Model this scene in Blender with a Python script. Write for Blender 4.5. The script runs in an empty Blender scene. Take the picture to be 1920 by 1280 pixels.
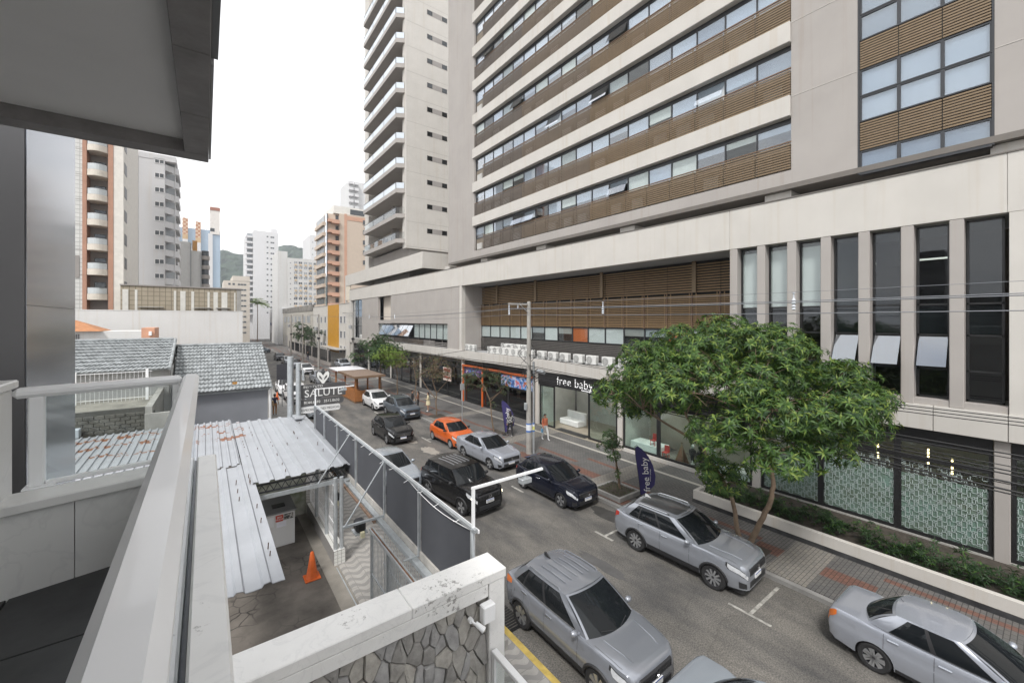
import bpy, math, random
from mathutils import Vector, Matrix
S = bpy.context.scene
C = S.collection
rad = math.radians
# ---------------------------------------------------------------- camera
cd = bpy.data.cameras.new('camera'); cam = bpy.data.objects.new('camera', cd); C.objects.link(cam)
cam.location = (0, 0, 8.0); cam.rotation_euler = (rad(90), 0, rad(-36.75))
cd.sensor_width = 36; cd.lens = 14.44; cd.shift_y = -0.0208; cd.clip_start = 0.05; cd.clip_end = 6000
S.camera = cam
# ---------------------------------------------------------------- sky: bright cloud cover with a little blue in it
SUN_EL, SUN_AZ = 52, 232
w = bpy.data.worlds.new('World'); S.world = w; w.use_nodes = True
nt = w.node_tree; nt.nodes.clear()
def wn(t, **k):
    n = nt.nodes.new(t)
    for a, b in k.items(): setattr(n, a, b)
    return n
sky = wn('ShaderNodeTexSky', sky_type='NISHITA', sun_disc=False)
sky.sun_elevation = rad(SUN_EL); sky.sun_rotation = rad(SUN_AZ); sky.air_density = 1.0; sky.dust_density = 2.0
tc = wn('ShaderNodeTexCoord'); mp = wn('ShaderNodeMapping'); mp.inputs['Scale'].default_value = (1, 1, 2.4)
no = wn('ShaderNodeTexNoise'); no.inputs['Scale'].default_value = 1.7; no.inputs['Detail'].default_value = 6; no.inputs['Roughness'].default_value = .55
cr = wn('ShaderNodeValToRGB')
cr.color_ramp.elements[0].position = .30; cr.color_ramp.elements[0].color = (.62, .62, .62, 1)
cr.color_ramp.elements[1].position = .50; cr.color_ramp.elements[1].color = (1, 1, 1, 1)
no2 = wn('ShaderNodeTexNoise'); no2.inputs['Scale'].default_value = 3.1; no2.inputs['Detail'].default_value = 5
cr2 = wn('ShaderNodeValToRGB')
cr2.color_ramp.elements[0].position = .32; cr2.color_ramp.elements[0].color = (5.0, 5.15, 5.5, 1)
cr2.color_ramp.elements[1].position = .52; cr2.color_ramp.elements[1].color = (7.5, 7.45, 7.35, 1)
mx = wn('ShaderNodeMixRGB'); bg = wn('ShaderNodeBackground'); bg.inputs['Strength'].default_value = .1
out = wn('ShaderNodeOutputWorld'); L = nt.links.new
L(tc.outputs['Generated'], mp.inputs['Vector']); L(mp.outputs['Vector'], no.inputs['Vector']); L(mp.outputs['Vector'], no2.inputs['Vector'])
L(no.outputs['Fac'], cr.inputs['Fac']); L(no2.outputs['Fac'], cr2.inputs['Fac'])
L(cr.outputs['Color'], mx.inputs['Fac']); L(sky.outputs['Color'], mx.inputs['Color1']); L(cr2.outputs['Color'], mx.inputs['Color2'])
L(mx.outputs['Color'], bg.inputs['Color']); L(bg.outputs['Background'], out.inputs['Surface'])
# ---------------------------------------------------------------- soft sun behind the cloud
sd = bpy.data.lights.new('sun', 'SUN'); sun = bpy.data.objects.new('sun', sd); C.objects.link(sun)
sd.energy = 1.5; sd.angle = rad(10); sd.color = (1, .975, .94)
_az = rad(SUN_AZ)
sun.rotation_euler = Vector((math.sin(_az)*math.cos(rad(SUN_EL)), math.cos(_az)*math.cos(rad(SUN_EL)), math.sin(rad(SUN_EL)))).to_track_quat('Z', 'Y').to_euler()
sun.location = (0, 0, 80)
# ---------------------------------------------------------------- exposure
S.view_settings.view_transform = 'Standard'; S.view_settings.look = 'None'
S.view_settings.exposure = 1.15; S.view_settings.gamma = 1.0; S.view_settings.use_curve_mapping = False

S.cycles.max_bounces = 7; S.cycles.diffuse_bounces = 3; S.cycles.glossy_bounces = 3; S.cycles.transparent_max_bounces = 10; S.cycles.volume_bounces = 0
# ================================================================ helpers
ORG = {}
rnd = random.Random(11)
class MB:
    """collects shapes in world (or local) metres; build() links them as one mesh object"""
    def __init__(s): s.v = []; s.f = []; s.m = []
    def add(s, vs, fs, mi=0):
        n = len(s.v); s.v += [tuple(p) for p in vs]; s.f += [[i+n for i in f] for f in fs]; s.m += [mi]*len(fs); return s
    def box(s, x0, x1, y0, y1, z0, z1, mi=0):
        return s.add([(x0,y0,z0),(x1,y0,z0),(x1,y1,z0),(x0,y1,z0),(x0,y0,z1),(x1,y0,z1),(x1,y1,z1),(x0,y1,z1)],
                     [(0,3,2,1),(4,5,6,7),(0,1,5,4),(1,2,6,5),(2,3,7,6),(3,0,4,7)], mi)
    def bbox(s, x0, x1, y0, y1, z0, z1, b=.01, mi=0):
        # box with chamfered edges
        vs = []; 
        for sx, x in ((-1,x0),(1,x1)):
            for sy, y in ((-1,y0),(1,y1)):
                for sz, z in ((-1,z0),(1,z1)):
                    vs += [(x, y-sy*b, z-sz*b), (x-sx*b, y, z-sz*b), (x-sx*b, y-sy*b, z)]
        def V(a, bb, c, k): return (a*4+bb*2+c)*3+k
        fs = [[V(0,0,0,0),V(0,0,1,0),V(0,1,1,0),V(0,1,0,0)],[V(1,0,0,0),V(1,1,0,0),V(1,1,1,0),V(1,0,1,0)],
              [V(0,0,0,1),V(1,0,0,1),V(1,0,1,1),V(0,0,1,1)],[V(0,1,0,1),V(0,1,1,1),V(1,1,1,1),V(1,1,0,1)],
              [V(0,0,0,2),V(0,1,0,2),V(1,1,0,2),V(1,0,0,2)],[V(0,0,1,2),V(1,0,1,2),V(1,1,1,2),V(0,1,1,2)]]
        for a in (0,1):
            for c in (0,1):
                fs.append([V(a,0,c,0),V(a,1,c,0),V(a,1,c,2),V(a,0,c,2)]); fs.append([V(0,a,c,1),V(1,a,c,1),V(1,a,c,2),V(0,a,c,2)])
                fs.append([V(a,c,0,0),V(a,c,1,0),V(a,c,1,1),V(a,c,0,1)])
                for d in (0,1): fs.append([V(a,c,d,0),V(a,c,d,1),V(a,c,d,2)])
        return s.add(vs, fs, mi)
    def prism(s, pts, a, b, ax='z', mi=0):
        # pts: 2D polygon, extruded from a to b along an axis
        def P(p, h):
            return (p[0],p[1],h) if ax == 'z' else ((h,p[0],p[1]) if ax == 'x' else (p[0],h,p[1]))
        n = len(pts); vs = [P(p,a) for p in pts]+[P(p,b) for p in pts]
        return s.add(vs, [list(range(n))[::-1], list(range(n,2*n))]+[[i,(i+1)%n,n+(i+1)%n,n+i] for i in range(n)], mi)
    def tube(s, pts, r, n=6, mi=0, cap=True):
        pts = [Vector(p) for p in pts]; rs = r if isinstance(r,(list,tuple)) else [r]*len(pts)
        base = len(s.v); prev = None
        for i, p in enumerate(pts):
            t = (pts[min(i+1,len(pts)-1)]-pts[max(i-1,0)])
            t = t.normalized() if t.length > 1e-9 else Vector((0,0,1))
            if prev is None:
                a = t.cross(Vector((0,0,1)));  a = a.normalized() if a.length > .05 else Vector((1,0,0))
            else:
                a = prev-t*prev.dot(t); a = a.normalized() if a.length > 1e-6 else t.orthogonal().normalized()
            prev = a; b = t.cross(a)
            for k in range(n):
                q = p+(a*math.cos(2*math.pi*k/n)+b*math.sin(2*math.pi*k/n))*rs[i]; s.v.append(tuple(q))
        for i in range(len(pts)-1):
            for k in range(n):
                s.f.append([base+i*n+k, base+i*n+(k+1)%n, base+(i+1)*n+(k+1)%n, base+(i+1)*n+k]); s.m.append(mi)
        if cap:
            s.f.append([base+k for k in range(n)][::-1]); s.m.append(mi)
            e = base+(len(pts)-1)*n; s.f.append([e+k for k in range(n)]); s.m.append(mi)
        return s
    def cyl(s, p0, p1, r0, r1=None, n=12, mi=0): return s.tube([p0,p1],[r0, r0 if r1 is None else r1], n, mi)
    def lathe(s, prof, c, n=16, ax='z', mi=0):
        base = len(s.v)
        for r, h in prof:
            for k in range(n):
                a = 2*math.pi*k/n; u, v = r*math.cos(a), r*math.sin(a)
                q = (u,v,h) if ax == 'z' else ((h,u,v) if ax == 'x' else (v,h,u))
                s.v.append((c[0]+q[0],c[1]+q[1],c[2]+q[2]))
        for i in range(len(prof)-1):
            for k in range(n):
                s.f.append([base+i*n+k, base+i*n+(k+1)%n, base+(i+1)*n+(k+1)%n, base+(i+1)*n+k]); s.m.append(mi)
        return s
    def ball(s, c, r, n=10, m=7, sq=(1,1,1), mi=0):
        prof = [(max(1e-4,math.sin(math.pi*i/m)), -math.cos(math.pi*i/m)) for i in range(m+1)]
        b = len(s.v); s.lathe(prof, (0,0,0), n, 'z', mi)
        for i in range(b, len(s.v)):
            v = s.v[i]; s.v[i] = (c[0]+v[0]*r*sq[0], c[1]+v[1]*r*sq[1], c[2]+v[2]*r*sq[2])
        return s
    def grid(s, rows, mi=0, flip=False):
        # rows: list of equal-length lists of points
        b = len(s.v); n = len(rows[0])
        for r in rows: s.v += [tuple(p) for p in r]
        for i in range(len(rows)-1):
            for j in range(n-1):
                q = [b+i*n+j, b+i*n+j+1, b+(i+1)*n+j+1, b+(i+1)*n+j]
                s.f.append(q[::-1] if flip else q); s.m.append(mi)
        return s
    def build(s, name, mats, par=None, smooth=0, loc=None, kind=None, label=None):
        o3 = ORG[par] if par is not None else (loc or (0,0,0))
        me = bpy.data.meshes.new(name)
        me.from_pydata([(x-o3[0],y-o3[1],z-o3[2]) for x,y,z in s.v], [], s.f)
        if not isinstance(mats,(list,tuple)): mats = [mats]
        for m in mats: me.materials.append(m)
        if len(mats) > 1: me.polygons.foreach_set('material_index', s.m)
        if smooth:
            me.polygons.foreach_set('use_smooth', [True]*len(me.polygons))
            try: me.set_sharp_from_angle(angle=rad(smooth))
            except Exception: pass
        me.update()
        o = bpy.data.objects.new(name, me); C.objects.link(o)
        if par is not None: o.parent = par
        else: o.location = o3
        ORG[o] = o3
        if kind: o['kind'] = kind
        if label: o['label'] = label
        return o
def inst(src, name, loc, par=None, rz=0, scale=None):
    """another object on the same mesh; loc in the parent's metres"""
    o = bpy.data.objects.new(name, src.data if hasattr(src,'data') else src); C.objects.link(o)
    b = ORG[par] if par is not None else (0,0,0)
    if par is not None: o.parent = par
    o.location = (loc[0]-b[0], loc[1]-b[1], loc[2]-b[2]); o.rotation_euler = (0,0,rz)
    if scale: o.scale = scale
    ORG[o] = loc
    return o
def tag(o, label, cat, group=None):
    o['label'] = label; o['category'] = cat
    if group: o['group'] = group
    return o
def thing(name, loc, label, cat, group=None, rz=0, local=False):
    o = bpy.data.objects.new(name, None); C.objects.link(o); o.empty_display_size = .2
    o.location = loc; o.rotation_euler = (0,0,rz); ORG[o] = (0,0,0) if (local or rz) else tuple(loc)
    return tag(o, label, cat, group)
def copy_tree(o, par=None):
    c = o.copy(); C.objects.link(c); c.parent = par; ORG[c] = ORG.get(o,(0,0,0))
    for ch in [k for k in o.children]: copy_tree(ch, c)
    return c
def dup(root, loc, rz, label, group=None):
    r = copy_tree(root); r.location = loc; r.rotation_euler = (0,0,rz); r['label'] = label
    if group: r['group'] = group
    return r
def meshof(mb, name, mats, smooth=0):
    """mesh data only, for sharing between alike pieces"""
    o = mb.build(name, mats, smooth=smooth); me = o.data; bpy.data.objects.remove(o); return me

# ================================================================ materials
def M(name, col, rough=.65, metal=0., var=.10, vs=2.0, bump=0., bs=40., streak=0., spec=.5, coat=0., tint=None, trans=0.):
    m = bpy.data.materials.new(name); m.use_nodes = True; t = m.node_tree; n = t.nodes; l = t.links.new
    b = n['Principled BSDF']; b.inputs['Roughness'].default_value = rough; b.inputs['Metallic'].default_value = metal
    b.inputs['Specular IOR Level'].default_value = spec; b.inputs['Coat Weight'].default_value = coat; b.inputs['Coat Roughness'].default_value = .05
    tcn = n.new('ShaderNodeTexCoord')
    nz = n.new('ShaderNodeTexNoise'); nz.inputs['Scale'].default_value = vs; nz.inputs['Detail'].default_value = 6; nz.inputs['Roughness'].default_value = .6
    l(tcn.outputs['Object'], nz.inputs['Vector'])
    rp = n.new('ShaderNodeValToRGB'); rp.color_ramp.elements[0].position = .3; rp.color_ramp.elements[1].position = .7
    lo = [c*(1-var) for c in (tint or col)]; hi = [min(1,c*(1+var*.6)) for c in col]
    rp.color_ramp.elements[0].color = (*lo,1); rp.color_ramp.elements[1].color = (*hi,1)
    l(nz.outputs['Fac'], rp.inputs['Fac']); last = rp.outputs['Color']
    if streak:
        mpn = n.new('ShaderNodeMapping'); mpn.inputs['Scale'].default_value = (5,5,.12); l(tcn.outputs['Object'], mpn.inputs['Vector'])
        n2 = n.new('ShaderNodeTexNoise'); n2.inputs['Scale'].default_value = .8; n2.inputs['Detail'].default_value = 5; l(mpn.outputs['Vector'], n2.inputs['Vector'])
        r2 = n.new('ShaderNodeValToRGB'); r2.color_ramp.elements[0].position = .30; r2.color_ramp.elements[1].position = .46
        d = 1-streak; r2.color_ramp.elements[0].color = (d,d*.97,d*.93,1); r2.color_ramp.elements[1].color = (1,1,1,1)
        l(n2.outputs['Fac'], r2.inputs['Fac'])
        mu = n.new('ShaderNodeMixRGB'); mu.blend_type = 'MULTIPLY'; mu.inputs['Fac'].default_value = 1
        l(last, mu.inputs['Color1']); l(r2.outputs['Color'], mu.inputs['Color2']); last = mu.outputs['Color']
    l(last, b.inputs['Base Color'])
    if bump:
        n3 = n.new('ShaderNodeTexNoise'); n3.inputs['Scale'].default_value = bs; n3.inputs['Detail'].default_value = 4; l(tcn.outputs['Object'], n3.inputs['Vector'])
        bp = n.new('ShaderNodeBump'); bp.inputs['Strength'].default_value = bump; bp.inputs['Distance'].default_value = .01
        l(n3.outputs['Fac'], bp.inputs['Height']); l(bp.outputs['Normal'], b.inputs['Normal'])
    if trans:
        b.inputs['Transmission Weight'].default_value = trans
    m['col'] = list(col)
    return m
def glass(name, tintc=(.75,.82,.82), refl=1.0, rough=.02, ior=1.5):
    """thin pane: see-through tint with mirror reflection growing at grazing angles"""
    m = bpy.data.materials.new(name); m.use_nodes = True; t = m.node_tree; n = t.nodes; l = t.links.new
    n.remove(n['Principled BSDF'])
    tr = n.new('ShaderNodeBsdfTransparent'); tr.inputs['Color'].default_value = (*tintc,1)
    gl = n.new('ShaderNodeBsdfGlossy'); gl.inputs['Roughness'].default_value = rough; gl.inputs['Color'].default_value = (.95,.97,1,1)
    fr = n.new('ShaderNodeFresnel'); ge = n.new('ShaderNodeNewGeometry'); mi = n.new('ShaderNodeMath'); mi.operation = 'MULTIPLY_ADD'; mi.inputs[1].default_value = 1/ior-ior; mi.inputs[2].default_value = ior; l(ge.outputs['Backfacing'], mi.inputs[0]); l(mi.outputs[0], fr.inputs['IOR'])
    ml = n.new('ShaderNodeMath'); ml.operation = 'MULTIPLY'; ml.inputs[1].default_value = refl; ml.use_clamp = True
    nzb = n.new('ShaderNodeTexNoise'); nzb.inputs['Scale'].default_value = .9; tcn = n.new('ShaderNodeTexCoord'); l(tcn.outputs['Object'], nzb.inputs['Vector'])
    bp = n.new('ShaderNodeBump'); bp.inputs['Strength'].default_value = .05; bp.inputs['Distance'].default_value = .02; l(nzb.outputs['Fac'], bp.inputs['Height']); l(bp.outputs['Normal'], gl.inputs['Normal'])
    mix = n.new('ShaderNodeMixShader'); l(fr.outputs['Fac'], ml.inputs[0]); l(ml.outputs[0], mix.inputs['Fac'])
    l(tr.outputs[0], mix.inputs[1]); l(gl.outputs[0], mix.inputs[2]); l(mix.outputs[0], n['Material Output'].inputs['Surface'])
    return m
def node(m, typ, **k):
    x = m.node_tree.nodes.new(typ)
    for a, b in k.items(): setattr(x, a, b)
    return x
cream   = M('cream_render', (.53,.507,.472), .75, var=.06, vs=.7, streak=.05, bump=.08, bs=60)
cream2  = M('cream_panel', (.51,.488,.455), .7, var=.05, vs=.5, streak=.10)
taupe   = M('taupe_render', (.365,.34,.32), .8, var=.07, vs=.5, streak=.06, bump=.1, bs=70)
taupe_d = M('taupe_dark_render', (.30,.28,.265), .8, var=.08, vs=.6)
white   = M('white_render', (.64,.635,.625), .75, var=.06, vs=.4, streak=.05)
white_far = M('white_far_render', (.60,.60,.61), .8, var=.03, vs=.2, streak=.025)
concrete = M('concrete', (.36,.35,.33), .85, var=.2, vs=1.2, bump=.2, bs=30, streak=.2)
conc_pole = M('pole_concrete', (.34,.325,.30), .85, var=.2, vs=2.0, bump=.2, bs=50)
slab_grey = M('slab_grey', (.33,.335,.34), .8, var=.12, vs=1.5)
black_metal = M('black_metal', (.018,.018,.019), .4, var=.2, vs=4)
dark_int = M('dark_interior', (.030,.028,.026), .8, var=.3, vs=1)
mid_int = M('pale_interior', (.42,.41,.38), .8, var=.15, vs=.8)
blind   = M('roller_blind', (.74,.74,.72), .8, var=.05, vs=1.0)
blind_g = M('grey_blind', (.40,.42,.43), .8, var=.1, vs=1.0)
alu     = M('dark_aluminium', (.06,.062,.066), .35, .6, var=.1)
galv    = M('galvanised_steel', (.50,.53,.55), .42, .55, var=.18, vs=6, bump=.05)
wood_l  = M('wood_slat', (.205,.145,.085), .6, var=.10, vs=5, tint=(.195,.137,.08))
wood_s  = M('wood_screen', (.255,.165,.082), .6, var=.10, vs=5)
wood_d  = M('wood_slat_dark', (.17,.105,.062), .6, var=.12, vs=5)
wood_g  = M('wood_slat_grey', (.145,.12,.10), .6, var=.1, vs=5)
g_clear = glass('window_glass', (.88,.91,.91), 1.3)
g_blue  = glass('window_glass_blue', (.80,.85,.90), 3.2)
g_dark  = glass('window_glass_dark', (.36,.39,.40), 1.6)
g_shop  = glass('shop_glass', (.86,.92,.90), 1.1)
g_mir   = glass('reflective_glass', (.30,.40,.50), 7.0)
g_rail  = glass('railing_glass', (.90,.925,.92), 1.0)
# ================================================================ ground, road, pavements
def struct(o): o['kind'] = 'structure'; return o
earth = M('bare_ground', (.20,.19,.175), .9, var=.2, vs=.3)
asphalt = M('asphalt', (.118,.115,.112), .85, var=.22, vs=.55, bump=.5, bs=90)
# worn lanes, oil stains, pale repaired spots
def asphalt_nodes(m):
    t = m.node_tree; n = t.nodes; l = t.links.new; b = n['Principled BSDF']
    src = b.inputs['Base Color'].links[0].from_socket
    tcn = n.new('ShaderNodeTexCoord'); mpn = n.new('ShaderNodeMapping'); mpn.inputs['Scale'].default_value = (1.3,.42,1); l(tcn.outputs['Object'], mpn.inputs['Vector'])
    a = n.new('ShaderNodeTexNoise'); a.inputs['Scale'].default_value = .8; a.inputs['Detail'].default_value = 7; a.inputs['Roughness'].default_value = .65; l(mpn.outputs['Vector'], a.inputs['Vector'])
    r = n.new('ShaderNodeValToRGB'); r.color_ramp.elements[0].position = .36; r.color_ramp.elements[1].position = .66
    r.color_ramp.elements[0].color = (.66,.66,.67,1); r.color_ramp.elements[1].color = (1.42,1.37,1.28,1); l(a.outputs['Fac'], r.inputs['Fac'])
    mu = n.new('ShaderNodeMixRGB'); mu.blend_type = 'MULTIPLY'; mu.inputs['Fac'].default_value = 1; l(src, mu.inputs['Color1']); l(r.outputs['Color'], mu.inputs['Color2'])
    g = n.new('ShaderNodeTexNoise'); g.inputs['Scale'].default_value = 28; g.inputs['Detail'].default_value = 3; l(tcn.outputs['Object'], g.inputs['Vector'])
    gr = n.new('ShaderNodeValToRGB'); gr.color_ramp.elements[0].position = .35; gr.color_ramp.elements[1].position = .68
    gr.color_ramp.elements[0].color = (.62,.62,.62,1); gr.color_ramp.elements[1].color = (1.36,1.34,1.30,1); l(g.outputs['Fac'], gr.inputs['Fac'])
    m2 = n.new('ShaderNodeMixRGB'); m2.blend_type = 'MULTIPLY'; m2.inputs['Fac'].default_value = 1; l(mu.outputs['Color'], m2.inputs['Color1']); l(gr.outputs['Color'], m2.inputs['Color2'])
    # crazed cracks and darker trench repairs
    v = n.new('ShaderNodeTexVoronoi'); v.feature = 'DISTANCE_TO_EDGE'; v.inputs['Scale'].default_value = .55
    dn = n.new('ShaderNodeTexNoise'); dn.inputs['Scale'].default_value = 2.2; dn.inputs['Detail'].default_value = 6; l(tcn.outputs['Object'], dn.inputs['Vector'])
    dm = n.new('ShaderNodeMixRGB'); dm.inputs['Fac'].default_value = .25; l(tcn.outputs['Object'], dm.inputs['Color1']); l(dn.outputs['Color'], dm.inputs['Color2']); l(dm.outputs['Color'], v.inputs['Vector'])
    vr = n.new('ShaderNodeValToRGB'); vr.color_ramp.elements[0].position = .002; vr.color_ramp.elements[0].color = (.55,.55,.55,1); vr.color_ramp.elements[1].position = .012; vr.color_ramp.elements[1].color = (1,1,1,1); l(v.outputs['Distance'], vr.inputs['Fac'])
    m3 = n.new('ShaderNodeMixRGB'); m3.blend_type = 'MULTIPLY'; m3.inputs['Fac'].default_value = .35; l(m2.outputs['Color'], m3.inputs['Color1']); l(vr.outputs['Color'], m3.inputs['Color2'])
    l(m3.outputs['Color'], b.inputs['Base Color'])
asphalt_nodes(asphalt)
kerb_m = M('kerb_concrete', (.25,.245,.235), .85, var=.25, vs=2.5, bump=.3)
paint_w = M('road_paint', (.36,.35,.32), .8, var=.55, vs=6)
patch_m = M('pale_repair', (.27,.25,.22), .9, var=.2, vs=4)
struct(MB().box(-900,900,-900,1500,-.35,-.12).build('ground', earth))
struct(MB().grid([[(x,y,0) for x in (6.2,8,10,12,14.0)] for y in range(-40,321,8)]).build('road', asphalt))
# right pavement: interlocking blocks (dark grey, red band, pale strips) 7 px each: in the material
def paver_mat():
    m = M('paving_blocks', (.115,.112,.11), .85, var=.2, vs=.6, bump=.2); t = m.node_tree; n = t.nodes; l = t.links.new; b = n['Principled BSDF']
    src = b.inputs['Base Color'].links[0].from_socket
    tcn = n.new('ShaderNodeTexCoord'); sep = n.new('ShaderNodeSeparateXYZ'); l(tcn.outputs['Object'], sep.inputs[0])
    br = n.new('ShaderNodeTexBrick'); br.inputs['Scale'].default_value = 1; br.inputs['Brick Width'].default_value = .22; br.inputs['Row Height'].default_value = .11
    br.inputs['Mortar Size'].default_value = .008; br.inputs['Color1'].default_value = (.95,.95,.95,1); br.inputs['Color2'].default_value = (1.18,1.15,1.1,1); br.inputs['Mortar'].default_value = (.34,.34,.34,1)
    l(tcn.outputs['Object'], br.inputs['Vector'])
    fy = n.new('ShaderNodeMath'); fy.operation = 'FLOOR'; fm_ = n.new('ShaderNodeMath'); fm_.operation = 'MULTIPLY'; fm_.inputs[1].default_value = .31; l(sep.outputs['Y'], fm_.inputs[0]); l(fm_.outputs[0], fy.inputs[0]); nz = n.new('ShaderNodeTexWhiteNoise'); nz.noise_dimensions = '1D'; l(fy.outputs[0], nz.inputs['W'])
    # red band wandering near the middle of the pavement
    ad = n.new('ShaderNodeMath'); ad.operation = 'MULTIPLY_ADD'; ad.inputs[1].default_value = 1.6; l(nz.outputs['Value'], ad.inputs[0]); l(sep.outputs['X'], ad.inputs[2])
    r = n.new('ShaderNodeValToRGB'); e = r.color_ramp.elements
    mr = n.new('ShaderNodeMapRange'); mr.inputs['From Min'].default_value = 14.8; mr.inputs['From Max'].default_value = 21.0; l(ad.outputs[0], mr.inputs['Value'])
    e[0].position = .10; e[0].color = (0,0,0,1); e[1].position = .115; e[1].color = (1,1,1,1)
    for p, v in ((.20,1),(.215,0),(.40,0),(.41,1),(.44,1),(.45,0)):
        q = e.new(p); q.color = (v,v,v,1)
    l(mr.outputs['Result'], r.inputs['Fac'])
    mixr = n.new('ShaderNodeMixRGB'); mixr.inputs['Color2'].default_value = (.14,.072,.055,1); l(r.outputs['Color'], mixr.inputs['Fac']); l(src, mixr.inputs['Color1'])
    # pale crossing strips every few metres
    wv = n.new('ShaderNodeMath'); wv.operation = 'MODULO'; wv.inputs[1].default_value = 8.3; ay = n.new('ShaderNodeMath'); ay.inputs[1].default_value = 45.3; l(sep.outputs['Y'], ay.inputs[0]); l(ay.outputs[0], wv.inputs[0])
    lt = n.new('ShaderNodeMath'); lt.operation = 'LESS_THAN'; lt.inputs[1].default_value = 1.15; l(wv.outputs[0], lt.inputs[0])
    mixp = n.new('ShaderNodeMixRGB'); mixp.inputs['Color2'].default_value = (.185,.175,.16,1); l(lt.outputs[0], mixp.inputs['Fac']); l(mixr.outputs['Color'], mixp.inputs['Color1'])
    mu = n.new('ShaderNodeMixRGB'); mu.blend_type = 'MULTIPLY'; mu.inputs['Fac'].default_value = 1; l(mixp.outputs['Color'], mu.inputs['Color1']); l(br.outputs['Color'], mu.inputs['Color2'])
    l(mu.outputs['Color'], b.inputs['Base Color'])
    return m
paver = paver_mat()
struct(MB().box(14.18,24,-40,320,-.2,.15).build('pavement', paver))
kb = struct(MB().box(14.0,14.178,-40,320,-.2,.125).build('kerb', kerb_m))
pale_strip = M('pale_stone_strip', (.38,.36,.32), .8, var=.15, vs=2)
struct(MB().box(18.75,18.95,9.8,74,.10,.154).build('pavement_strip', pale_strip))
# left pavement: light/dark wave mosaic, flush print of tiny stones
def wave_mat():
    m = M('wave_mosaic', (.36,.345,.32), .85, var=.12, vs=3, bump=.25, bs=60); t = m.node_tree; n = t.nodes; l = t.links.new; b = n['Principled BSDF']
    src = b.inputs['Base Color'].links[0].from_socket
    tcn = n.new('ShaderNodeTexCoord'); sep = n.new('ShaderNodeSeparateXYZ'); l(tcn.outputs['Object'], sep.inputs[0])
    def mth(op, a, bb=None, c=None):
        x = n.new('ShaderNodeMath'); x.operation = op
        for i, q in enumerate((a,bb,c)):
            if q is None: continue
            if isinstance(q,(int,float)): x.inputs[i].default_value = q
            else: l(q, x.inputs[i])
        return x.outputs[0]
    wv = mth('SINE', mth('MULTIPLY', sep.outputs['X'], 12.0))
    ph = mth('MULTIPLY_ADD', wv, .085, sep.outputs['Y'])
    md = mth('FRACT', mth('MULTIPLY', ph, 2.9))
    st = mth('LESS_THAN', md, .46)
    tile = mth('LESS_THAN', mth('FRACT', mth('MULTIPLY', sep.outputs['Y'], 2.5)), .03)
    tx = mth('LESS_THAN', mth('FRACT', mth('MULTIPLY', sep.outputs['X'], 2.5)), .03)
    mixr = n.new('ShaderNodeMixRGB'); mixr.inputs['Color2'].default_value = (.255,.245,.235,1); l(st, mixr.inputs['Fac']); l(src, mixr.inputs['Color1'])
    mixg = n.new('ShaderNodeMixRGB'); mixg.inputs['Color2'].default_value = (.22,.21,.2,1); l(mth('MAXIMUM', tile, tx), mixg.inputs['Fac']); l(mixr.outputs['Color'], mixg.inputs['Color1'])
    l(mixg.outputs['Color'], b.inputs['Base Color'])
    return m
wave = wave_mat()
struct(MB().box(3.42,6.02,-40,29.6,-.2,.15).build('pavement_left', wave))
struct(MB().box(3.2,6.02,29.604,320,-.2,.146).build('pavement_far', kerb_m))
yel = M('yellow_kerb_paint', (.52,.38,.10), .8, var=.3, vs=4)
struct(MB().box(6.022,6.2,-40,5.4,-.2,.12).box(6.022,6.2,9.15,320,-.2,.12).build('kerb_left', kerb_m))
struct(MB().box(6.022,6.2,5.402,9.148,-.2,.121).build('kerb_yellow', yel))
# painted bay marks
def paint(name, segs):
    mb = MB()
    for x0,x1,y0,y1 in segs: mb.box(x0,x1,y0,y1,.001,.005)
    struct(mb.build(name, paint_w))
paint('bay_marking', [(11.88,13.75,5.04,5.13),(11.82,11.9,4.55,5.65),(11.80,11.9,9.75,10.6),(11.88,12.6,10.1,10.2),(11.80,11.9,15.0,15.9),(11.80,11.9,24.8,26.2),(11.80,11.9,35.0,36.0),(11.88,12.6,25.4,25.5)])
def blob(cx, cy, rx, ry, z, seed):
    r = random.Random(seed); n = 22; return [(cx+rx*(.75+.4*r.random())*math.cos(2*math.pi*i/n), cy+ry*(.75+.4*r.random())*math.sin(2*math.pi*i/n)) for i in range(n)]
for i,(cx,cy,rx,ry) in enumerate([(7.35,11.3,.28,.62),(11.05,23.2,.42,1.0),(10.9,25.6,.3,.5)]):
    struct(MB().prism(blob(cx,cy,rx,ry,0,i),.0015,.006,'z').build('road_patch', patch_m))
dirt = M('oily_dark_asphalt', (.05,.048,.045), .8, var=.3, vs=3)
trench = M('newer_asphalt', (.088,.086,.085), .85, var=.25, vs=2, bump=.4)
for i,(cx,cy,rx,ry) in enumerate([(10.4,9.0,.25,1.0)]): struct(MB().prism(blob(cx,cy,rx,ry,0,30+i),.0015,.0045,'z').build('road_patch', trench))
struct(MB().prism(blob(13.3,10.9,.45,1.3,0,9),.0015,.006,'z').build('road_stain', dirt))
# storm drain grating at the left kerb
gr = MB()
for i in range(12): gr.box(6.25,6.75,8.5+i*.09,8.545+i*.09,.006,.02)
gr.box(6.22,6.78,8.44,8.48,.006,.022).box(6.22,6.78,9.58,9.62,.006,.022)
tag(gr.build('drain_grate', black_metal, loc=(6.5,9,0)), 'dark iron drain grating in the road beside the yellow kerb', 'drain')
# ================================================================ the long podium with shops
PX = 20.0
pod = thing('podium_building', (22,34,0), 'long cream and taupe podium with shops, wood screen and tall window fins', 'building')
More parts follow.
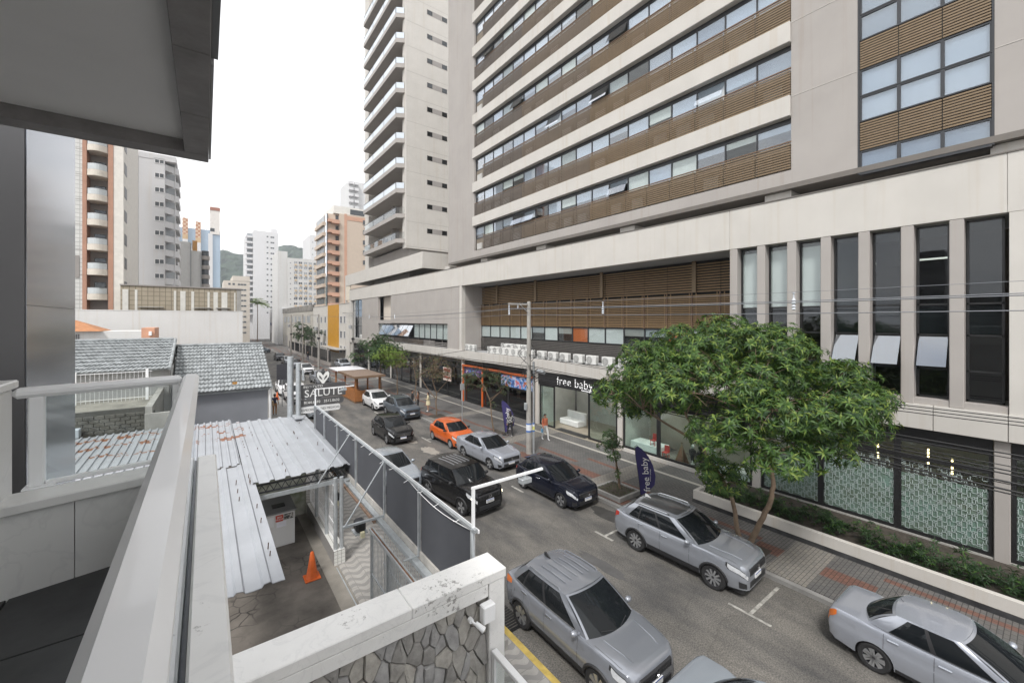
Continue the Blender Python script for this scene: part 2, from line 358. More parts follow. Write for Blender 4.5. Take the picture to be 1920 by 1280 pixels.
# upper cream fascia with recessed joints
br = [-14,1.02,9.47,20.0,27.5,35.0,54.2,73.5]
for a, b in zip(br[:-1], br[1:]):
    MB().bbox(PX,PX+.35,a+.004,b-.004,11.35,13.2,.012).build('fascia_panel', cream, pod)
MB().box(PX+.352,PX+.40,-14,73.5,11.4,13.15).build('fascia_backing', taupe_d, pod)
cap = MB().box(PX-.03,PX+.42,-14,73.52,13.202,13.25).build('parapet_cap', M('cap_metal', (.16,.145,.13), .5, .4), pod)
MB().box(PX+.02,24.2,-14,73.5,11.352,11.60).build('upper_soffit', slab_grey, pod)
MB().box(PX+.42,46,-14,73.5,12.4,12.7).build('terrace_floor', concrete, pod)
# lower canopy
br2 = [-14,-4,1.0,2.64,9.0,15.6,22.0,28.4,35.0,41.5,48,54.5,61,67.5,73.5]
for a, b in zip(br2[:-1], br2[1:]):
    MB().bbox(PX-.08,PX+.10,a+.008,b-.008,4.22,5.07,.01).build('canopy_panel', cream2, pod)
MB().box(PX+.102,24.2,-14,73.48,4.5,5.0).build('canopy_slab', slab_grey, pod)
# plain cream wall at the near end, taupe wall at the far end
MB().box(PX+.003,PX+.5,-14,.98,5.075,11.345).build('wall', cream, pod)
tw = MB()
tw.box(PX+.05,PX+.4,35.42,38.0,5.01,11.345).box(PX+.05,PX+.4,38.0,54.2,7.62,11.345).box(PX+.05,PX+.4,59.33,62.2,5.01,11.345)
tw.box(PX+.05,PX+.4,54.2,59.33,7.55,8.0).box(PX+.05,PX+.4,65.83,66.9,5.01,11.345).box(PX+.05,PX+.4,62.2,65.83,5.01,11.345)
tw.build('taupe_wall', taupe, pod)
MB().box(PX+.9,PX+1.1,54.2,59.33,8.0,11.34).box(PX+.4,PX+.9,54.0,54.2,7.9,11.34).build('recess_wall', M('warm_cream', (.60,.54,.47), .8, var=.05), pod)
for a_ in ((PX+.002,PX+.42,35.0,35.42,5.075,11.34),(PX+.002,PX+.42,72.9,73.5,5.075,11.34),(PX+.002,PX+3,73.52,73.9,.15,13.19)): MB().box(*a_).build('pier', cream, pod)
# tall corner window of the far end
for y0, y1 in ((67.0,69.9),(70.0,72.8)):
    f = MB().box(PX+.35,PX+.42,y0,y1,7.0,7.08).box(PX+.35,PX+.42,y0,y0+.08,5.1,11.3).box(PX+.35,PX+.42,y1-.08,y1,5.1,11.3).box(PX+.35,PX+.42,y0,y1,9.6,9.66).build('window_frame', alu, pod)
    MB().box(PX+.38,PX+.392,y0+.08,y1-.08,5.1,11.3).build('pane', g_blue, f)
# strip of awning windows over slatted panels
ys = [38.0+i*(59.33-38.0)/14 for i in range(15)]
fr = MB()
for y in ys: fr.box(PX+.30,PX+.38,y-.04,y+.04,5.9,7.6)
fr.box(PX+.30,PX+.38,38,59.33,7.54,7.6).box(PX+.30,PX+.38,38,59.33,5.84,5.9)
ws = fr.build('strip_window', alu, pod)
for i in range(14):
    y0, y1 = ys[i]+.05, ys[i+1]-.05
    op = i in (6,7,8,9,10,11,12)
    vs = [(0,y0,7.52),(0,y1,7.52),(-.75 if op else 0,y1,6.05 if op else 5.92),(-.75 if op else 0,y0,6.05 if op else 5.92)]
    mb = MB(); mb.add([(PX+.34+x,y,z) for x,y,z in vs]+[(PX+.352+x,y,z) for x,y,z in vs], [(0,1,2,3),(7,6,5,4),(0,4,5,1),(1,5,6,2),(2,6,7,3),(3,7,4,0)])
    mb.build('pane', g_blue if op else g_clear, ws)
    if not op: MB().box(PX+.36,PX+.372,y0,y1,5.95,7.5).build('blind', blind, ws)
def slats(x, y0, y1, z0, z1, pitch, h, d, name, mat, par, posts=None):
    mb = MB(); n = int((z1-z0)/pitch)
    for i in range(n): z = z0+(i+.2)*pitch; mb.box(x,x+d,y0,y1,z,z+h)
    if posts:
        for y in posts: mb.box(x+d+.002,x+d+.04,y-.02,y+.02,z0,z1)
    return mb.build(name, mat, par, kind='stuff')
for i in range(7): slats(PX+.15, 38.1+i*3.04, 41.0+i*3.04, 5.1, 5.85, .13 if i else .2, .07, .05, 'slat_panel', wood_g if i>1 else taupe_d, pod, [39.5+i*3.04])
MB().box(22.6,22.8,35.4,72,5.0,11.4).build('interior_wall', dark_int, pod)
# deep recess with the big wood screen
MB().box(PX+.42,22.7,35.0,35.4,5.01,11.345).build('recess_side', taupe, pod)
MB().box(PX+.52,22.7,9.05,9.45,5.01,11.345).build('recess_side', taupe, pod)
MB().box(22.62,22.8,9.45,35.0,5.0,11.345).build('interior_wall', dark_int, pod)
n = 16; pw = (35.0-9.45)/n
for i in range(n):
    y0 = 9.45+i*pw
    slats(22.28, y0+.04, y0+pw-.04, 7.5, 9.55, .108, .066, .045, 'slat_panel', wood_s, pod, [y0+.2,y0+pw-.2])
    slats(22.34, y0+.02, y0+pw-.02, 9.56, 11.34, .15, .075, .045, 'slat_panel', wood_s, pod)
for i in range(0,n+1):
    MB().box(22.235,22.278,9.45+i*pw-.035,9.45+i*pw+.035,7.46,9.56).build('screen_post', wood_d, pod)
for y in (12.5,19.3,26.5,32.2): MB().box(22.2,22.27,y-.12,y+.12,9.57,11.34).build('screen_post', wood_l, pod)
fr = MB()
for i in range(n+1): fr.box(22.30,22.38,9.45+i*pw-.05,9.45+i*pw+.05,6.4,7.46)
fr.box(22.30,22.38,9.45,35,6.34,6.40).box(22.3,22.38,9.45,35,7.40,7.46)
ws = fr.build('strip_window', alu, pod)
orange_in = M('orange_partition', (.62,.16,.04), .6, var=.1)
for i in range(n):
    y0 = 9.45+i*pw+.05; y1 = y0+pw-.1
    MB().box(22.33,22.342,y0,y1,6.40,7.40).build('pane', g_clear, ws)
    mt = [blind,blind,orange_in,blind_g,mid_int,blind,blind,orange_in,mid_int,blind,blind_g,blind,blind,blind,blind,blind][i]
    MB().box(22.36,22.372,y0,y1,6.95 if i in (3,4,8,10) else 6.40,7.40).build('blind', mt, ws)
slats(22.2, 9.5, 34.95, 5.1, 6.33, .12, .075, .04, 'slat_panel', M('dark_slat', (.10,.092,.085), .6, var=.2), pod)
# tall windows between fins
FY = [9.47-1.2*k for k in range(8)]
for k in range(7):
    y1, y0 = FY[k], FY[k]-1.2
    MB().bbox(PX+.006,PX+.62,y1-.34,y1,5.075,11.345,.02).build('fin', taupe if k else taupe, pod)
    a, b = y0+.02, y1-.36
    f = MB().box(PX+.40,PX+.48,a,a+.06,5.3,11.3).box(PX+.40,PX+.48,b-.06,b,5.3,11.3)
    for z in (5.30,6.27,7.46,8.52,11.24): f.box(PX+.40,PX+.48,a,b,z,z+.06)
    f = f.build('fin_window', black_metal, pod)
    for j,(z0,z1) in enumerate(((5.36,6.27),(6.33,7.46),(7.52,8.52),(8.58,11.24))):
        if j == 1 and k in (3,4,5):
            dx = (.0,.0,.0,.62,.62,.50)[k]
            vs = [(0,a+.05,7.44),(0,b-.05,7.44),(-dx,b-.05,6.42),(-dx,a+.05,6.42)]
            m = MB().add([(PX+.44+x,y,z) for x,y,z in vs]+[(PX+.455+x,y,z) for x,y,z in vs],[(0,1,2,3),(7,6,5,4),(0,4,5,1),(1,5,6,2),(2,6,7,3),(3,7,4,0)])
            m.build('awning_pane', g_mir, f)
        else: MB().box(PX+.435,PX+.447,a+.06,b-.06,z0,z1).build('pane', g_clear if (k < 3 and j == 3) else g_dark, f)
    if k < 4: MB().box(PX+.50,PX+.51,a+.1,b-.05,8.6 if k else 7.6,11.1).build('blind', blind, f)  # pale sheets added to stand in for the bright sky reflection in these panes
    if k > 2: MB().box(PX+.50,PX+.51,a+.06,b-.06,7.55,8.5).build('blind', blind_g, f)
MB().box(PX+.05,PX+.40,1.0,9.45,5.075,5.28).build('sill', taupe, pod)
MB().box(PX+3.2,PX+3.3,-2,9.4,5.0,11.3).build('interior_wall', M('warm_interior', (.16,.13,.10), .8, var=.5, vs=.7), pod)
MB().box(PX+.7,PX+3.2,-2,9.4,5.02,5.1).build('interior_floor', mid_int, pod)
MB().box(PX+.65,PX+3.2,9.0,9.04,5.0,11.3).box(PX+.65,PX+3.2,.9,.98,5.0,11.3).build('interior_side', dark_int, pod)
for k in range(3):
    e = MB().box(PX+1.2,PX+1.26,2.0+2.4*k,3.2+2.4*k,10.2,10.26).build('ceiling_lamp', None or M('lamp_glow%d'%k, (1,1,1)), pod)
    bn = e.data.materials[0].node_tree.nodes['Principled BSDF']; bn.inputs['Emission Color'].default_value = (1,.93,.8,1); bn.inputs['Emission Strength'].default_value = 2.5
# ---------------------------------------------------------------- ground floor shops
GF = 20.25
cols_y = [1.13, 8.36, 16.06, 23.85, 35.1, 44.9, 54.5, 64.0, 73.0]
for i, y in enumerate(cols_y):
    MB().bbox(GF-.12,GF+.28,y-.17,y+.17,.15,4.5,.015).build('column', cream if i else taupe, pod)
MB().box(GF+.35,24.0,-14,73.4,4.3,4.49).build('shop_ceiling', M('shop_ceiling', (.34,.33,.31), .8), pod)
film = M('frosted_film', (.42,.49,.475), .6, var=.08, vs=3)
def film_panel(y0, y1, z0, z1, par, seed):
    """frosted film: upright boxes linked by short bars, cut through as open lines"""
    r = random.Random(seed); mb = MB(); x = GF-.004; t = .018
    def st(ya, yb, za, zb):
        ya, yb = max(ya,y0), min(yb,y1); za, zb = max(za,z0), min(zb,z1)
        if yb-ya > .004 and zb-za > .004: mb.box(x,x+.002,ya,yb,za,zb)
    cw, ch = .23, .28
    ny, nz = int((y1-y0)/cw)+2, int((z1-z0)/ch)+2
    for j in range(nz):
        for i in range(ny):
            ay = y0+i*cw-(.115 if j%2 else 0); az = z0+j*ch+(.09 if i%2 else 0)
            if r.random() < max(0,(az-z0)/(z1-z0)-.55)*1.6: continue
            w, h = .135, .205
            st(ay,ay+w,az,az+t); st(ay,ay+w,az+h,az+h+t); st(ay,ay+t,az,az+h); st(ay+w-t,ay+w,az,az+h+t)
            st(ay+w,ay+cw+.02,az+.07,az+.07+t); st(ay+w,ay+cw,az+.14,az+.14+t)
            st(ay+.04,ay+.04+t,az+h,az+ch+.08); st(ay+.10,ay+.10+t,az+h,az+ch)
            st(ay+w+.035,ay+w+.035+t,az+.07,az+.17)
    return mb.build('film_pattern', film, par, kind='stuff')
def shop_bay(y0, y1, z0, z1, name='shop_window', g=g_shop):
    f = MB().box(GF-.03,GF+.05,y0,y0+.1,z0,z1).box(GF-.03,GF+.05,y1-.1,y1,z0,z1).box(GF-.03,GF+.05,y0+.1,y1-.1,z0,z0+.12).box(GF-.03,GF+.05,y0+.1,y1-.1,z1-.1,z1)
    f = f.build(name, black_metal, pod)
    MB().box(GF,GF+.012,y0+.1,y1-.1,z0+.12,z1-.1).build('pane', g, f)
    return f
for i,(a,b) in enumerate([(1.32,3.59),(3.59,5.92),(5.92,8.17),(-1.6,.94),(-4,-1.62)]):
    f = shop_bay(a,b,.42,3.75,'frosted_window'); film_panel(a+.1,b-.1,.54,2.95,f,i)
    MB().box(GF-.03,GF+.05,a+.1,b-.1,3.05,3.2).build('transom', black_metal, f)
    MB().box(GF+.03,GF+.04,a+.1,b-.1,.54,2.5).build('frosted_sheet', M('green_grey_curtain%d'%i, (.30,.36,.335), .7, var=.25, vs=1.2, tint=(.33,.33,.26)), f)
MB().box(GF-.02,GF+.06,-14,.94,3.76,4.45).box(GF-.02,GF+.06,1.32,8.17,3.76,4.45).build('black_fascia', black_metal, pod)
MB().box(GF-.08,GF+.12,-14,8.17,.15,.41).build('plinth', concrete, pod)
lgt = M('warm_lamp', (1,.8,.5)); bn = lgt.node_tree.nodes['Principled BSDF']; bn.inputs['Emission Color'].default_value = (1,.72,.36,1); bn.inputs['Emission Strength'].default_value = 3
for y,z in ((2.3,2.55),(2.9,2.75),(4.3,2.6),(6.6,2.6)): MB().box(GF+.9,GF+.93,y,y+.05,z,z+.55).build('strip_lamp', lgt, pod)
MB().box(22.9,23.0,-14,15.8,.15,4.3).build('interior_wall', M('shop_wall_beige', (.42,.39,.33), .8, var=.2, vs=.6), pod)
# baby shop: three display windows, the open entrance, the sign
for a,b in ((8.55,10.95),(10.97,13.45),(13.47,15.86)): shop_bay(a,b,.35,3.2,'display_window')
MB().box(GF-.10,GF+.2,8.55,15.9,.15,.34).build('plinth', cream, pod)
shop_bay(21.95,23.6,.18,3.2,'entrance_glass'); shop_bay(16.3,18.7,.18,3.2,'entrance_glass')
MB().box(GF-.10,GF+.06,8.55,23.66,3.22,4.45).build('black_fascia', black_metal, pod)
lit = M('sign_white', (.85,.85,.85), .5); bn = lit.node_tree.nodes['Principled BSDF']; bn.inputs['Emission Color'].default_value = (1,1,1,1); bn.inputs['Emission Strength'].default_value = .35
def text(body, size, name, mat, par, M4, ext=.012, align='CENTER', spacing=1.0, thin=0.0):
    cu = bpy.data.curves.new(name,'FONT'); cu.body = body; cu.size = size; cu.extrude = ext; cu.align_x = align; cu.align_y = 'CENTER'; cu.resolution_u = 3; cu.offset = thin; cu.space_character = spacing
    o = bpy.data.objects.new('tmp', cu); C.objects.link(o); dg = bpy.context.evaluated_depsgraph_get(); me = bpy.data.meshes.new_from_object(o.evaluated_get(dg))
    bpy.data.objects.remove(o); me.transform(M4); me.materials.clear(); me.materials.append(mat)
    b = ORG[par] if par is not None else (0,0,0); me.transform(Matrix.Translation((-b[0],-b[1],-b[2])))
    q = bpy.data.objects.new(name, me); C.objects.link(q); q.parent = par; ORG[q] = b; return q
def face_mx(x, y, z):   # text read by someone looking towards +X
    return Matrix.Translation((x,y,z)) @ Matrix(((0,0,-1,0),(-1,0,0,0),(0,1,0,0),(0,0,0,1)))
text('free baby', .86, 'lettering', lit, pod, face_mx(GF-.125,19.9,3.68), .015, spacing=1.06, thin=-.016)
text('conceito', .26, 'lettering', lit, pod, face_mx(GF-.125,18.75,3.36), .01)
MB().box(GF+.1,GF+2.6,15.9,16.0,.15,4.3).box(24.2,24.3,16,23.6,.15,4.3).box(GF+.3,24,23.6,23.66,.15,4.3).build('interior_wall', M('shop_wall_pale', (.46,.47,.44), .8, var=.12), pod)
MB().box(GF-.3,24.2,15.9,23.6,.152,.17).build('shop_floor', M('shop_floor', (.27,.24,.19), .5, var=.12), pod)
MB().box(GF-.15,GF+.5,18.9,21.8,.172,.19).build('door_mat', black_metal, pod)
# gym front with orange frame and purple posters
org = M('orange_paint', (.62,.13,.025), .5, var=.1)
MB().box(GF-.20,GF-.08,24.05,35.0,3.55,3.70).build('orange_beam', org, pod)
for y in (24.15,31.4,34.85): MB().box(GF-.22,GF-.10,y-.06,y+.06,.15,3.54).build('orange_post', org, pod)
def poster_mat(name, cols, sc=2.2):
    m = M(name, cols[0], .5); t = m.node_tree; n = t.nodes; l = t.links.new; b = n['Principled BSDF']
    tcn = n.new('ShaderNodeTexCoord'); v = n.new('ShaderNodeTexNoise'); v.inputs['Scale'].default_value = sc; v.inputs['Detail'].default_value = 5; l(tcn.outputs['Object'], v.inputs['Vector'])
    r = n.new('ShaderNodeValToRGB'); r.color_ramp.interpolation = 'CONSTANT'; e = r.color_ramp.elements
    e[0].position = 0; e[0].color = (*cols[0],1); e[1].position = .42; e[1].color = (*cols[1],1)
    for i, c in enumerate(cols[2:]): q = e.new(.50+.06*i); q.color = (*c,1)
    l(v.outputs['Fac'], r.inputs['Fac']); l(r.outputs['Color'], b.inputs['Base Color']); return m
pm = poster_mat('poster_purple', [(.09,.05,.17),(.15,.08,.26),(.08,.22,.45),(.35,.12,.30),(.55,.55,.6)])
MB().box(GF-.06,GF-.02,31.55,34.75,2.75,3.5).build('poster', pm, pod)
MB().box(GF-.06,GF-.02,24.3,28.6,2.5,3.45).build('poster', poster_mat('poster_blue', [(.05,.09,.25),(.10,.25,.55),(.5,.5,.6),(.4,.10,.22),(.6,.22,.05)]), pod)
g_pane = g_dark
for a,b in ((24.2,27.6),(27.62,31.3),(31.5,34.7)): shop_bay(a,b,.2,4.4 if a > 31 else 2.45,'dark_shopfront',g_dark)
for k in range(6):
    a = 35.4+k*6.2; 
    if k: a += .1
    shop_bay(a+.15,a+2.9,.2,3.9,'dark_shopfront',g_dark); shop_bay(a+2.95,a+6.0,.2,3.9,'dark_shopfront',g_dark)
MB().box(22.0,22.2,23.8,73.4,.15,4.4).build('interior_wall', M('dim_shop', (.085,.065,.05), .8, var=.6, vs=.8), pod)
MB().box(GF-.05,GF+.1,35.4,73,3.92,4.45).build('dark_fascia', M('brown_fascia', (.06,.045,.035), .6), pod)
# ---------------------------------------------------------------- recessed floor under the towers
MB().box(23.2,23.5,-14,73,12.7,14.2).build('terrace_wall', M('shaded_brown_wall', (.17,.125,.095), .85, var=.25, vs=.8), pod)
for y in (-3,.9,7.9,16.4,24.7,33,40.5): MB().box(21.3,22.3,y-.55,y+.55,12.7,13.88).build('terrace_column', cream, pod)

# ================================================================ office tower
TX = 21.0; FLH = 3.30; Z0 = 14.77; NF = 9; ZT = Z0+NF*FLH+1
off = thing('office_tower', (30,18,13), 'taupe and white office tower with rows of windows behind wooden louvre bands', 'building')
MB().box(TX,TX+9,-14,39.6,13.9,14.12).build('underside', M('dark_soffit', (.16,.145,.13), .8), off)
tw = MB()
tw.box(TX,TX+.4,34.25,39.6,14.12,ZT).box(TX,TX+.4,7.25,34.25,14.12,14.72).box(TX,TX+.4,4.92,7.25,14.12,ZT).box(TX,TX+.4,-14,1.34,14.12,ZT)
tw.box(TX+.4,TX+14,39.2,39.6,14.12,ZT)
tw.build('taupe_wall', taupe, off)
MB().box(TX-.012,TX-.004,4.92,7.25,17.98,18.0).box(TX-.012,TX-.004,4.92,7.25,21.28,21.3).box(TX-.012,TX-.004,4.92,7.25,24.58,24.6).box(TX-.012,TX-.004,-14,1.34,17.0,17.02).box(TX-.012,TX-.004,-14,1.34,20.3,20.32).build('joint_strip', cream, off)
MB().box(TX+3.2,TX+3.4,-14,34.3,14,ZT).build('interior_wall', M('office_interior', (.20,.195,.185), .8, var=.3, vs=.5), off)
mod = (34.25-7.25)/18
pane_me = meshof(MB().box(0,.012,.03,mod-.03,0,.95), 'office_pane', g_blue)
pane_me2 = meshof(MB().box(0,.012,.03,mod-.03,0,.95), 'office_pane_clear', g_clear)
po = MB(); vs = [(0,.03,.95),(0,mod-.03,.95),(-.42,mod-.03,.10),(-.42,.03,.10)]
po.add(vs+[(x+.012,y,z) for x,y,z in vs],[(0,1,2,3),(7,6,5,4),(0,4,5,1),(1,5,6,2),(2,6,7,3),(3,7,4,0)])
pane_op = meshof(po, 'office_pane_open', g_blue)
bl_me = {k: meshof(MB().box(0,.015,.03,mod-.03,.95-h,.95), 'office_blind', mt) for k,(h,mt) in enumerate([(.95,blind),(.6,blind),(.95,blind_g),(.3,blind)])}
lv = MB()
for j in range(10): lv.box(0,.035,.02,mod-.02,.03+j*.116,.03+j*.116+.064)
lv.box(.037,.06,.12,.16,0,1.17).box(.037,.06,mod-.16,mod-.12,0,1.17)
lv_me = {k: meshof(lv, 'louvre_panel', mt) for k, mt in enumerate([wood_l,wood_g,M('wood_slat_mid',(.175,.135,.098),.6,var=.1,vs=5)])}
acb = meshof(MB().bbox(0,.165,0,.8,0,.6,.02), 'louvre_ac', M('ac_shade', (.45,.44,.42), .6))
for fl in range(NF):
    z = Z0+fl*FLH
    # white spandrel of the storey above
    MB().bbox(TX-.14,TX+.42,7.26,34.45,z+2.35,z+FLH-.03,.02).build('spandrel', cream, off)
    MB().box(TX+.424,TX+3.2,7.3,34.2,z+2.5,z+2.7).build('floor_slab', mid_int, off)
    fr = MB().box(TX+.20,TX+.28,7.3,34.2,z+2.12,z+2.34).box(TX+.20,TX+.28,7.3,34.2,z+1.1,z+1.16)
    for i in range(19): fr.box(TX+.18,TX+.28,7.25+i*mod-.03,7.25+i*mod+.03,z+.0,z+2.2)
    row = fr.build('window_row', alu, off)
    MB().box(TX+.22,TX+.28,7.3,34.2,z-.03,z+1.1).build('spandrel_wall', M('ledge_wall%d'%fl, (.19,.16,.125), .8, var=.1), row)
    for i in range(18):
        y = 7.25+i*mod; rr = rnd.random()
        opn = rr < .10
        inst(pane_op if opn else (pane_me if rr < .75 else pane_me2), 'pane', (TX+.22,y,z+1.17), row)
        if (not opn and rnd.random() < .84) or rr < .04: inst(bl_me[rnd.choice((0,0,0,1,1,2,2,3,3))], 'blind', (TX+.25,y,z+1.17), row)
        if i < 17 or fl % 2: o = inst(lv_me[(0 if y < 19 else 2 if y < 26 else 1)], 'louvre_panel', (TX-.02,y,z), off); o['kind'] = 'stuff'
        if rnd.random() < .45: inst(acb, 'wall_unit', (TX+.045,y+.25+.3*rnd.random(),z+.02), off)
    MB().box(TX-.04,TX+.03,7.25,34.2-(mod if not fl%2 else 0),z+1.185,z+1.235).build('louvre_rail', wood_d, off)
# glazed strip on the right with wide louvre bands
MB().box(TX+.02,TX+.3,4.86,4.918,13.85,ZT).box(TX+.02,TX+.3,1.342,1.40,13.85,ZT).box(TX+.02,TX+.3,1.40,4.86,13.80,13.9).build('strip_jamb', alu, off)
g3 = (4.86-1.40)/3
def gl_rows():
    rows = [(13.92,14.75,0)]
    for fl in range(NF): z = 14.77+fl*3.25; rows += [(z,z+1.14,1),(z+1.16,z+2.16,0),(z+2.18,z+3.23,0)]
    return rows
for (z0,z1,kd) in gl_rows():
    for i in range(3):
        y0 = 1.40+i*g3
        if kd:
            mb = MB()
            for j in range(11): mb.box(TX+.03,TX+.07,y0+.015,y0+g3-.015,z0+.02+j*.102,z0+.02+j*.102+.062)
            mb.build('louvre_panel', wood_l, off, kind='stuff')
        else:
            f = MB().box(TX+.06,TX+.16,y0,y0+.05,z0,z1).box(TX+.06,TX+.16,y0+g3-.05,y0+g3,z0,z1).box(TX+.06,TX+.16,y0+.05,y0+g3-.05,z0,z0+.05).box(TX+.06,TX+.16,y0+.05,y0+g3-.05,z1-.05,z1).build('curtain_window', alu, off)
            MB().box(TX+.10,TX+.112,y0+.05,y0+g3-.05,z0+.05,z1-.05).build('pane', g_blue, f)
            MB().box(TX+.165,TX+.18,y0+.055,y0+g3-.055,z0+(.3 if (i==2 and 16<z0<16.5) else .03),z1).build('blind', blind if (15.5 < z0 < 17) else blind_g, f)
MB().box(TX+.34,TX+.44,1.4,4.86,13.9,ZT).build('backing_wall', M('strip_backing', (.12,.115,.11), .8), off)
# ================================================================ apartment tower beyond
apt = thing('apartment_tower', (26,58,13), 'tall cream apartment tower with stacked glass-fronted balconies behind the office tower', 'building')
AF = 3.33; AZ = 18.3; NA = 12
MB().box(21.3,35,52.0,52.4,17.6,62).build('side_wall', cream, apt)
MB().box(21.3,21.9,52.4,53.2,17.6,62).box(21.3,35,67.4,69.4,15,62).build('front_pier', cream, apt)
MB().box(22.0,35,52.5,67.2,13.2,18).build('lower_wall', taupe, apt)
MB().box(23.4,24,52.4,67.4,18,62).build('recess_wall', M('warm_recess', (.58,.53,.47), .8, var=.08), apt)
for k in range(NA):
    z = AZ+k*AF
    MB().prism([(20.3,53.0),(20.3,67.0),(23.4,67.38),(23.4,52.42),(21.25,52.42)],z,z+.55,'z').build('balcony_slab', taupe, apt)
    MB().box(22.3,23.4,59.6,59.9,z+.55,z+AF).build('party_wall', taupe, apt)
    gp = MB().box(20.32,20.335,53.2,66.9,z+.58,z+1.35)
    gp.add([(20.34,52.98,z+.58),(21.22,52.45,z+.58),(21.22,52.45,z+1.35),(20.34,52.98,z+1.35)],[(0,1,2,3)])
    r = MB().box(20.29,20.37,53.0,66.95,z+1.352,z+1.40).box(20.29,20.37,53.0,53.06,z+.55,z+1.35).box(20.29,20.37,57.6,57.64,z+.55,z+1.35).box(20.29,20.37,62.3,62.34,z+.55,z+1.35)
    r.add([(20.30,52.97,z+1.36),(21.25,52.40,z+1.36),(21.25,52.46,z+1.41),(20.30,53.03,z+1.41)],[(0,1,2,3)])
    r = r.build('railing', alu, apt); gp.build('railing_glass', M('milky_railing%d'%k, (.62,.68,.74), .12, var=.05) if k > 1 else g_rail, r)
    for y0,y1 in ((54,56.8),(60.6,63),(64.5,65.6)):
        d = MB().box(23.34,23.38,y0,y1,z+.56,z+2.7).build('balcony_door', alu, apt); MB().box(23.33,23.338,y0+.08,y1-.08,z+.64,z+2.6).build('pane', g_dark, d)
    # slot windows in the side wall
    y = 52.0
    w = MB().box(24.3,27.4,y-.012,y-.006,z+1.55,z+2.25).build('slot_window', taupe_d, apt)
    for x0 in (24.35,26.6): MB().box(x0,x0+.75,y-.03,y-.014,z+1.6,z+2.2).build('pane', g_dark, w)
    MB().box(21.4,30,y-.006,y-.002,z-.5,z-.47).build('joint', taupe_d, apt)
# second terrace parapet
MB().prism([(20.0,44.0),(20.0,76.2),(20.3,76.2),(20.3,44.3),(26.5,44.3),(26.5,44.0)],14.02,15.9,'z').build('terrace_parapet', cream, apt)
MB().box(20.3,26,44.3,76,14.3,14.5).build('terrace_floor', concrete, apt)
MB().box(20.02,20.3,76.2,76.6,0,15.9).build('end_wall', cream, apt)
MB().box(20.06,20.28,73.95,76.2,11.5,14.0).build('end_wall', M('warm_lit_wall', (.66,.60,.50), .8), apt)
# ================================================================ the balcony the picture is taken from
def marble_mat(name, base, vein, rough=.35):
    m = M(name, base, rough, var=.06, vs=1.5); t = m.node_tree; n = t.nodes; l = t.links.new; b = n['Principled BSDF']
    src = b.inputs['Base Color'].links[0].from_socket
    tcn = n.new('ShaderNodeTexCoord'); a = n.new('ShaderNodeTexNoise'); a.inputs['Scale'].default_value = 2.2; a.inputs['Detail'].default_value = 8; a.inputs['Distortion'].default_value = 1.6; l(tcn.outputs['Object'], a.inputs['Vector'])
    r = n.new('ShaderNodeValToRGB'); e = r.color_ramp.elements; e[0].position = .47; e[0].color = (0,0,0,1); e[1].position = .53; e[1].color = (0,0,0,1); q = e.new(.50); q.color = (.25,.25,.25,1)
    l(a.outputs['Fac'], r.inputs['Fac'])
    mu = n.new('ShaderNodeMixRGB'); mu.inputs['Color2'].default_value = (*vein,1); l(r.outputs['Color'], mu.inputs['Fac']); l(src, mu.inputs['Color1'])
    # lichen / dirt speckles
    d = n.new('ShaderNodeTexNoise'); d.inputs['Scale'].default_value = 14; d.inputs['Detail'].default_value = 8; d.inputs['Roughness'].default_value = .75; l(tcn.outputs['Object'], d.inputs['Vector'])
    d2 = n.new('ShaderNodeTexNoise'); d2.inputs['Scale'].default_value = 1.3; l(tcn.outputs['Object'], d2.inputs['Vector'])
    mm = n.new('ShaderNodeMath'); mm.operation = 'MULTIPLY'; l(d.outputs['Fac'], mm.inputs[0]); l(d2.outputs['Fac'], mm.inputs[1])
    r3 = n.new('ShaderNodeValToRGB'); r3.color_ramp.elements[0].position = .335; r3.color_ramp.elements[0].color = (0,0,0,1); r3.color_ramp.elements[1].position = .37; r3.color_ramp.elements[1].color = (.8,.8,.8,1); l(mm.outputs[0], r3.inputs['Fac'])
    m2 = n.new('ShaderNodeMixRGB'); m2.inputs['Color2'].default_value = (.22,.21,.20,1); l(r3.outputs['Color'], m2.inputs['Fac']); l(mu.outputs['Color'], m2.inputs['Color1'])
    l(m2.outputs['Color'], b.inputs['Base Color']); return m
marble = marble_mat('white_marble', (.78,.775,.76), (.56,.56,.56))
granite = M('dark_granite', (.055,.056,.058), .45, var=.35, vs=3.0, bump=.05, tint=(.035,.036,.038))
rail_m = M('white_powder_coat', (.86,.865,.875), .28, var=.03, coat=.3)
panel_m = M('polished_grey_panel', (.30,.32,.35), .14, .55, var=.06, vs=.6)
panel_d = M('dark_grey_panel', (.10,.10,.105), .5, var=.1, vs=.6)
ceil_m = M('painted_ceiling', (.78,.78,.78), .85, var=.08, vs=.8, bump=.1, bs=120)
stone_edge = M('grey_stone_trim', (.26,.25,.25), .7, var=.25, vs=5, bump=.2)
bal = thing('balcony_building', (-1,0,0), 'foreground building with the balcony, its grey pillar and overhanging ceiling', 'building')
MB().box(-4,-.02,-6,3.7,0,6.38).build('wall', white, bal)
fl = MB().box(-4,-.10,-6,3.62,6.38,6.46).build('balcony_floor', slab_grey, bal)
for i in range(5):
    for j in range(7): MB().bbox(-3.9+i*.76,-3.9+i*.76+.752,-1.6+j*.74,-1.6+j*.74+.732,6.462,6.482,.003).build('floor_tile', granite, fl)
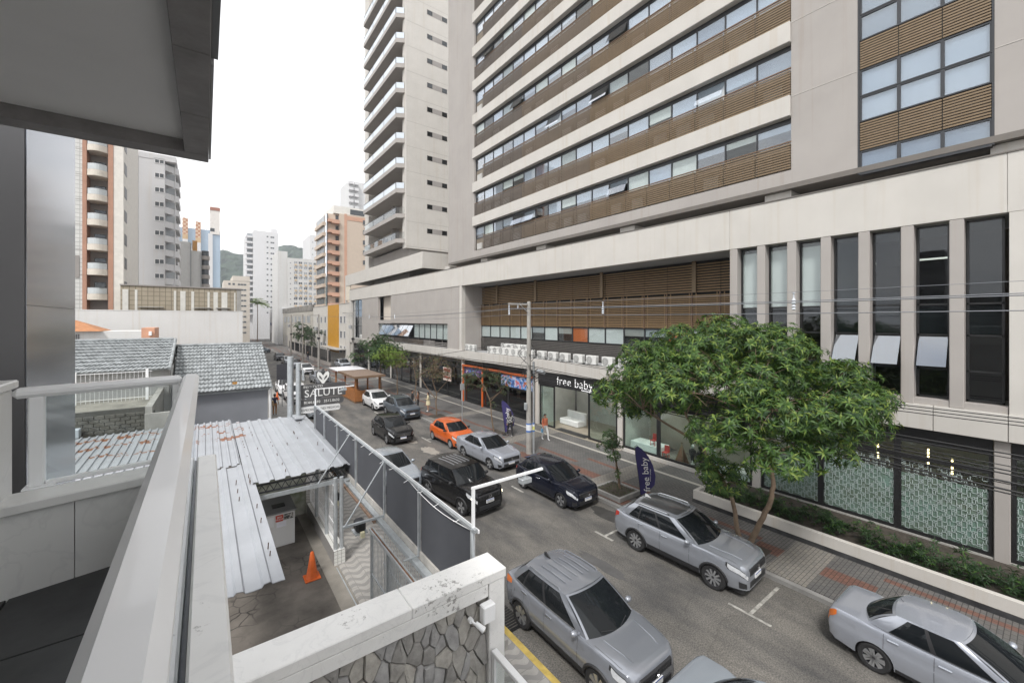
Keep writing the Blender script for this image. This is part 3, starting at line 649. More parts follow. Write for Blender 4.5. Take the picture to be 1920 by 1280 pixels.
# marble coping along the street with its slot, parapet faces
cop = MB().bbox(-.20,-.075,-3,1.18,6.94,7.0,.008).bbox(-.20,-.075,1.184,3.80,6.94,7.0,.008).bbox(-.045,.065,-3,1.18,6.94,7.0,.008).bbox(-.045,.065,1.184,3.80,6.94,7.0,.008).build('coping', marble, bal)
MB().box(-.073,-.047,-3,3.8,6.94,6.972).build('coping_channel', alu, cop)
MB().box(-.15,.03,-3,3.70,6.39,6.938).build('parapet', marble, bal)
# the cross parapet at the far end (runs a little askew)
def skew(mb, x0, y0, k):
    mb.v = [(x, y+(x-x0)*k, z) for x,y,z in mb.v]; return mb
K = .22
skew(MB().bbox(-.98,-.205,3.56,3.80,6.94,7.0,.008),-.1,0,K).build('coping', marble, bal)
for a,b in ((-.98,-.62),(-.616,-.152)): skew(MB().box(a,b,3.60,3.76,6.39,6.938),-.1,0,K).build('parapet_slab', marble, bal)
MB().bbox(-1.5,-.90,3.36,3.66,6.47,7.60,.01).build('marble_pier', marble, bal)
MB().bbox(-1.52,-.88,3.34,3.68,7.602,7.65,.008).build('pier_cap', marble, bal)
# railing: broad white top rail, posts, glass
rl = thing('balcony_railing', (-.08,1.5,7.0), 'broad white balcony railing with glass infill in the foreground', 'railing')
def railbar(x0,x1,y0,y1): return MB().bbox(x0,x1,y0,y1,7.54,7.6,.02)
railbar(-.13,-.036,-2.4,3.90).build('top_rail', rail_m, rl)
skew(railbar(-.90,-.137,3.80,3.895),-.1,0,K).build('top_rail', rail_m, rl)
skew(MB().bbox(-.84,-.78,3.815,3.875,7.002,7.543,.006).box(-.86,-.73,3.79,3.90,7.0015,7.012),-.1,0,K).build('post', rail_m, rl)
skew(MB().bbox(-.19,-.145,3.815,3.875,7.002,7.543,.006),-.1,0,K).build('post', rail_m, rl)
skew(MB().box(-.776,-.194,3.84,3.85,7.03,7.543),-.1,0,K).build('glass_panel', g_rail, rl)
skew(MB().bbox(-.776,-.194,3.825,3.865,7.002,7.028,.004),-.1,0,K).build('bottom_rail', rail_m, rl)
for a,b in ((-2.4,-.6),(-.598,1.2),(1.202,3.78)): MB().box(-.066,-.054,a,b,6.973,7.543).build('glass_panel', g_rail, rl)
# pillar beyond, soffit above
MB().box(-3.2,-1.168,5.0,6.58,0,13).build('pillar', panel_d, bal)
for a,b in ((0,4.1),(4.104,8.12),(8.124,10.1),(10.104,13)): MB().box(-1.166,-1.160,5.02,6.57,a,b).build('pillar_panel', panel_m, bal)
MB().box(-4,0.02,-6,3.9,9.32,9.7).build('upper_slab', slab_grey, bal)
MB().box(-4,-.12,-6,3.74,9.285,9.318).build('ceiling_board', ceil_m, bal)
e = MB()
e.box(-4,.02,3.742,3.9,9.2,9.318).build('soffit_trim', stone_edge, bal)
for i in range(8): MB().bbox(-.118,.02,-2.0+i*.72,-2.0+i*.72+.716 if i < 7 else 3.74,9.2,9.318,.003).build('soffit_trim', stone_edge, bal)
MB().box(.022,.05,-6,2.45,9.26,9.6).build('upper_trim', M('dark_trim', (.14,.145,.15), .5), bal)
MB().box(.022,.034,2.45,3.91,9.23,9.7).build('upper_edge', slab_grey, bal)
MB().box(-9,-4,-6,4.9,6.4,9.7).build('room_wall', white, bal)

# ================================================================ rubble stone wall with marble coping
sw = thing('stone_wall', (1.7,5.2,0), 'rough grey stone boundary wall with broad white marble coping', 'wall')
MB().box(-.2,3.30,5.088,5.42,0,4.13).build('core', M('mortar', (.15,.14,.13), .95, var=.3, vs=6, bump=.5), sw)
for a,b in ((.07,2.13),(2.134,3.62)): MB().bbox(a,b,4.99,5.50,4.16,4.30,.012).build('coping', marble, sw)
MB().bbox(-.1,3.3,4.995,5.06,3.98,4.155,.008).build('coping_apron', marble, sw)
MB().bbox(3.32,3.60,5.00,5.34,0,4.157,.012).build('end_post', marble, sw)
stones_m = [M('rubble_stone%d'%i, c, .9, var=.28, vs=7, bump=.8, bs=22) for i,c in enumerate([(.36,.345,.32),(.31,.30,.285),(.41,.39,.355),(.34,.335,.33)])]
def voronoi_cells(pts, x0, x1, z0, z1):
    out = []
    for i,(px,pz) in enumerate(pts):
        poly = [(x0,z0),(x1,z0),(x1,z1),(x0,z1)]
        for j,(qx,qz) in enumerate(pts):
            if i == j or (qx-px)**2+(qz-pz)**2 > 1.2: continue
            mx_, mz_ = (px+qx)/2,(pz+qz)/2; nx_, nz_ = qx-px,qz-pz
            new = []
            for k in range(len(poly)):
                a, b = poly[k], poly[(k+1)%len(poly)]
                da = (a[0]-mx_)*nx_+(a[1]-mz_)*nz_; db = (b[0]-mx_)*nx_+(b[1]-mz_)*nz_
                if da <= 0: new.append(a)
                if (da < 0 < db) or (db < 0 < da):
                    t_ = da/(da-db); new.append((a[0]+(b[0]-a[0])*t_, a[1]+(b[1]-a[1])*t_))
            poly = new
            if len(poly) < 3: break
        if len(poly) >= 3: out.append(poly)
    return out
rs = random.Random(5); pts = []
tries = 0
while len(pts) < 210 and tries < 14000:
    tries += 1; p = (rs.uniform(-.1,3.3), rs.uniform(1.3,4.0))
    if all(((p[0]-q[0])/.75)**2+((p[1]-q[1])/1.15)**2 > (.36 if len(pts) < 24 else .21 if len(pts) < 80 else .14)**2 for q in pts): pts.append(p)
for poly in [[(a_*.75, b_*1.2) for a_,b_ in q_] for q_ in voronoi_cells([(a_/.75, b_/1.2) for a_,b_ in pts], -.1/.75, 3.31/.75, 1.3/1.2, 3.975/1.2)]:
    cx = sum(p[0] for p in poly)/len(poly); cz = sum(p[1] for p in poly)/len(poly)
    # densify and roughen the outline
    ring = []
    for k in range(len(poly)):
        a, b = poly[k], poly[(k+1)%len(poly)]
        L_ = math.hypot(b[0]-a[0], b[1]-a[1]); m_ = max(1, int(L_/.07))
        for q in range(m_): ring.append((a[0]+(b[0]-a[0])*q/m_, a[1]+(b[1]-a[1])*q/m_))
    n = len(ring)
    if n < 4: continue
    def sh(f, dj): return [(cx+(p[0]-cx)*f+rs.uniform(-dj,dj), cz+(p[1]-cz)*f+rs.uniform(-dj,dj)) for p in ring]
    r0 = sh(.965,.008); r1 = [(cx+(p[0]-cx)*.90+rs.uniform(-.003,.003), cz+(p[1]-cz)*.90) for p in r0]; r2 = [(cx+(p[0]-cx)*.55, cz+(p[1]-cz)*.55) for p in r1]
    d1 = 5.06+rs.uniform(-.02,.015); mb = MB()
    tx, tz = rs.uniform(-.16,.16), rs.uniform(-.18,.18)
    def dep(p, d): return d+(p[0]-cx)*tx+(p[1]-cz)*tz+rs.uniform(-.006,.006)
    rows = [[(p[0],5.11,p[1]) for p in r0],[(p[0],dep(p,d1+.015),p[1]) for p in r0],[(p[0],dep(p,d1-.006),p[1]) for p in r1],[(p[0],dep(p,d1-.009),p[1]) for p in r2]]
    vs = sum(rows,[])+[(cx,d1-.02,cz)]; fs = []
    for a in range(3):
        for k in range(n): fs.append((a*n+k, a*n+(k+1)%n, (a+1)*n+(k+1)%n, (a+1)*n+k))
    for k in range(n): fs.append((3*n+k, 3*n+(k+1)%n, 4*n))
    mb.add(vs, [f[::-1] for f in fs]); mb.build('stone', rs.choice(stones_m), sw, smooth=25)
jb = thing('junction_box', (3.25,4.93,3.8), 'white plastic junction box under the end of the stone wall coping', 'box')
MB().bbox(3.14,3.34,4.86,4.99,3.70,3.95,.015).build('case', rail_m, jb)
sc = thing('spot_light', (3.0,4.94,3.78), 'small white swivel spotlight fixed below the stone wall coping', 'spotlight')
MB().cyl((2.98,4.99,3.80),(2.98,4.93,3.80),.035).cyl((2.98,4.93,3.80),(3.03,4.87,3.76),.015).build('bracket', rail_m, sc); MB().cyl((3.02,4.89,3.78),(3.10,4.80,3.70),.03,.045,14).build('head', rail_m, sc)
lr = thing('terrace_railing', (3.38,3.5,2), 'white metal railing on a low wall below the stone wall post', 'railing')
MB().bbox(3.30,3.46,.5,4.95,.15,2.3,.01).build('low_wall', marble, lr)
MB().bbox(3.33,3.43,.5,4.97,3.14,3.2,.008).build('top_rail', rail_m, lr); MB().bbox(3.36,3.40,.5,4.97,2.42,2.46,.005).build('bottom_rail', rail_m, lr)
for k in range(9): MB().bbox(3.35,3.41,.52+k*.55,.58+k*.55,2.302,3.138,.005).build('post', rail_m, lr)
MB().box(3.372,3.384,.6,4.9,2.47,3.138).build('glass_panel', g_rail, lr)

# ================================================================ clinic yard
def yard_mat():
    m = M('cracked_yard', (.135,.12,.105), .9, var=.5, vs=1.1, bump=.5, bs=50); t = m.node_tree; n = t.nodes; l = t.links.new; b = n['Principled BSDF']
    src = b.inputs['Base Color'].links[0].from_socket
    tcn = n.new('ShaderNodeTexCoord')
    nz = n.new('ShaderNodeTexNoise'); nz.inputs['Scale'].default_value = 6; l(tcn.outputs['Object'], nz.inputs['Vector'])
    mxv = n.new('ShaderNodeMixRGB'); mxv.inputs['Fac'].default_value = .07; l(tcn.outputs['Object'], mxv.inputs['Color1']); l(nz.outputs['Color'], mxv.inputs['Color2'])
    v = n.new('ShaderNodeTexVoronoi'); v.feature = 'DISTANCE_TO_EDGE'; v.inputs['Scale'].default_value = 2.6; l(mxv.outputs['Color'], v.inputs['Vector'])
    r = n.new('ShaderNodeValToRGB'); r.color_ramp.elements[0].position = .01; r.color_ramp.elements[0].color = (1,1,1,1); r.color_ramp.elements[1].position = .06; r.color_ramp.elements[1].color = (0,0,0,1); l(v.outputs['Distance'], r.inputs['Fac'])
    a = n.new('ShaderNodeTexNoise'); a.inputs['Scale'].default_value = .6; a.inputs['Detail'].default_value = 3; l(tcn.outputs['Object'], a.inputs['Vector'])
    r2 = n.new('ShaderNodeValToRGB'); r2.color_ramp.elements[0].position = .50; r2.color_ramp.elements[0].color = (.03,.03,.03,1); r2.color_ramp.elements[1].position = .66; l(a.outputs['Fac'], r2.inputs['Fac'])
    mm = n.new('ShaderNodeMixRGB'); mm.blend_type = 'MULTIPLY'; mm.inputs['Fac'].default_value = 1; l(r.outputs['Color'], mm.inputs['Color1']); l(r2.outputs['Color'], mm.inputs['Color2'])
    mu = n.new('ShaderNodeMixRGB'); mu.inputs['Color2'].default_value = (.018,.016,.014,1); l(mm.outputs['Color'], mu.inputs['Fac']); l(src, mu.inputs['Color1'])
    l(mu.outputs['Color'], b.inputs['Base Color']); return m
struct(MB().box(-8,2.96,5.43,30,-.2,.12).build('yard', yard_mat()))
struct(MB().box(2.962,3.418,5.43,29.6,-.2,.135).build('driveway', M('driveway_concrete', (.26,.24,.21), .9, var=.25, vs=1.5, bump=.3)))
struct(MB().box(3.33,3.36,5.43,13.8,.1355,.15).build('gate_track', galv))
# cone
def cone_thing(loc, label, s=1.0):
    t = thing('traffic_cone', loc, label, 'cone', 'traffic cones', local=True)
    om = M('cone_orange', (.62,.12,.02), .5, var=.15, vs=8)
    MB().bbox(-.2*s,.2*s,-.2*s,.2*s,0,.035*s,.01).build('base', om, t)
    MB().lathe([(.165*s,.036*s),(.15*s,.07*s),(.10*s,.35*s),(.045*s,.70*s),(.03*s,.72*s),(.0001,.722*s)],(0,0,0),18).build('body', om, t, smooth=40)
    return t
c1 = cone_thing((2.62,13.75,.12), 'plain orange traffic cone standing in the clinic yard', 1.1)
# reception desk with posters
bt = thing('reception_booth', (1.9,16.9,.12), 'white reception counter with a small notice and red sign in the yard', 'counter')
MB().bbox(1.35,2.55,16.3,17.9,.12,1.28,.01).build('cabinet', white, bt)
MB().bbox(1.30,2.60,16.25,17.95,1.281,1.33,.008).build('counter_top', M('grey_top', (.20,.20,.20), .5), bt)
MB().box(1.9,2.3,16.7,17.0,1.331,1.36).build('tray', black_metal, bt)
MB().box(1.95,2.18,16.29,16.299,1.0,1.22).build('red_notice', M('red_print', (.50,.06,.03), .5), bt)
MB().box(2.185,2.50,16.29,16.299,1.02,1.22).build('photo_notice', poster_mat('photo_print', [(.05,.05,.05),(.25,.24,.22),(.5,.48,.45),(.1,.1,.1)], 9), bt)
MB().box(1.98,2.28,16.292,16.299,.80,.985).build('paper_notice', M('paper', (.74,.73,.78), .8), bt)
MB().box(1.68,1.90,16.292,16.299,.86,1.2).build('paper_notice', M('paper2', (.70,.70,.70), .8), bt)
tm = M('print_white', (.8,.8,.78), .6)
def front_mx(x, y, z): return Matrix.Translation((x,y,z)) @ Matrix(((1,0,0,0),(0,0,-1,0),(0,1,0,0),(0,0,0,1)))
text('BEM\nVINDO', .075, 'lettering', tm, bt, front_mx(2.065,16.287,1.11), .001)
# back wall of the yard with moss, bin bag
MB_back = MB().box(.9,3.3,18.45,18.7,0,2.7)
tag(MB_back.build('yard_back_wall', M('mossy_white_wall', (.55,.55,.50), .9, var=.4, vs=1.6, streak=.5, tint=(.25,.30,.16)), loc=(2.1,18.5,0)), 'stained white wall with moss behind the reception counter', 'wall')
# low tiled wall with pipe posts and mesh fence
lw = thing('yard_fence', (3.45,16,0), 'white tiled low wall with galvanised pipes and mesh fence beside the yard', 'fence')
MB().box(3.30,3.66,13.95,18.4,.10,.58).build('core', M('tile_grout', (.22,.21,.20), .9), lw)
tl = meshof(MB().bbox(0,.105,0,.008,0,.105,.002), 'small_tile', M('white_tile', (.66,.66,.63), .3, var=.12, vs=9))
for i in range(3):
    for j in range(4): inst(tl, 'tile', (3.305+i*.117,13.941,.12+j*.115), lw)
tlt = meshof(MB().bbox(0,.105,0,.105,0,.008,.002), 'small_tile_top', tl.materials[0])
for i in range(3):
    for j in range(37): inst(tlt, 'tile', (3.305+i*.117,13.97+j*.117,.581), lw)
for x,y,h in ((3.38,14.08,2.9),(3.56,14.06,2.9),(3.38,15.3,2.9),(3.38,16.9,2.9)):
    MB().cyl((x,y,.592),(x,y,h),.062,n=14).build('pipe_post', galv, lw, smooth=40)
fm = MB()
for k in range(30): fm.box(3.44,3.452,14.3+k*.138,14.312+k*.138,.65,2.5)
for z in (.66,1.2,1.8,2.45): fm.box(3.435,3.457,14.2,18.4,z,z+.02)
fm.build('mesh_bars', rail_m, lw, kind='stuff')
fp = MB()
for k in range(4): fp.box(3.42,3.47,14.25+k*1.35,14.30+k*1.35,.6,2.55)
fp.build('mesh_frame', rail_m, lw)
# sliding gate
gt = thing('sliding_gate', (3.6,8.4,.15), 'grey steel sliding gate of vertical bars behind the marble coping', 'gate')
MB().box(3.57,3.63,11.12,11.2,.16,2.30).build('end_post', galv, gt); MB().box(3.57,3.63,9.9,9.96,.2,2.30).build('post', galv, gt)
MB().box(3.575,3.625,5.6,11.12,.18,.24).box(3.58,3.62,5.6,11.12,1.15,1.19).build('rail', galv, gt)
MB().box(3.545,3.575,5.6,11.22,2.302,2.38).box(3.625,3.655,5.6,11.22,2.302,2.38).build('top_channel', galv, gt)
MB().box(3.577,3.623,5.6,11.2,2.33,2.36).build('top_track', M('rusty_brown', (.16,.075,.035), .8, var=.4, vs=8), gt)
for k in range(52): MB().box(3.592,3.608,5.65+k*.105,5.666+k*.105,.24,2.30).build('bar', galv, gt)
g2 = thing('rear_fence', (4.0,9,.15), 'grey steel bar fence standing behind the sliding gate under the sign frame', 'fence')
for k in range(46): MB().box(3.995,4.009,5.65+k*.125,5.664+k*.125,.2,2.40).build('bar', galv, g2)
MB().box(3.98,4.02,5.6,11.4,.18,.22).box(3.98,4.02,5.6,11.4,1.2,1.23).build('rail', galv, g2)
# long sign frame: dark banner seen from behind
sg = thing('banner_frame', (4.05,13.5,2.5), 'long dark grey banner on a steel frame seen from behind, along the pavement', 'sign frame')
ban = M('banner_back', (.062,.065,.075), .75, var=.12, vs=1.2)
py = [6.6,8.98,11.3,14.0,16.4,18.5,20.4]
for a,b in zip(py[:-1],py[1:]): MB().box(4.04,4.05,a+.03,b-.03,2.62,4.05).build('banner_sheet', ban, sg)
for y in py: MB().box(3.97,4.03,y-.025,y+.025,2.50,4.10).build('post', galv, sg)
MB().box(3.99,4.06,6.5,20.5,4.052,4.115).build('top_rail', galv, sg); MB().box(4.062,4.10,6.5,20.5,4.03,4.09).build('top_rail', rail_m, sg)
MB().box(4.0,4.10,5.6,20.5,2.44,2.618).build('bottom_beam', M('dirty_white_beam', (.42,.40,.37), .7, var=.3, vs=3), sg)
MB().box(3.80,3.86,5.6,22,2.40,2.50).box(3.88,3.995,5.6,22,2.40,2.43).build('track_beam', galv, sg)
MB().box(3.70,3.76,11.3,22,2.42,2.49).build('track_beam', M('rust_beam', (.20,.13,.09), .8, var=.4, vs=5), sg)
for y, in ((11.35,),(14.75,)):
    MB().box(2.9,4.0,y-.03,y+.03,2.505,2.56).build('cross_arm', galv, sg)
    MB().cyl((2.95,y,2.53),(4.0,y-.05,4.08),.022,n=8).build('brace', galv, sg)
MB().box(3.62,3.99,8.95,9.0,2.505,2.53).build('cross_arm', galv, sg)
MB().cyl((4.0,6.62,4.08),(3.75,6.0,2.5),.03,n=8).build('brace', galv, sg)
for k in range(16):
    y = 6.9+k*.85+rnd.random()*.3; MB().tube([(4.0,y,4.1),(3.95,y+.03,4.06),(3.9,y+.08,4.0+.06*rnd.random())],.006,4).build('zip_tie', rail_m, sg)
MB().tube([(4.0,6.7+k*.35,4.03-.12*math.sin(k/8*math.pi)+.02) for k in range(9)],.008,5).build('cable', rail_m, sg)
def lamp_arm(y, label):
    t = thing('lamp_arm', (4.05,y,4.1), label, 'light bracket', 'light brackets on the sign frame')
    MB().box(4.01,4.06,y-.025,y+.025,2.6,4.82).build('upright', rail_m, t); MB().box(4.0,5.75,y-.023,y+.023,4.822,4.867).build('arm', rail_m, t)
    MB().bbox(5.15,5.4,y-.08,y+.08,4.66,4.76,.01).box(5.25,5.29,y-.02,y+.02,4.76,4.82).build('flood_light', galv, t)
lamp_arm(6.62, 'white square-tube light bracket reaching over the street at the near end of the banner')
lamp_arm(20.45, 'white square-tube light bracket at the far end of the banner')
def motor(loc, label):
    t = thing('gate_motor', loc, label, 'gate motor', 'gate motors', local=True)
    MB().bbox(-.13,.13,-.17,.17,0,.30,.05).build('housing', M('black_plastic', (.02,.02,.022), .45), t, smooth=40); MB().box(-.17,.17,-.2,.2,-.04,-.002).build('plate', galv, t)
    MB().bbox(-.05,.06,-.30,-.21,-.1,.06,.01).build('switch', M('yellow_plastic', (.55,.52,.36), .5), t)
motor((3.42,11.62,2.2), 'black gate motor on the end of the sliding gate'); motor((3.75,15.7,1.5), 'black gate motor farther along the fence under the roof')
# corrugated roof over the yard
def roof_mat():
    m = M('painted_roof_sheet', (.37,.385,.41), .45, .2, var=.10, vs=1.2, streak=0); t = m.node_tree; n = t.nodes; l = t.links.new; b = n['Principled BSDF']
    src = b.inputs['Base Color'].links[0].from_socket
    tcn = n.new('ShaderNodeTexCoord'); sep = n.new('ShaderNodeSeparateXYZ'); l(tcn.outputs['Object'], sep.inputs[0])
    def mth(op, a, bb=None):
        x = n.new('ShaderNodeMath'); x.operation = op
        for i, q in enumerate((a,bb)):
            if q is None: continue
            if isinstance(q,(int,float)): x.inputs[i].default_value = q
            else: l(q, x.inputs[i])
        return x.outputs[0]
    nz = n.new('ShaderNodeTexNoise'); nz.inputs['Scale'].default_value = 2.4; nz.inputs['Detail'].default_value = 6; l(tcn.outputs['Object'], nz.inputs['Vector'])
    row = mth('LESS_THAN', mth('FRACT', mth('MULTIPLY', sep.outputs['Y'], .75)), .38)
    msk = mth('MULTIPLY', mth('MULTIPLY', row, mth('LESS_THAN', sep.outputs['X'], 1.4-1.6)), mth('GREATER_THAN', nz.outputs['Fac'], .52))
    msk = mth('MULTIPLY', msk, mth('GREATER_THAN', sep.outputs['Y'], 2.0))
    mu = n.new('ShaderNodeMixRGB'); mu.inputs['Color2'].default_value = (.23,.085,.03,1); l(msk, mu.inputs['Fac']); l(src, mu.inputs['Color1'])
    l(mu.outputs['Color'], b.inputs['Base Color']); return m
rm = roof_mat()
cr_ = thing('canopy_roof', (1.6,18,0), 'white corrugated metal roof over the clinic yard with rust patches', 'roof')
def corr(x0, x1, y0, y1, z, pitch, h, ny=6):
    pts = []; x = x0
    while x < x1:
        for dx, dz in ((0,0),(.30,0),(.38,h),(.62,h),(.70,0)):
            if x+dx*pitch <= x1: pts.append((x+dx*pitch, dz))
        x += pitch
    pts.append((x1,0)); mb = MB()
    rows = []
    for j in range(ny+1):
        y = y0+(y1-y0)*j/ny
        rows.append([(px, y+(.03*math.sin(px*7) if j in (0,ny) else 0), z(y)+dz+.012*math.sin(px*1.7+y)) for px,dz in pts])
    mb.grid(rows); mb.grid([[(a,b,c-.012) for a,b,c in r] for r in rows], flip=True); return mb
corr(1.02,4.15,14.8,23.6,lambda y: 2.98+.012*(y-14.8),.44,.055).build('roof_sheet', rm, cr_)
corr(-5.2,1.0,17.2,24.4,lambda y: 2.90+.02*(y-14.8),.24,.05).build('roof_sheet', rm, cr_)
corr(-.6,1.24,8.98,17.0,lambda y: 3.0-.004*(y-9),.44,.05).build('roof_sheet', rm, cr_)
MB().box(1.25,3.9,14.86,14.92,2.86,2.90).box(1.25,3.9,14.86,14.92,2.62,2.66).build('truss_chord', alu, cr_)
tr = MB()
for k in range(12): tr.cyl((1.3+k*.215,14.89,2.66),(1.3+k*.215+.107,14.89,2.86),.012,n=5).cyl((1.3+k*.215+.107,14.89,2.86),(1.3+k*.215+.215,14.89,2.66),.012,n=5)
tr.build('truss_web', alu, cr_)
MB().box(1.1,3.75,14.7,14.78,2.48,2.6).build('gutter_beam', galv, cr_)
for x,y in ((1.15,14.74),(3.7,23),(1.1,23),(-4.8,23.5),(-4.8,17.6)): MB().box(x-.04,x+.04,y-.04,y+.04,.12,2.86).build('roof_post', galv, cr_)
# small fixings on the sheets
for k in range(46):
    x = rnd.choice([1.2,1.6,2.1,2.6,3.1,3.6,.3,.75,1.1]); y = rnd.uniform(15.2,23) if x > 1.15 else rnd.uniform(9.5,16.5)
    MB().cyl((x,y,2.98),(x+.01,y,3.09+.05*rnd.random()),.012,n=5).build('roof_bolt', M('bolt_rust', (.10,.06,.04), .8) if k == 0 else bpy.data.materials['bolt_rust'], cr_)
MB().bbox(3.5,3.9,22.3,23.2,3.14,3.24,.02).build('roof_hatch', rm, cr_)

# ================================================================ the clinic sign on two posts
cs = thing('clinic_sign', (4.4,23.1,0), 'dark grey clinic sign with white lettering on two tall steel posts', 'sign')
MB().cyl((3.46,23.4,.15),(3.46,23.4,6.15),.15,n=18).build('post', galv, cs, smooth=40); MB().cyl((3.74,22.9,.15),(3.74,22.9,5.85),.12,n=18).build('post', galv, cs, smooth=40)
sgr = M('sign_grey', (.085,.083,.085), .5)
def rrect(x0,x1,z0,z1,r,n=6,rl=None):
    p = []; 
    for cx,cz,a0,rr in ((x1-r,z1-r,0,r),(x0+(rl if rl is not None else r),z1-(rl if rl is not None else r),90,rl if rl is not None else r),(x0+(rl if rl is not None else r),z0+(rl if rl is not None else r),180,rl if rl is not None else r),(x1-r,z0+r,270,r)):
        for k in range(n+1): a = rad(a0+90*k/n); p.append((cx+rr*math.cos(a), cz+rr*math.sin(a)))
    return p
SY = 23.0
MB().prism(rrect(3.84,6.02,4.02,4.72,.05),SY-.06,SY+.02,'y').build('name_board', sgr, cs)
MB().prism(rrect(3.84,5.92,3.62,3.98,.16,rl=.02),SY-.06,SY+.02,'y').build('phone_board', sgr, cs)
MB().prism(rrect(3.84,5.74,3.28,3.59,.10,rl=.02),SY-.06,SY+.02,'y').build('white_board', M('sign_pale', (.72,.72,.72), .5), cs)
text('SALUTE', .52, 'lettering', tm, cs, front_mx(4.93,SY-.064,4.25), .003, spacing=1.04)
text('INSTITUTO', .17, 'lettering', tm, cs, front_mx(4.42,SY-.064,4.60), .003, spacing=1.1)
text('9144.6692   3512.8632', .185, 'lettering', tm, cs, front_mx(4.85,SY-.064,3.80), .003)
text('ESPECIALIDADES MÉDICAS', .155, 'lettering', sgr, cs, front_mx(4.79,SY-.064,3.435), .003)
# emblem: shield-like heart of two raised wings with a small head above
def em(pts, y0, y1, m, nm): MB().prism(pts, y0, y1, 'y').build(nm, m, cs)
ht = [(4.9+.30*s_, 4.66+(z-4.62)*.82) for s_, z in ((0,4.62),(.55,4.90),(.95,5.12),(1.0,5.32),(.78,5.46),(.4,5.40),(0,5.20),(-.4,5.40),(-.78,5.46),(-1.0,5.32),(-.95,5.12),(-.55,4.90))]
em([(4.9+(x-4.9)*1.18, 5.0+(z-5.0)*1.15) for x,z in ht], SY-.05, SY, sgr, 'emblem_back')
em(ht, SY-.058, SY-.052, tm, 'emblem')
for s_ in (-1,1): em([(4.9+s_*.04,4.90),(4.9+s_*.18,5.03),(4.9+s_*.20,5.16),(4.9+s_*.12,5.10),(4.9+s_*.06,5.0)], SY-.064, SY-.059, sgr, 'emblem_cut')
MB().ball((4.9,SY-.03,5.42),.08,12,8,(1,.3,1)).build('emblem_head', sgr, cs)
MB().bbox(3.86,3.94,22.5,22.7,5.0,5.5,.01).build('meter_box', galv, cs)
MB().tube([(3.74,22.78,5.5),(3.95,22.7,5.3),(4.05,22.7,5.0),(4.0,22.72,4.85),(3.9,22.75,5.1)],.012,5).build('loose_cable', black_metal, cs)

# ================================================================ neighbour house with grey tiled roof
hs = thing('tiled_house', (1,33,0), 'low grey-blue house with grey pantile roof beside the clinic yard', 'house')
MB().box(-1.6,3.3,31.3,43,0,3.6).build('wall', M('blue_grey_render', (.22,.23,.255), .85, var=.1, vs=.8), hs)
MB().box(-8,-1.62,31.6,43,0,5.1).build('wall', M('pale_house_wall', (.45,.45,.44), .85), hs)
tile_m = M('grey_roof_tile', (.34,.36,.37), .7, var=.25, vs=2.5, bump=.2, tint=(.22,.235,.24))
def tiles(x0, x1, ya, za, yb, zb, rows, par):
    mb = MB(); pitch = .20; nx = int((x1-x0)/pitch*4)
    for r in range(rows):
        t0, t1 = r/rows, (r+1.12)/rows
        y0, y1 = ya+(yb-ya)*t0, ya+(yb-ya)*t1; z0, z1 = za+(zb-za)*t0, za+(zb-za)*t1
        A = []; B = []; D = []
        for i in range(nx+1):
            x = x0+(x1-x0)*i/nx; u = (x-x0)/pitch; wv = .03*math.sin(2*math.pi*u)+.006*math.sin(r*3.1+int(u)*2.3)
            A.append((x,y0,z0+wv+.085)); B.append((x,y1,z1+wv+.005)); D.append((x,y0+.10,z0-.035))
        mb.grid([D,A,B])
    return mb.build('roof_tiles', tile_m, par, kind='stuff')
tiles(-1.55,3.5,30.9,3.62,37.0,6.15,13,hs); tiles(-8.2,-1.75,31.0,5.15,37.0,6.62,10,hs)
MB().add([(-1.7,37.02,6.15),(3.5,37.02,6.15),(3.5,43,3.7),(-1.7,43,3.7)],[(0,1,2,3)]).add([(-8.2,37.02,6.62),(-1.75,37.02,6.62),(-1.75,43,5.0),(-8.2,43,5.0)],[(0,1,2,3)]).build('roof_back', tile_m, hs)
MB().tube([(-1.7,37,6.22),(3.5,37,6.22)],.10,8).tube([(-8.2,37,6.70),(-1.75,37,6.70)],.10,8).build('ridge', tile_m, hs)
MB().tube([(-1.66,31,5.2),(-1.66,37,6.68)],.09,8).build('valley_tile', tile_m, hs)
MB().add([(-1.70,31.0,3.6),(-1.70,37,3.6),(-1.70,37,6.7),(-1.70,31.0,5.2)],[(0,1,2,3)]).build('gable', taupe, hs)
gw = MB()
for k in range(14): gw.box(3.46,3.54,30.9+k*.436,30.9+k*.436+.06,3.60+k*.181-.05,3.60+k*.181+.16)
gw.build('rake_tiles', tile_m, hs, kind='stuff')
MB().box(3.31,3.33,31.2,43,.15,3.6).prism([(31.2,3.6),(43,3.6),(37,6.0)],3.31,3.34,'x').build('gable_wall', white, hs)
MB().box(-1.5,3.4,31.22,31.29,3.45,3.55).build('gutter', galv, hs)
MB().cyl((3.42,31.2,.15),(3.42,31.2,3.5),.05,n=10).build('downpipe', rail_m, hs)
MB().box(1.35,1.6,30.86,30.9,4.0,4.15).build('odd_tile', M('ochre_tile', (.45,.22,.05), .7), hs)
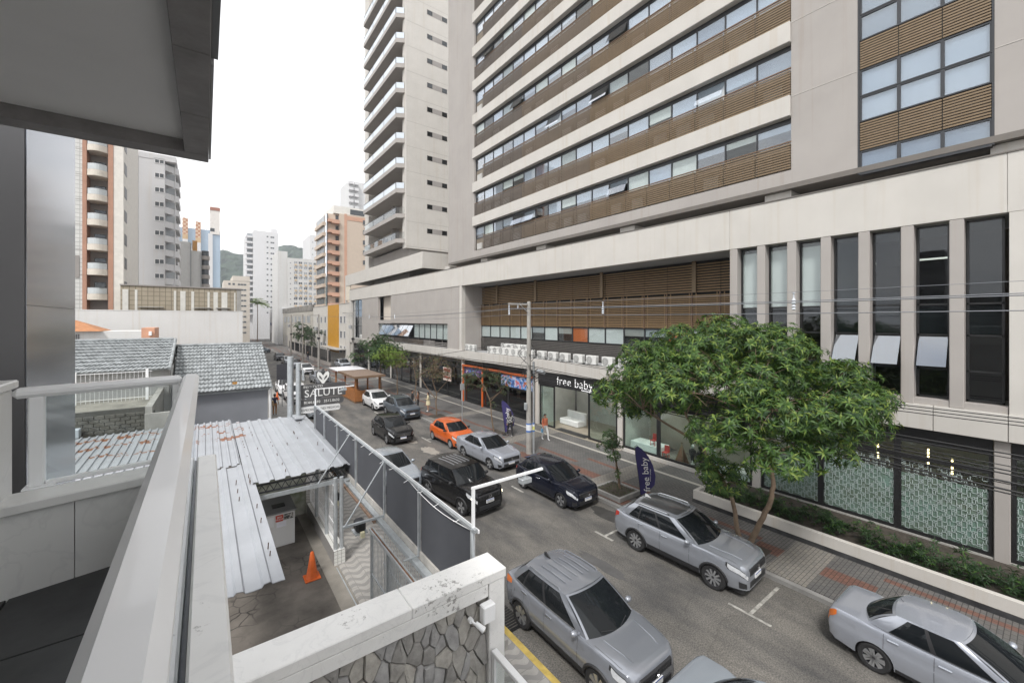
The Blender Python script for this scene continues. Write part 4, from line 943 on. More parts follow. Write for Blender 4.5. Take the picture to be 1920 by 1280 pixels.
# terrace next door, seen through the glass
tn = thing('neighbour_terrace', (-4,28,0), 'raised concrete terrace with white grille and mossy brick wall next door', 'terrace')
MB().box(-9,-2.2,25.6,31,0,3.75).build('terrace_floor', M('stained_terrace', (.27,.255,.22), .9, var=.45, vs=1.2), tn)
brk = M('mossy_brick', (.12,.115,.10), .9, var=.5, vs=3, bump=.6)
for r in range(5):
    for k in range(18): MB().bbox(-8+k*.34+(.17 if r%2 else 0),-8+k*.34+(.17 if r%2 else 0)+.32,25.50,25.598,2.95+r*.165,2.95+r*.165+.15,.01).build('brick', brk, tn)
MB().box(-2.2,-1.95,25.0,33,0,4.05).build('parapet', concrete, tn); MB().box(-2.2,-1.0,24.8,25.0,0,3.75).build('parapet', concrete, tn)
MB().box(-9,-2.2,25.6,25.8,3.752,3.95).build('parapet', M('dark_coping', (.08,.078,.07), .9), tn)
bars = MB()
for k in range(40): bars.box(-8.8+k*.165,-8.788+k*.165,29.4,29.412,3.76,5.3)
for z in (3.9,4.6,5.25): bars.box(-8.8,-2.3,29.39,29.42,z,z+.03)
bars.build('grille', rail_m, tn, kind='stuff')
for x in (-7.2,-5.2,-2.5): MB().box(x-.06,x+.06,29.3,29.38,3.76,5.4).build('post', rail_m, tn)
tag(MB().bbox(-4.9,-4.3,25.0,25.4,2.98,3.35,.02).build('roof_box', M('pale_box', (.5,.55,.6), .5), loc=(-4.6,25.2,2.98)), 'pale grey box standing on the rusty corrugated roof', 'box')
# ================================================================ background buildings
wf_d = M('far_window_dark', (.10,.11,.12), .25, var=.3, vs=.5)
wf_l = M('far_window_light', (.33,.35,.37), .3, var=.3, vs=.5)
def win_mesh(w, h, pane, frame, nx=1, face='-y', proud=.05):
    """window unit: frame ring with mullions around set-back panes; origin at lower left on the wall"""
    mb = MB(); t = min(.08, w*.09)
    def B(a0,a1,z0,z1,d0,d1,mi):
        if face == '-y': mb.box(a0,a1,-d1,-d0,z0,z1,mi)
        elif face == '-x': mb.box(-d1,-d0,a0,a1,z0,z1,mi)
        else: mb.box(d0,d1,a0,a1,z0,z1,mi)
    B(0,w,0,t,.004,proud,1); B(0,w,h-t,h,.004,proud,1); B(0,t,t,h-t,.004,proud,1); B(w-t,w,t,h-t,.004,proud,1)
    for i in range(1,nx): B(w*i/nx-t/2,w*i/nx+t/2,t,h-t,.004,proud*.9,1)
    B(t,w-t,t,h-t,.004,.012,0)
    return meshof(mb, 'window', [pane, frame])
def bld(name, loc, label): return thing(name, loc, label, 'building')
# --- brick tower with bowed balconies
brick = M('red_brick_tile', (.42,.235,.165), .8, var=.12, vs=1.0); wtile = M('white_tile_wall', (.62,.62,.60), .6, var=.06)
def tile_lines(m, s, col, mortar=.03):
    t = m.node_tree; n = t.nodes; l = t.links.new; b = n['Principled BSDF']; src = b.inputs['Base Color'].links[0].from_socket
    tcn = n.new('ShaderNodeTexCoord'); mp_ = n.new('ShaderNodeMapping'); mp_.inputs['Rotation'].default_value = (rad(90),0,0); l(tcn.outputs['Object'], mp_.inputs['Vector'])
    br = n.new('ShaderNodeTexBrick'); br.offset = 0; br.inputs['Scale'].default_value = 1; br.inputs['Brick Width'].default_value = s; br.inputs['Row Height'].default_value = s
    br.inputs['Mortar Size'].default_value = mortar; br.inputs['Color1'].default_value = (1,1,1,1); br.inputs['Color2'].default_value = (.93,.93,.93,1); br.inputs['Mortar'].default_value = (*col,1)
    l(mp_.outputs['Vector'], br.inputs['Vector'])
    mu = n.new('ShaderNodeMixRGB'); mu.blend_type = 'MULTIPLY'; mu.inputs['Fac'].default_value = 1; l(src, mu.inputs['Color1']); l(br.outputs['Color'], mu.inputs['Color2']); l(mu.outputs['Color'], b.inputs['Base Color'])
tile_lines(wtile, .42, (.55,.55,.55), .025)
bk = bld('brick_apartment_building', (-9,62,0), 'brick and white tile apartment tower with a column of bowed balconies')
MB().box(-13.5,-10.08,60.0,72,0,38).build('tiled_wall', wtile, bk)
MB().box(-10.075,-9.76,59.9,72,0,38).box(-8.18,-7.78,59.9,66,0,38).build('brick_pilaster', brick, bk)
MB().box(-7.775,-7.0,59.95,72,0,38).build('cream_pilaster', M('cream_pilaster', (.68,.65,.60), .8), bk)
MB().box(-9.76,-8.18,61.6,62,0,38).build('balcony_back', taupe, bk)
MB().box(-13.4,-10.3,59.95,60.0,12.3,14.6).build('dark_band', taupe_d, bk)
bcream = M('balcony_cream', (.60,.55,.48), .8, var=.12)
for k in range(9):
    z = 10.1+k*2.56
    def arc(off=0, n=9): return [(-9.72+off+(1.5-2*off)*i/(n-1), 60.0-(.42-off*.6)*math.sin(math.pi*i/(n-1))-.12) for i in range(n)]
    a = arc(); MB().prism(a+[(-8.22,61.55),(-9.72,61.55)],z,z+.62,'z').build('balcony_slab', bcream, bk)
    aa = arc(.03); g = MB()
    for i in range(8):
        (x0,y0),(x1,y1) = aa[i],aa[i+1]; g.add([(x0,y0,z+.64),(x1,y1,z+.64),(x1,y1,z+1.25),(x0,y0,z+1.25)],[(0,1,2,3)])
    r = MB().tube([(x,y,z+1.27) for x,y in aa],.025,5).build('balcony_rail', alu, bk); g.build('balcony_glass', M('frosted_balcony%d'%k,(.50,.53,.54),.2), r)
    w_ = MB().box(-9.45,-8.55,61.56,61.59,z+1.3,z+1.95).build('balcony_window', alu, bk); MB().box(-9.4,-8.6,61.548,61.556,z+1.35,z+1.9).build('pane', g_dark, w_)
    MB().box(-6.998,-6.97,60.6,62.2,z+.9,z+2.1).build('side_window', alu, bk)
    MB().box(-13.4,-10.1,59.985,59.998,z-.02,z+.03).build('tile_joint', taupe_d, bk)
# --- brown tiled low block
bt_m = M('brown_wall_tile', (.34,.295,.225), .7, var=.1, vs=1.0); tile_lines(bt_m, .48, (.5,.48,.42), .03)
bw = bld('brown_tiled_building', (-2,60,0), 'brown tile-clad flat-roofed block with pale vertical stripes')
MB().box(-7.0,2.95,58.0,66,0,11.6).build('tiled_wall', bt_m, bw)
MB().box(2.951,3.4,58.0,66,0,11.55).build('end_wall', concrete, bw)
for x,wd in ((-6.85,.45),(-5.9,.2),(-2.75,.2),(-2.2,.45),(-1.25,.25),(.2,.2),(.75,.4),(1.5,.55),(2.7,.14)): MB().box(x,x+wd,57.965,57.995,8.0,11.2).build('pale_stripe', M('pale_tile_stripe', (.62,.61,.57), .7) if x < -6.8 else bpy.data.materials['pale_tile_stripe'], bw)
MB().box(-7.05,3.45,57.9,66,11.602,11.72).build('roof_cap', taupe_d, bw)
for x0,x1 in ((-5.6,-3.6),(-1.0,.6),(1.0,2.3)):
    MB().box(x0,x1,57.4,57.95,9.35,9.42).build('canopy', concrete, bw)
# --- long plain white wall in front of it
tag(MB().box(-14,3.3,54.0,54.4,0,8.9).box(-14,3.32,53.98,54.42,8.902,8.98).build('long_white_wall', white, loc=(-4,54,0)), 'long plain white party wall behind the tiled house', 'wall')
sh = thing('peach_outbuilding', (-6,47,0), 'small white and peach building with orange tile roof behind the grey tiles', 'house')
MB().box(-12,-4.28,46,50,0,7.1).build('white_wall', white, sh); MB().box(-4.278,-3.44,46,50,0,7.35).build('peach_wall', M('peach_paint', (.62,.33,.22), .8), sh)
MB().add([(-14,45.6,7.12),(-6.6,45.6,7.12),(-8.6,49,8.0),(-14,49,8.3)],[(0,1,2,3)]).add([(-6.6,45.6,7.12),(-6.6,50,7.12),(-8.6,49,8.0)],[(0,1,2)]).build('tile_roof', M('orange_tile', (.42,.19,.085), .8, var=.3, vs=3), sh)
gv = MB()
for k in range(7): gv.box(-8.6+k*.11,-8.56+k*.11,45.94,45.998,6.1,6.9)
gv.build('vent_grille', alu, sh)
MB().bbox(-3.8,-3.6,45.75,45.98,6.7,7.05,.02).build('wall_fan', rail_m, sh)
# --- white tower with staggered balconies
cw = bld('white_balcony_tower', (-6,82,0), 'white tower with cream side and stepped balconies behind the brick tower')
MB().box(-9.3,-7.66,77.9,92,0,31.2).build('cream_side', M('cream_side', (.56,.54,.46), .8), cw)
MB().box(-7.655,-4.7,78,92,0,31.1).build('wall', white_far, cw); MB().box(-4.698,-3.6,79.2,92,0,31.1).build('bay_wall', white_far, cw)
MB().box(-7.6,-3.4,77.95,92,31.1,31.9).build('parapet', white_far, cw)
wm = win_mesh(1.1,.75,wf_d,M('white_frame',(.7,.7,.7),.5),2)
for k in range(9):
    z = 13.6+k*2.07; inst(wm,'window',(-5.85,78,z+.4),cw)
    MB().prism([(-4.69,78.2),(-3.2,79.8),(-3.2,86),(-4.69,86)],z-.35,z+.55,'z').build('balcony', white_far, cw)
    MB().box(-4.6,-3.62,79.1,79.19,z+.6,z+1.5).build('balcony_glass', wf_l, cw)
    MB().box(-3.598,-3.55,81,85,z+.6,z+1.6).build('side_window', wf_d, cw)
# --- small grey block with round balconies
gb = bld('grey_stepped_building', (-1.5,98,0), 'narrow pale grey building with dark rounded balconies')
MB().box(-4.6,-2.1,95,108,0,22.2).box(-2.098,-.55,95.2,108,0,20.7).build('wall', M('pale_grey', (.56,.555,.54), .8, streak=.15, var=.05), gb)
MB().box(-2.2,-2.05,94.9,95,0,22).box(-.7,-.56,95.05,95.2,0,20.5).build('pilaster', slab_grey, gb)
MB().box(-.548,.35,96.5,108,0,20.6).build('bay', taupe_d, gb)
for k in range(5):
    z = 12.2+k*1.75; MB().lathe([(.001,z),(.62,z),(.68,z+.1),(.68,z+.75),(.62,z+.76),(.001,z+.76)],(.0,96.0,0),18).build('balcony', taupe, gb); MB().lathe([(.55,z+.77),(.55,z+1.7)],(.0,96.0,0),18).build('balcony_window', wf_d, gb)
MB().box(-1.9,-1.2,95.4,97,20.7,22.6).build('roof_box', M('orange_box', (.5,.27,.1), .8), gb)
# --- blue glass tower with chequered shafts
bgm = M('blue_mirror_glass', (.36,.42,.49), .1, .4, var=.25, vs=.06, tint=(.40,.50,.60))
bg_ = bld('blue_glass_tower', (-1,138,0), 'blue mirror-glass tower with chequered brick shafts on the skyline')
MB().box(-5.6,3.1,130,146,0,30.9).build('glass_wall', bgm, bg_)
chk = M('chequer_brick', (.5,.5,.5), .8); t_ = chk.node_tree; c_ = t_.nodes.new('ShaderNodeTexChecker'); c_.inputs['Scale'].default_value = 2.1; c_.inputs['Color1'].default_value = (.40,.20,.13,1); c_.inputs['Color2'].default_value = (.58,.45,.34,1)
tn_ = t_.nodes.new('ShaderNodeTexCoord'); t_.links.new(tn_.outputs['Object'], c_.inputs['Vector']); t_.links.new(c_.outputs['Color'], t_.nodes['Principled BSDF'].inputs['Base Color'])
for x0,zt in ((-4.5,33.2),(-1.95,32.6)):
    MB().box(x0,x0+1.05,129.3,130,12,zt-5.2).build('pale_shaft', white_far, bg_); MB().box(x0,x0+1.05,129.3,130,zt-5.198,zt-4).build('tan_band', M('tan_band%d'%int(zt*10),(.52,.38,.24),.8), bg_); MB().box(x0,x0+1.05,129.3,130.4,zt-3.998,zt).build('chequered_shaft', chk, bg_)
MB().box(.98,3.0,129.6,134,29.9,36.0).build('lift_tower', M('lift_white', (.66,.63,.60), .8), bg_); MB().box(.95,3.05,129.5,134.1,36.002,36.8).build('lift_cap', M('lift_cap', (.33,.16,.12), .8), bg_); MB().box(.98,1.9,129.55,129.598,30.6,31.4).build('lift_window', wf_d, bg_)
MB().box(.6,1.5,129.5,130,0,30).build('pale_strip', white_far, bg_)
# --- low cream block with ribbon windows
lc = bld('cream_low_building', (8,175,0), 'cream mid-rise with dark ribbon windows below the wooded hill')
MB().box(5.0,12.5,170,185,0,21.5).box(7.5,12.5,169.9,185,21.5,23.2).build('wall', M('cream_far', (.56,.51,.45), .8, var=.04), lc)
w1 = win_mesh(2.6,.7,wf_d,cream,3); w2 = win_mesh(.8,.8,wf_d,cream)
for k in range(10):
    z = 3+k*1.85; inst(w1,'window',(8.9,169.9 if z > 21 else 170,z+.3),lc); inst(w2,'window',(7.4,170,z+.3),lc); inst(w2,'window',(6.2,170,z+.3),lc)
# --- tall white slab
ts = bld('tall_white_tower', (19,205,0), 'tall plain white tower with tiny paired windows at the street end')
MB().box(15.9,25.0,200,222,0,45.2).build('wall', white_far, ts); MB().box(13.8,15.898,203,222,0,44).build('bay', white_far, ts)
MB().box(22.5,24.6,201,206,45.2,46.8).build('lift_room', white_far, ts)
w3 = win_mesh(.75,.7,wf_d,white_far); w4 = win_mesh(1.5,.75,wf_d,white_far,2)
for k in range(15):
    z = 10.8+k*2.28; inst(w3,'window',(20.6,200,z),ts); inst(w4,'window',(22.0,200,z-.1),ts)
    MB().box(13.3,15.85,201.2,203,z-.5,z+.25).build('balcony', white_far, ts)
    MB().box(13.9,15.8,202.9,202.99,z+.3,z+1.5).build('balcony_window', wf_l, ts)
# --- white block with a grid of windows
mw = bld('white_grid_building', (26,155,0), 'white block with rows of grey windows and air conditioners beneath')
MB().box(18.7,21.45,151,165,0,30.3).box(21.45,31,150,165,0,28.2).build('wall', M('white_grid', (.56,.555,.545), .8, var=.04, streak=.08), mw)
w5 = win_mesh(1.15,.85,wf_l,white_far,2); w6 = win_mesh(1.15,.85,wf_d,white_far,2); w7 = win_mesh(.35,.35,wf_d,white_far)
acx = meshof(MB().box(0,.6,-.35,-.004,0,.4),'window_unit',M('ac_beige',(.60,.46,.30),.7))
for k in range(11):
    z = 9.6+k*1.68; inst(w7,'window',(22.0,150,z),mw)
    for i in range(5):
        x = 23.1+i*1.42+(i//2)*.1; inst(w5 if rnd.random() < .6 else w6,'window',(x,150,z),mw)
        if rnd.random() < .75: inst(acx,'window_unit',(x+.3,150,z-.5),mw)
# --- peach tower with angular balconies
pe = bld('peach_tower', (24,98,0), 'peach and cream tower with angular stepped balconies beside the podium')
pc = M('peach_cream', (.55,.46,.38), .8, var=.05); po_ = M('salmon_paint', (.55,.33,.24), .8, var=.08)
MB().box(20.7,30,93.5,104,0,30.7).build('wall', pc, pe)
MB().box(23.1,29,92.9,93.498,0,30.9).build('side_wall', pc, pe); MB().box(24.1,24.65,92.84,92.898,0,31).box(24.65,29,92.84,92.898,29.7,30.6).build('salmon_band', po_, pe)
MB().box(22,29,93.2,103,30.9,32.6).build('penthouse', M('penthouse_white', (.70,.68,.64), .8), pe); MB().box(25.4,28.4,93.1,93.19,31.1,32.2).build('penthouse_window', wf_d, pe)
MB().box(20.55,20.75,93.0,94.2,11,30.6).build('glass_strip', g_mir, pe)
w8 = win_mesh(.7,1.0,wf_d,taupe_d)
for k in range(9):
    z = 10.8+k*2.22
    MB().prism([(20.75,z+.25),(20.75,z+.8),(23.0,z+.8),(23.0,z),(21.5,z+.05),(21.4,z+.25)],92.3,93.4,'y').build('balcony', po_, pe)
    inst(w8,'window',(22.4,93.5,z+1.0),pe); inst(w8,'window',(28.0,92.84,z+.6),pe)
    f = MB().box(20.2,20.695,95.2,103.4,z-.1,z+.6).build('front_balcony', pc, pe); MB().box(20.62,20.69,95.4,103,z+.75,z+2.0).build('balcony_window', wf_l if k > 5 else wf_d, pe)
# --- cream building with a mustard stripe, beyond the podium
yb = bld('mustard_stripe_building', (24,88,0), 'cream three-storey building with one mustard panel, just past the podium')
MB().box(20.05,27,74.2,104,0,10.9).build('wall', M('cream_yb', (.58,.555,.515), .8, var=.05, streak=.1), yb)
MB().box(19.96,20.048,81.0,89.4,1.9,10.95).build('mustard_panel', M('mustard_tile', (.55,.27,.015), .55, var=.12, vs=1.5), yb)
w9 = win_mesh(1.6,1.35,wf_d,white_far,2,'-x'); 
for z in (2.0,4.7,7.4):
    for y in (91,94.6,98.2): inst(w9,'window',(20.05,y,z),yb)
    for y in (76,78.6): inst(w9,'window',(20.05,y,z),yb)
MB().box(20.0,27,74.15,104,10.902,11.05).build('roof_cap', concrete, yb)
MB().box(18.3,20.04,76,90,2.7,2.85).build('entrance_canopy', concrete, yb)
# --- old low buildings towards the far end of the street
ob = bld('weathered_building', (24,125,0), 'weathered beige low building with dark-stained parapet farther down the street')
MB().box(20,30,104.1,150,0,11.3).build('wall', M('weathered_wall', (.46,.43,.38), .9, var=.2, streak=.4), ob)
MB().box(19.9,30,104.1,150.1,10.2,11.6).build('stained_parapet', M('stained_parapet', (.25,.235,.21), .9, var=.5, vs=.6, streak=.5), ob)
for k in range(7): MB().box(19.95,19.998,107+k*6,110.5+k*6,7.4,9.0).build('opening', wf_l, ob)
for k in range(5): MB().box(19.95,19.998,108+k*8,112+k*8,.2,3.4).build('shutter', taupe_d, ob)
wb = bld('white_shop_building', (24,162,0), 'plain white low shop building with a grey-blue panel and letters')
MB().box(19.8,30,150.2,182,0,12).build('wall', white_far, wb); MB().box(19.7,19.798,165,175,8.5,12).build('blue_panel', M('blue_grey_panel', (.30,.34,.42), .7), wb)
text('AMA', 1.6, 'lettering', M('navy_letters', (.05,.09,.25), .6), wb, face_mx(19.76,178,6.5), .02)
for k in range(5): MB().box(19.75,19.798,152+k*6,155+k*6,.2,3.2).build('shopfront', taupe_d, wb)
fe = bld('far_end_building', (14,232,0), 'pale building closing the far end of the street')
MB().box(-6,26,228,244,0,9.5).build('wall', M('far_pale', (.55,.53,.50), .8, var=.1), fe)
for k in range(8): MB().box(-4+k*3.6,-2+k*3.6,227.95,227.998,5,7).build('opening', wf_d, fe)
lf = bld('left_far_building', (2,120,0), 'low shaded buildings along the left side beyond the white wall')
MB().box(-12,3.1,66.5,92,0,7.5).box(-14,3.1,110,226,0,9).build('wall', M('left_far_wall', (.50,.48,.45), .85, var=.1), lf)
lw_ = win_mesh(3,2.6,wf_d,taupe_d,2,'+x')
for k in range(9): inst(lw_,'shopfront',(3.1,112+k*12,.3),lf)
# --- blocks behind the peach tower and behind the apartment tower
s1 = bld('thin_white_tower', (33,175,0), 'thin white tower edge behind the peach tower')
MB().box(31.8,40,170,185,0,40.3).build('wall', white_far, s1)
for k in range(12): inst(w7,'window',(32.4,170,12+k*2.3),s1)
s2 = bld('balcony_tower_behind', (46,165,0), 'distant tower with projecting white balconies behind the apartment tower')
MB().box(43.8,52,162,175,0,61).build('wall', M('far_grey_white', (.60,.60,.60), .8), s2)
for k in range(5):
    for x in (43.4,45.4): MB().box(x,x+1.5,160.2,162,50.2+k*2.3,51.2+k*2.3).build('balcony', white_far, s2)
# --- wooded hills
def hill_mesh(name, x0, x1, y0, y1, hf, nx, ny):
    mb = MB(); r = random.Random(3)
    mb.grid([[(x0+(x1-x0)*i/nx, y0+(y1-y0)*j/ny, hf(x0+(x1-x0)*i/nx, y0+(y1-y0)*j/ny)+r.uniform(-3,3)) for i in range(nx+1)] for j in range(ny+1)])
    return mb
def hf(x, y):
    t = min(1,max(0,(y-520)/380)); base = 112+16*math.sin(x*.011+.4)+22*max(0,min(1,(x-40)/120))
    base += 5*math.sin(x*.06)+3*math.sin(x*.13+y*.02)
    return -2+(base+2)*(t*t*(3-2*t))
wood = M('hill_forest', (.045,.065,.042), .95, var=.6, vs=.06, bump=1.0, bs=.15, tint=(.03,.045,.035))
hl = hill_mesh('hill', -500,900,520,1000,hf,240,70).build('hill', wood); struct(hl)
# --- dark street fence and gate beyond the podium
ff = thing('street_fence', (17.2,95,0), 'long dark bar fence on a low wall along the far pavement', 'fence')
MB().box(17.0,17.2,74.5,118,.15,.75).build('low_wall', taupe, ff)
fb = MB()
for k in range(140): fb.box(17.07,17.11,74.6+k*.31,74.68+k*.31,.752,2.7)
fb.build('bars', black_metal, ff, kind='stuff')
MB().box(17.05,17.13,74.5,118,2.702,2.78).build('rail', black_metal, ff)
for k in range(7): MB().box(16.95,17.25,76+k*6.6,76.4+k*6.6,.15,2.9).build('pillar', taupe, ff)
# ================================================================ cars
def paint_m(name, col, metal=.45, rough=.32): return M(name, col, rough, metal, var=.03, vs=1, coat=1.0 if max(col) > .1 else .55, spec=.5 if max(col) > .1 else .2)
car_glass = M('car_glass', (.010,.012,.014), .02, var=.1, spec=.38)
tyre_m = M('tyre_rubber', (.018,.018,.019), .85, var=.2, vs=9); trim_m = M('black_trim', (.022,.022,.024), .6, var=.1)
alloy = M('alloy_rim', (.55,.56,.58), .3, .8, var=.05); steelcap = M('grey_hubcap', (.36,.37,.38), .4, .5, var=.05); dark_alloy = M('dark_alloy', (.10,.10,.11), .35, .7)
lamp_m = M('headlamp', (.70,.72,.75), .08, .3, var=.2, vs=12, coat=1); red_m = M('tail_lamp', (.34,.03,.02), .15, var=.15, coat=1); amber_m = M('amber_lamp', (.62,.16,.03), .15, var=.15, coat=1)
chrome = M('chrome', (.62,.63,.65), .12, 1.0); plate_w = M('plate_white', (.72,.72,.72), .5); plate_b = M('plate_blue', (.03,.10,.36), .5); seam_m = M('panel_gap', (.012,.012,.012), .8)
drl = M('running_light', (1,.95,.85)); bn = drl.node_tree.nodes['Principled BSDF']; bn.inputs['Emission Color'].default_value = (1,.88,.62,1); bn.inputs['Emission Strength'].default_value = 4
WHEELS = {}
def wheel_meshes(r, style):
    key = (r, style)
    if key in WHEELS: return WHEELS[key]
    w = .205; ri = r*.68
    ty = meshof(MB().lathe([(ri,-w/2+.01),(r*.90,-w/2),(r*.97,-w/2+.02),(r,-w/2+.05),(r,w/2-.05),(r*.97,w/2-.02),(r*.90,w/2),(ri,w/2-.01),(ri,-w/2+.01)],(0,0,0),28,'y'), 'tyre', tyre_m, 40)
    mb = MB(); mb.lathe([(ri+.002,-w/2+.012),(ri*.93,-w/2+.02),(ri*.92,.02),(.001,.03)],(0,0,0),28,'y')
    mb.lathe([(.001,-w/2+.02),(.05,-w/2+.02),(.062,-w/2+.035),(.062,.02)],(0,0,0),14,'y')
    ns = {'five':5,'ten':10,'cap':8,'multi':7}[style]
    for k in range(ns):
        for da in ((-.13,.13) if style in ('five','multi') else (0,)):
            a = 2*math.pi*k/ns; a2 = a+da; wd = .022 if style != 'cap' else .04
            c_, s_ = math.cos(a2), math.sin(a2); px_, pz_ = -s_*wd, c_*wd
            o0, o1 = ri*.16, ri*.95; y0, y1 = -w/2+.016, -w/2+.05
            p = []
            for rr, ww in ((o0,1),(o1,1.25)):
                for sg in (-1,1): p.append((c_*rr+px_*sg*ww, s_*rr+pz_*sg*ww))
            vs = [(p[0][0],y0,p[0][1]),(p[1][0],y0,p[1][1]),(p[3][0],y0,p[3][1]),(p[2][0],y0,p[2][1]),(p[0][0],y1,p[0][1]),(p[1][0],y1,p[1][1]),(p[3][0],y1,p[3][1]),(p[2][0],y1,p[2][1])]
            mb.add(vs,[(0,1,2,3),(7,6,5,4),(0,4,5,1),(1,5,6,2),(2,6,7,3),(3,7,4,0)],1)
    rm_ = {'five':alloy,'ten':alloy,'cap':steelcap,'multi':alloy}[style]
    ri_ = meshof(mb, 'rim', [dark_alloy if style != 'cap' else steelcap, rm_])
    WHEELS[key] = (ty, ri_); return WHEELS[key]
def interp(tab, x):
    if x <= tab[0][0]: return tab[0][1]
    for (a,va),(b,vb) in zip(tab[:-1],tab[1:]):
        if x <= b:
            t = (x-a)/(b-a); t = t*t*(3-2*t)*.6+t*.4; return va+(vb-va)*t
    return tab[-1][1]
def car(name, loc, label, cat, paint, k, rz=-90, roof=None, detail=2, plate=None, drl_on=False, tail=red_m):
    """k: kind dict. local x forward, y left. kind: L W H wb fo r A B C D zh zn belt deck style"""
    t = thing(name, loc, label, cat, 'cars on the street', rz=rad(rz), local=True)
    L, W, H, wb, r = k['L'], k['W'], k['H'], k['wb'], k['r']; hw = W/2
    xf = wb/2+k['fo']; xr = xf-L; sus = k.get('suv', False); sill = .30 if sus else .22
    belt = k['belt']; zh, zn = k['zh'], k['zn']; deck = k['deck']
    xa, xb, xc, xd = k['A'], k['B'], k['C'], k['D']
    top = [(xr,deck*.72),(xr+.05,deck*.93),(xr+.14,deck),(xd,deck+.01),(xd+.25,belt+.02),(xa-.2,belt),(xa,zh),(xf-.55,zn+.06),(xf-.20,zn+.01),(xf-.07,zn-.045),(xf,zn-.18)]
    wid = [(xr,.70*hw),(xr+.05,.86*hw),(xr+.18,.945*hw),(xr+.7,hw),(xf-.9,hw),(xf-.40,.955*hw),(xf-.16,.89*hw),(xf-.045,.79*hw),(xf,.70*hw)]
    low = [(xr,.42),(xr+.06,.33),(xr+.2,sill+.05),(xr+.6,sill),(xf-.6,sill-.02),(xf-.12,sill+.0),(xf,.30)]
    ra = r*1.12
    xs = [xr+(xf-xr)*i/46 for i in range(47)]+[xr+.03,xr+.06,xr+.1,xf-.02,xf-.05,xf-.1,xf-.16]
    for xw in (wb/2,-wb/2):
        xs += [xw-ra-1e-4,xw-ra+1e-4,xw+ra-1e-4,xw+ra+1e-4]+[xw+ra*math.cos(math.pi*i/12) for i in range(1,12)]
    xs = sorted(set(round(x,5) for x in xs))
    def lowz(x):
        z = interp(low,x)
        for xw in (wb/2,-wb/2):
            if abs(x-xw) < ra: z = max(z, r+math.sqrt(max(0,ra*ra-(x-xw)**2)))
        return z
    def shoulder(x): return interp([(xr,deck*.66),(xr+.08,deck*.90),(xr+.2,deck-.03),(xd,deck-.035),(xd+.4,belt-.015),(xa,belt-.03),(xf-.6,zn-.02),(xf-.2,zn-.09),(xf-.05,zn-.2),(xf,zn-.30)],x)
    def sec(x):
        w = interp(wid,x); zl = lowz(x); zs = max(shoulder(x), zl+.03); zt = max(interp(top,x), zs); d = zs-zl
        base = interp(low,x); 
        def yy(z):   # body side section by absolute height
            f = (z-base)/max(.2,(zs-base)); f = max(0,min(1,f))
            return w*(.93+.07*math.sin(min(1,f*1.7)*math.pi/2)-.055*max(0,(f-.55)/.45)**1.6-(.015 if .70 < f < .78 else 0))
        pts = [(yy(zl+d*q), zl+d*q) for q in (0,.12,.28,.46,.62,.74,.80,.90,1.0)]
        yt = pts[-1][0]
        pts += [(yt*.975, zs+.45*(zt-zs)+.012),(yt*.90, zs+.72*(zt-zs)+.014),(yt*.62, zs+.93*(zt-zs)+.01),(yt*.3, zt+.006),(0, zt+.006)]
        return pts
    def P(x, s):   # continuous point on the right side (y<0 is right); returns for +y
        pts = sec(x); s = max(0,min(len(pts)-1.001,s)); i = int(s); f = s-i
        return Vector((x, pts[i][0]*(1-f)+pts[i+1][0]*f, pts[i][1]*(1-f)+pts[i+1][1]*f))
    mb = MB(); rows = []
    for x in xs:
        p = sec(x); rows.append([(x,y,z) for y,z in p]+[(x,-y,z) for y,z in p[::-1][1:]])
    mb.grid(rows, flip=True)
    n = len(rows[0]); mb.f.append(list(range(n))); mb.m.append(0); b0 = (len(rows)-1)*n; mb.f.append([b0+i for i in range(n)][::-1]); mb.m.append(0)
    body = mb.build('body', paint, t, smooth=38)
    MB().box(xr+.12,xf-.12,-hw*.78,hw*.78,.17,belt*.72).build('underbody', trim_m, t)
    # patches lying on the body skin
    def patch(nm, mat, x0, x1, s0, s1, off, side, par, nx=6, ns=4, taper=None, obj=True, mbx=None):
        m_ = mbx or MB(); rws = []
        for i in range(nx+1):
            x = x0+(x1-x0)*i/nx; row = []
            f = i/nx; a, b = (s0, s1) if not taper else (s0+(taper[0]-s0)*f, s1+(taper[1]-s1)*f)
            for j in range(ns+1):
                s = a+(b-a)*j/ns; e = .01
                p = P(x,s); dx = P(min(x+e,xf-.002),s)-P(max(x-e,xr+.002),s); ds = P(x,s+.08)-P(x,s-.08)
                nn = dx.cross(ds); nn = nn.normalized() if nn.length > 1e-9 else Vector((0,1,0))
                if nn.y < 0: nn = -nn
                q = p+nn*off; row.append((q.x, q.y*side, q.z))
            rws.append(row)
        m_.grid(rws, flip=(side < 0))
        if mbx is None: return m_.build(nm, mat, par, smooth=60)
    # greenhouse
    zt = H; wA, wB, wC, wD = k.get('wA',.89)*hw, k.get('wB',.73)*hw, k.get('wC',.71)*hw, k.get('wD',.80)*hw
    zb_a, zb_d = zh-.02, deck-.02
    def shield(xa_, za_, wa_, xb_, zb_, wb_, sgn, cb, ct):
        def f(u, v):     # u -1..1 across, v 0..1 up
            w_ = wa_+(wb_-wa_)*v; c_ = cb+(ct-cb)*v
            x = xa_+(xb_-xa_)*v-sgn*c_*u*u+sgn*.035*math.sin(math.pi*v); z = za_+(zb_-za_)*v+.012*math.sin(math.pi*v)-.02*v*u*u
            return Vector((x, w_*u, z))
        return f
    zrB, zrC = zt-.035, k.get('zC',zt-.05)
    FS = shield(xa,zb_a,wA,xb,zrB,wB,1,.22,.10); RS = shield(xd,zb_d,wD,xc,zrC,wC,-1,.14 if k.get('hatch') else .20,.08)
    beltw = hw*.925
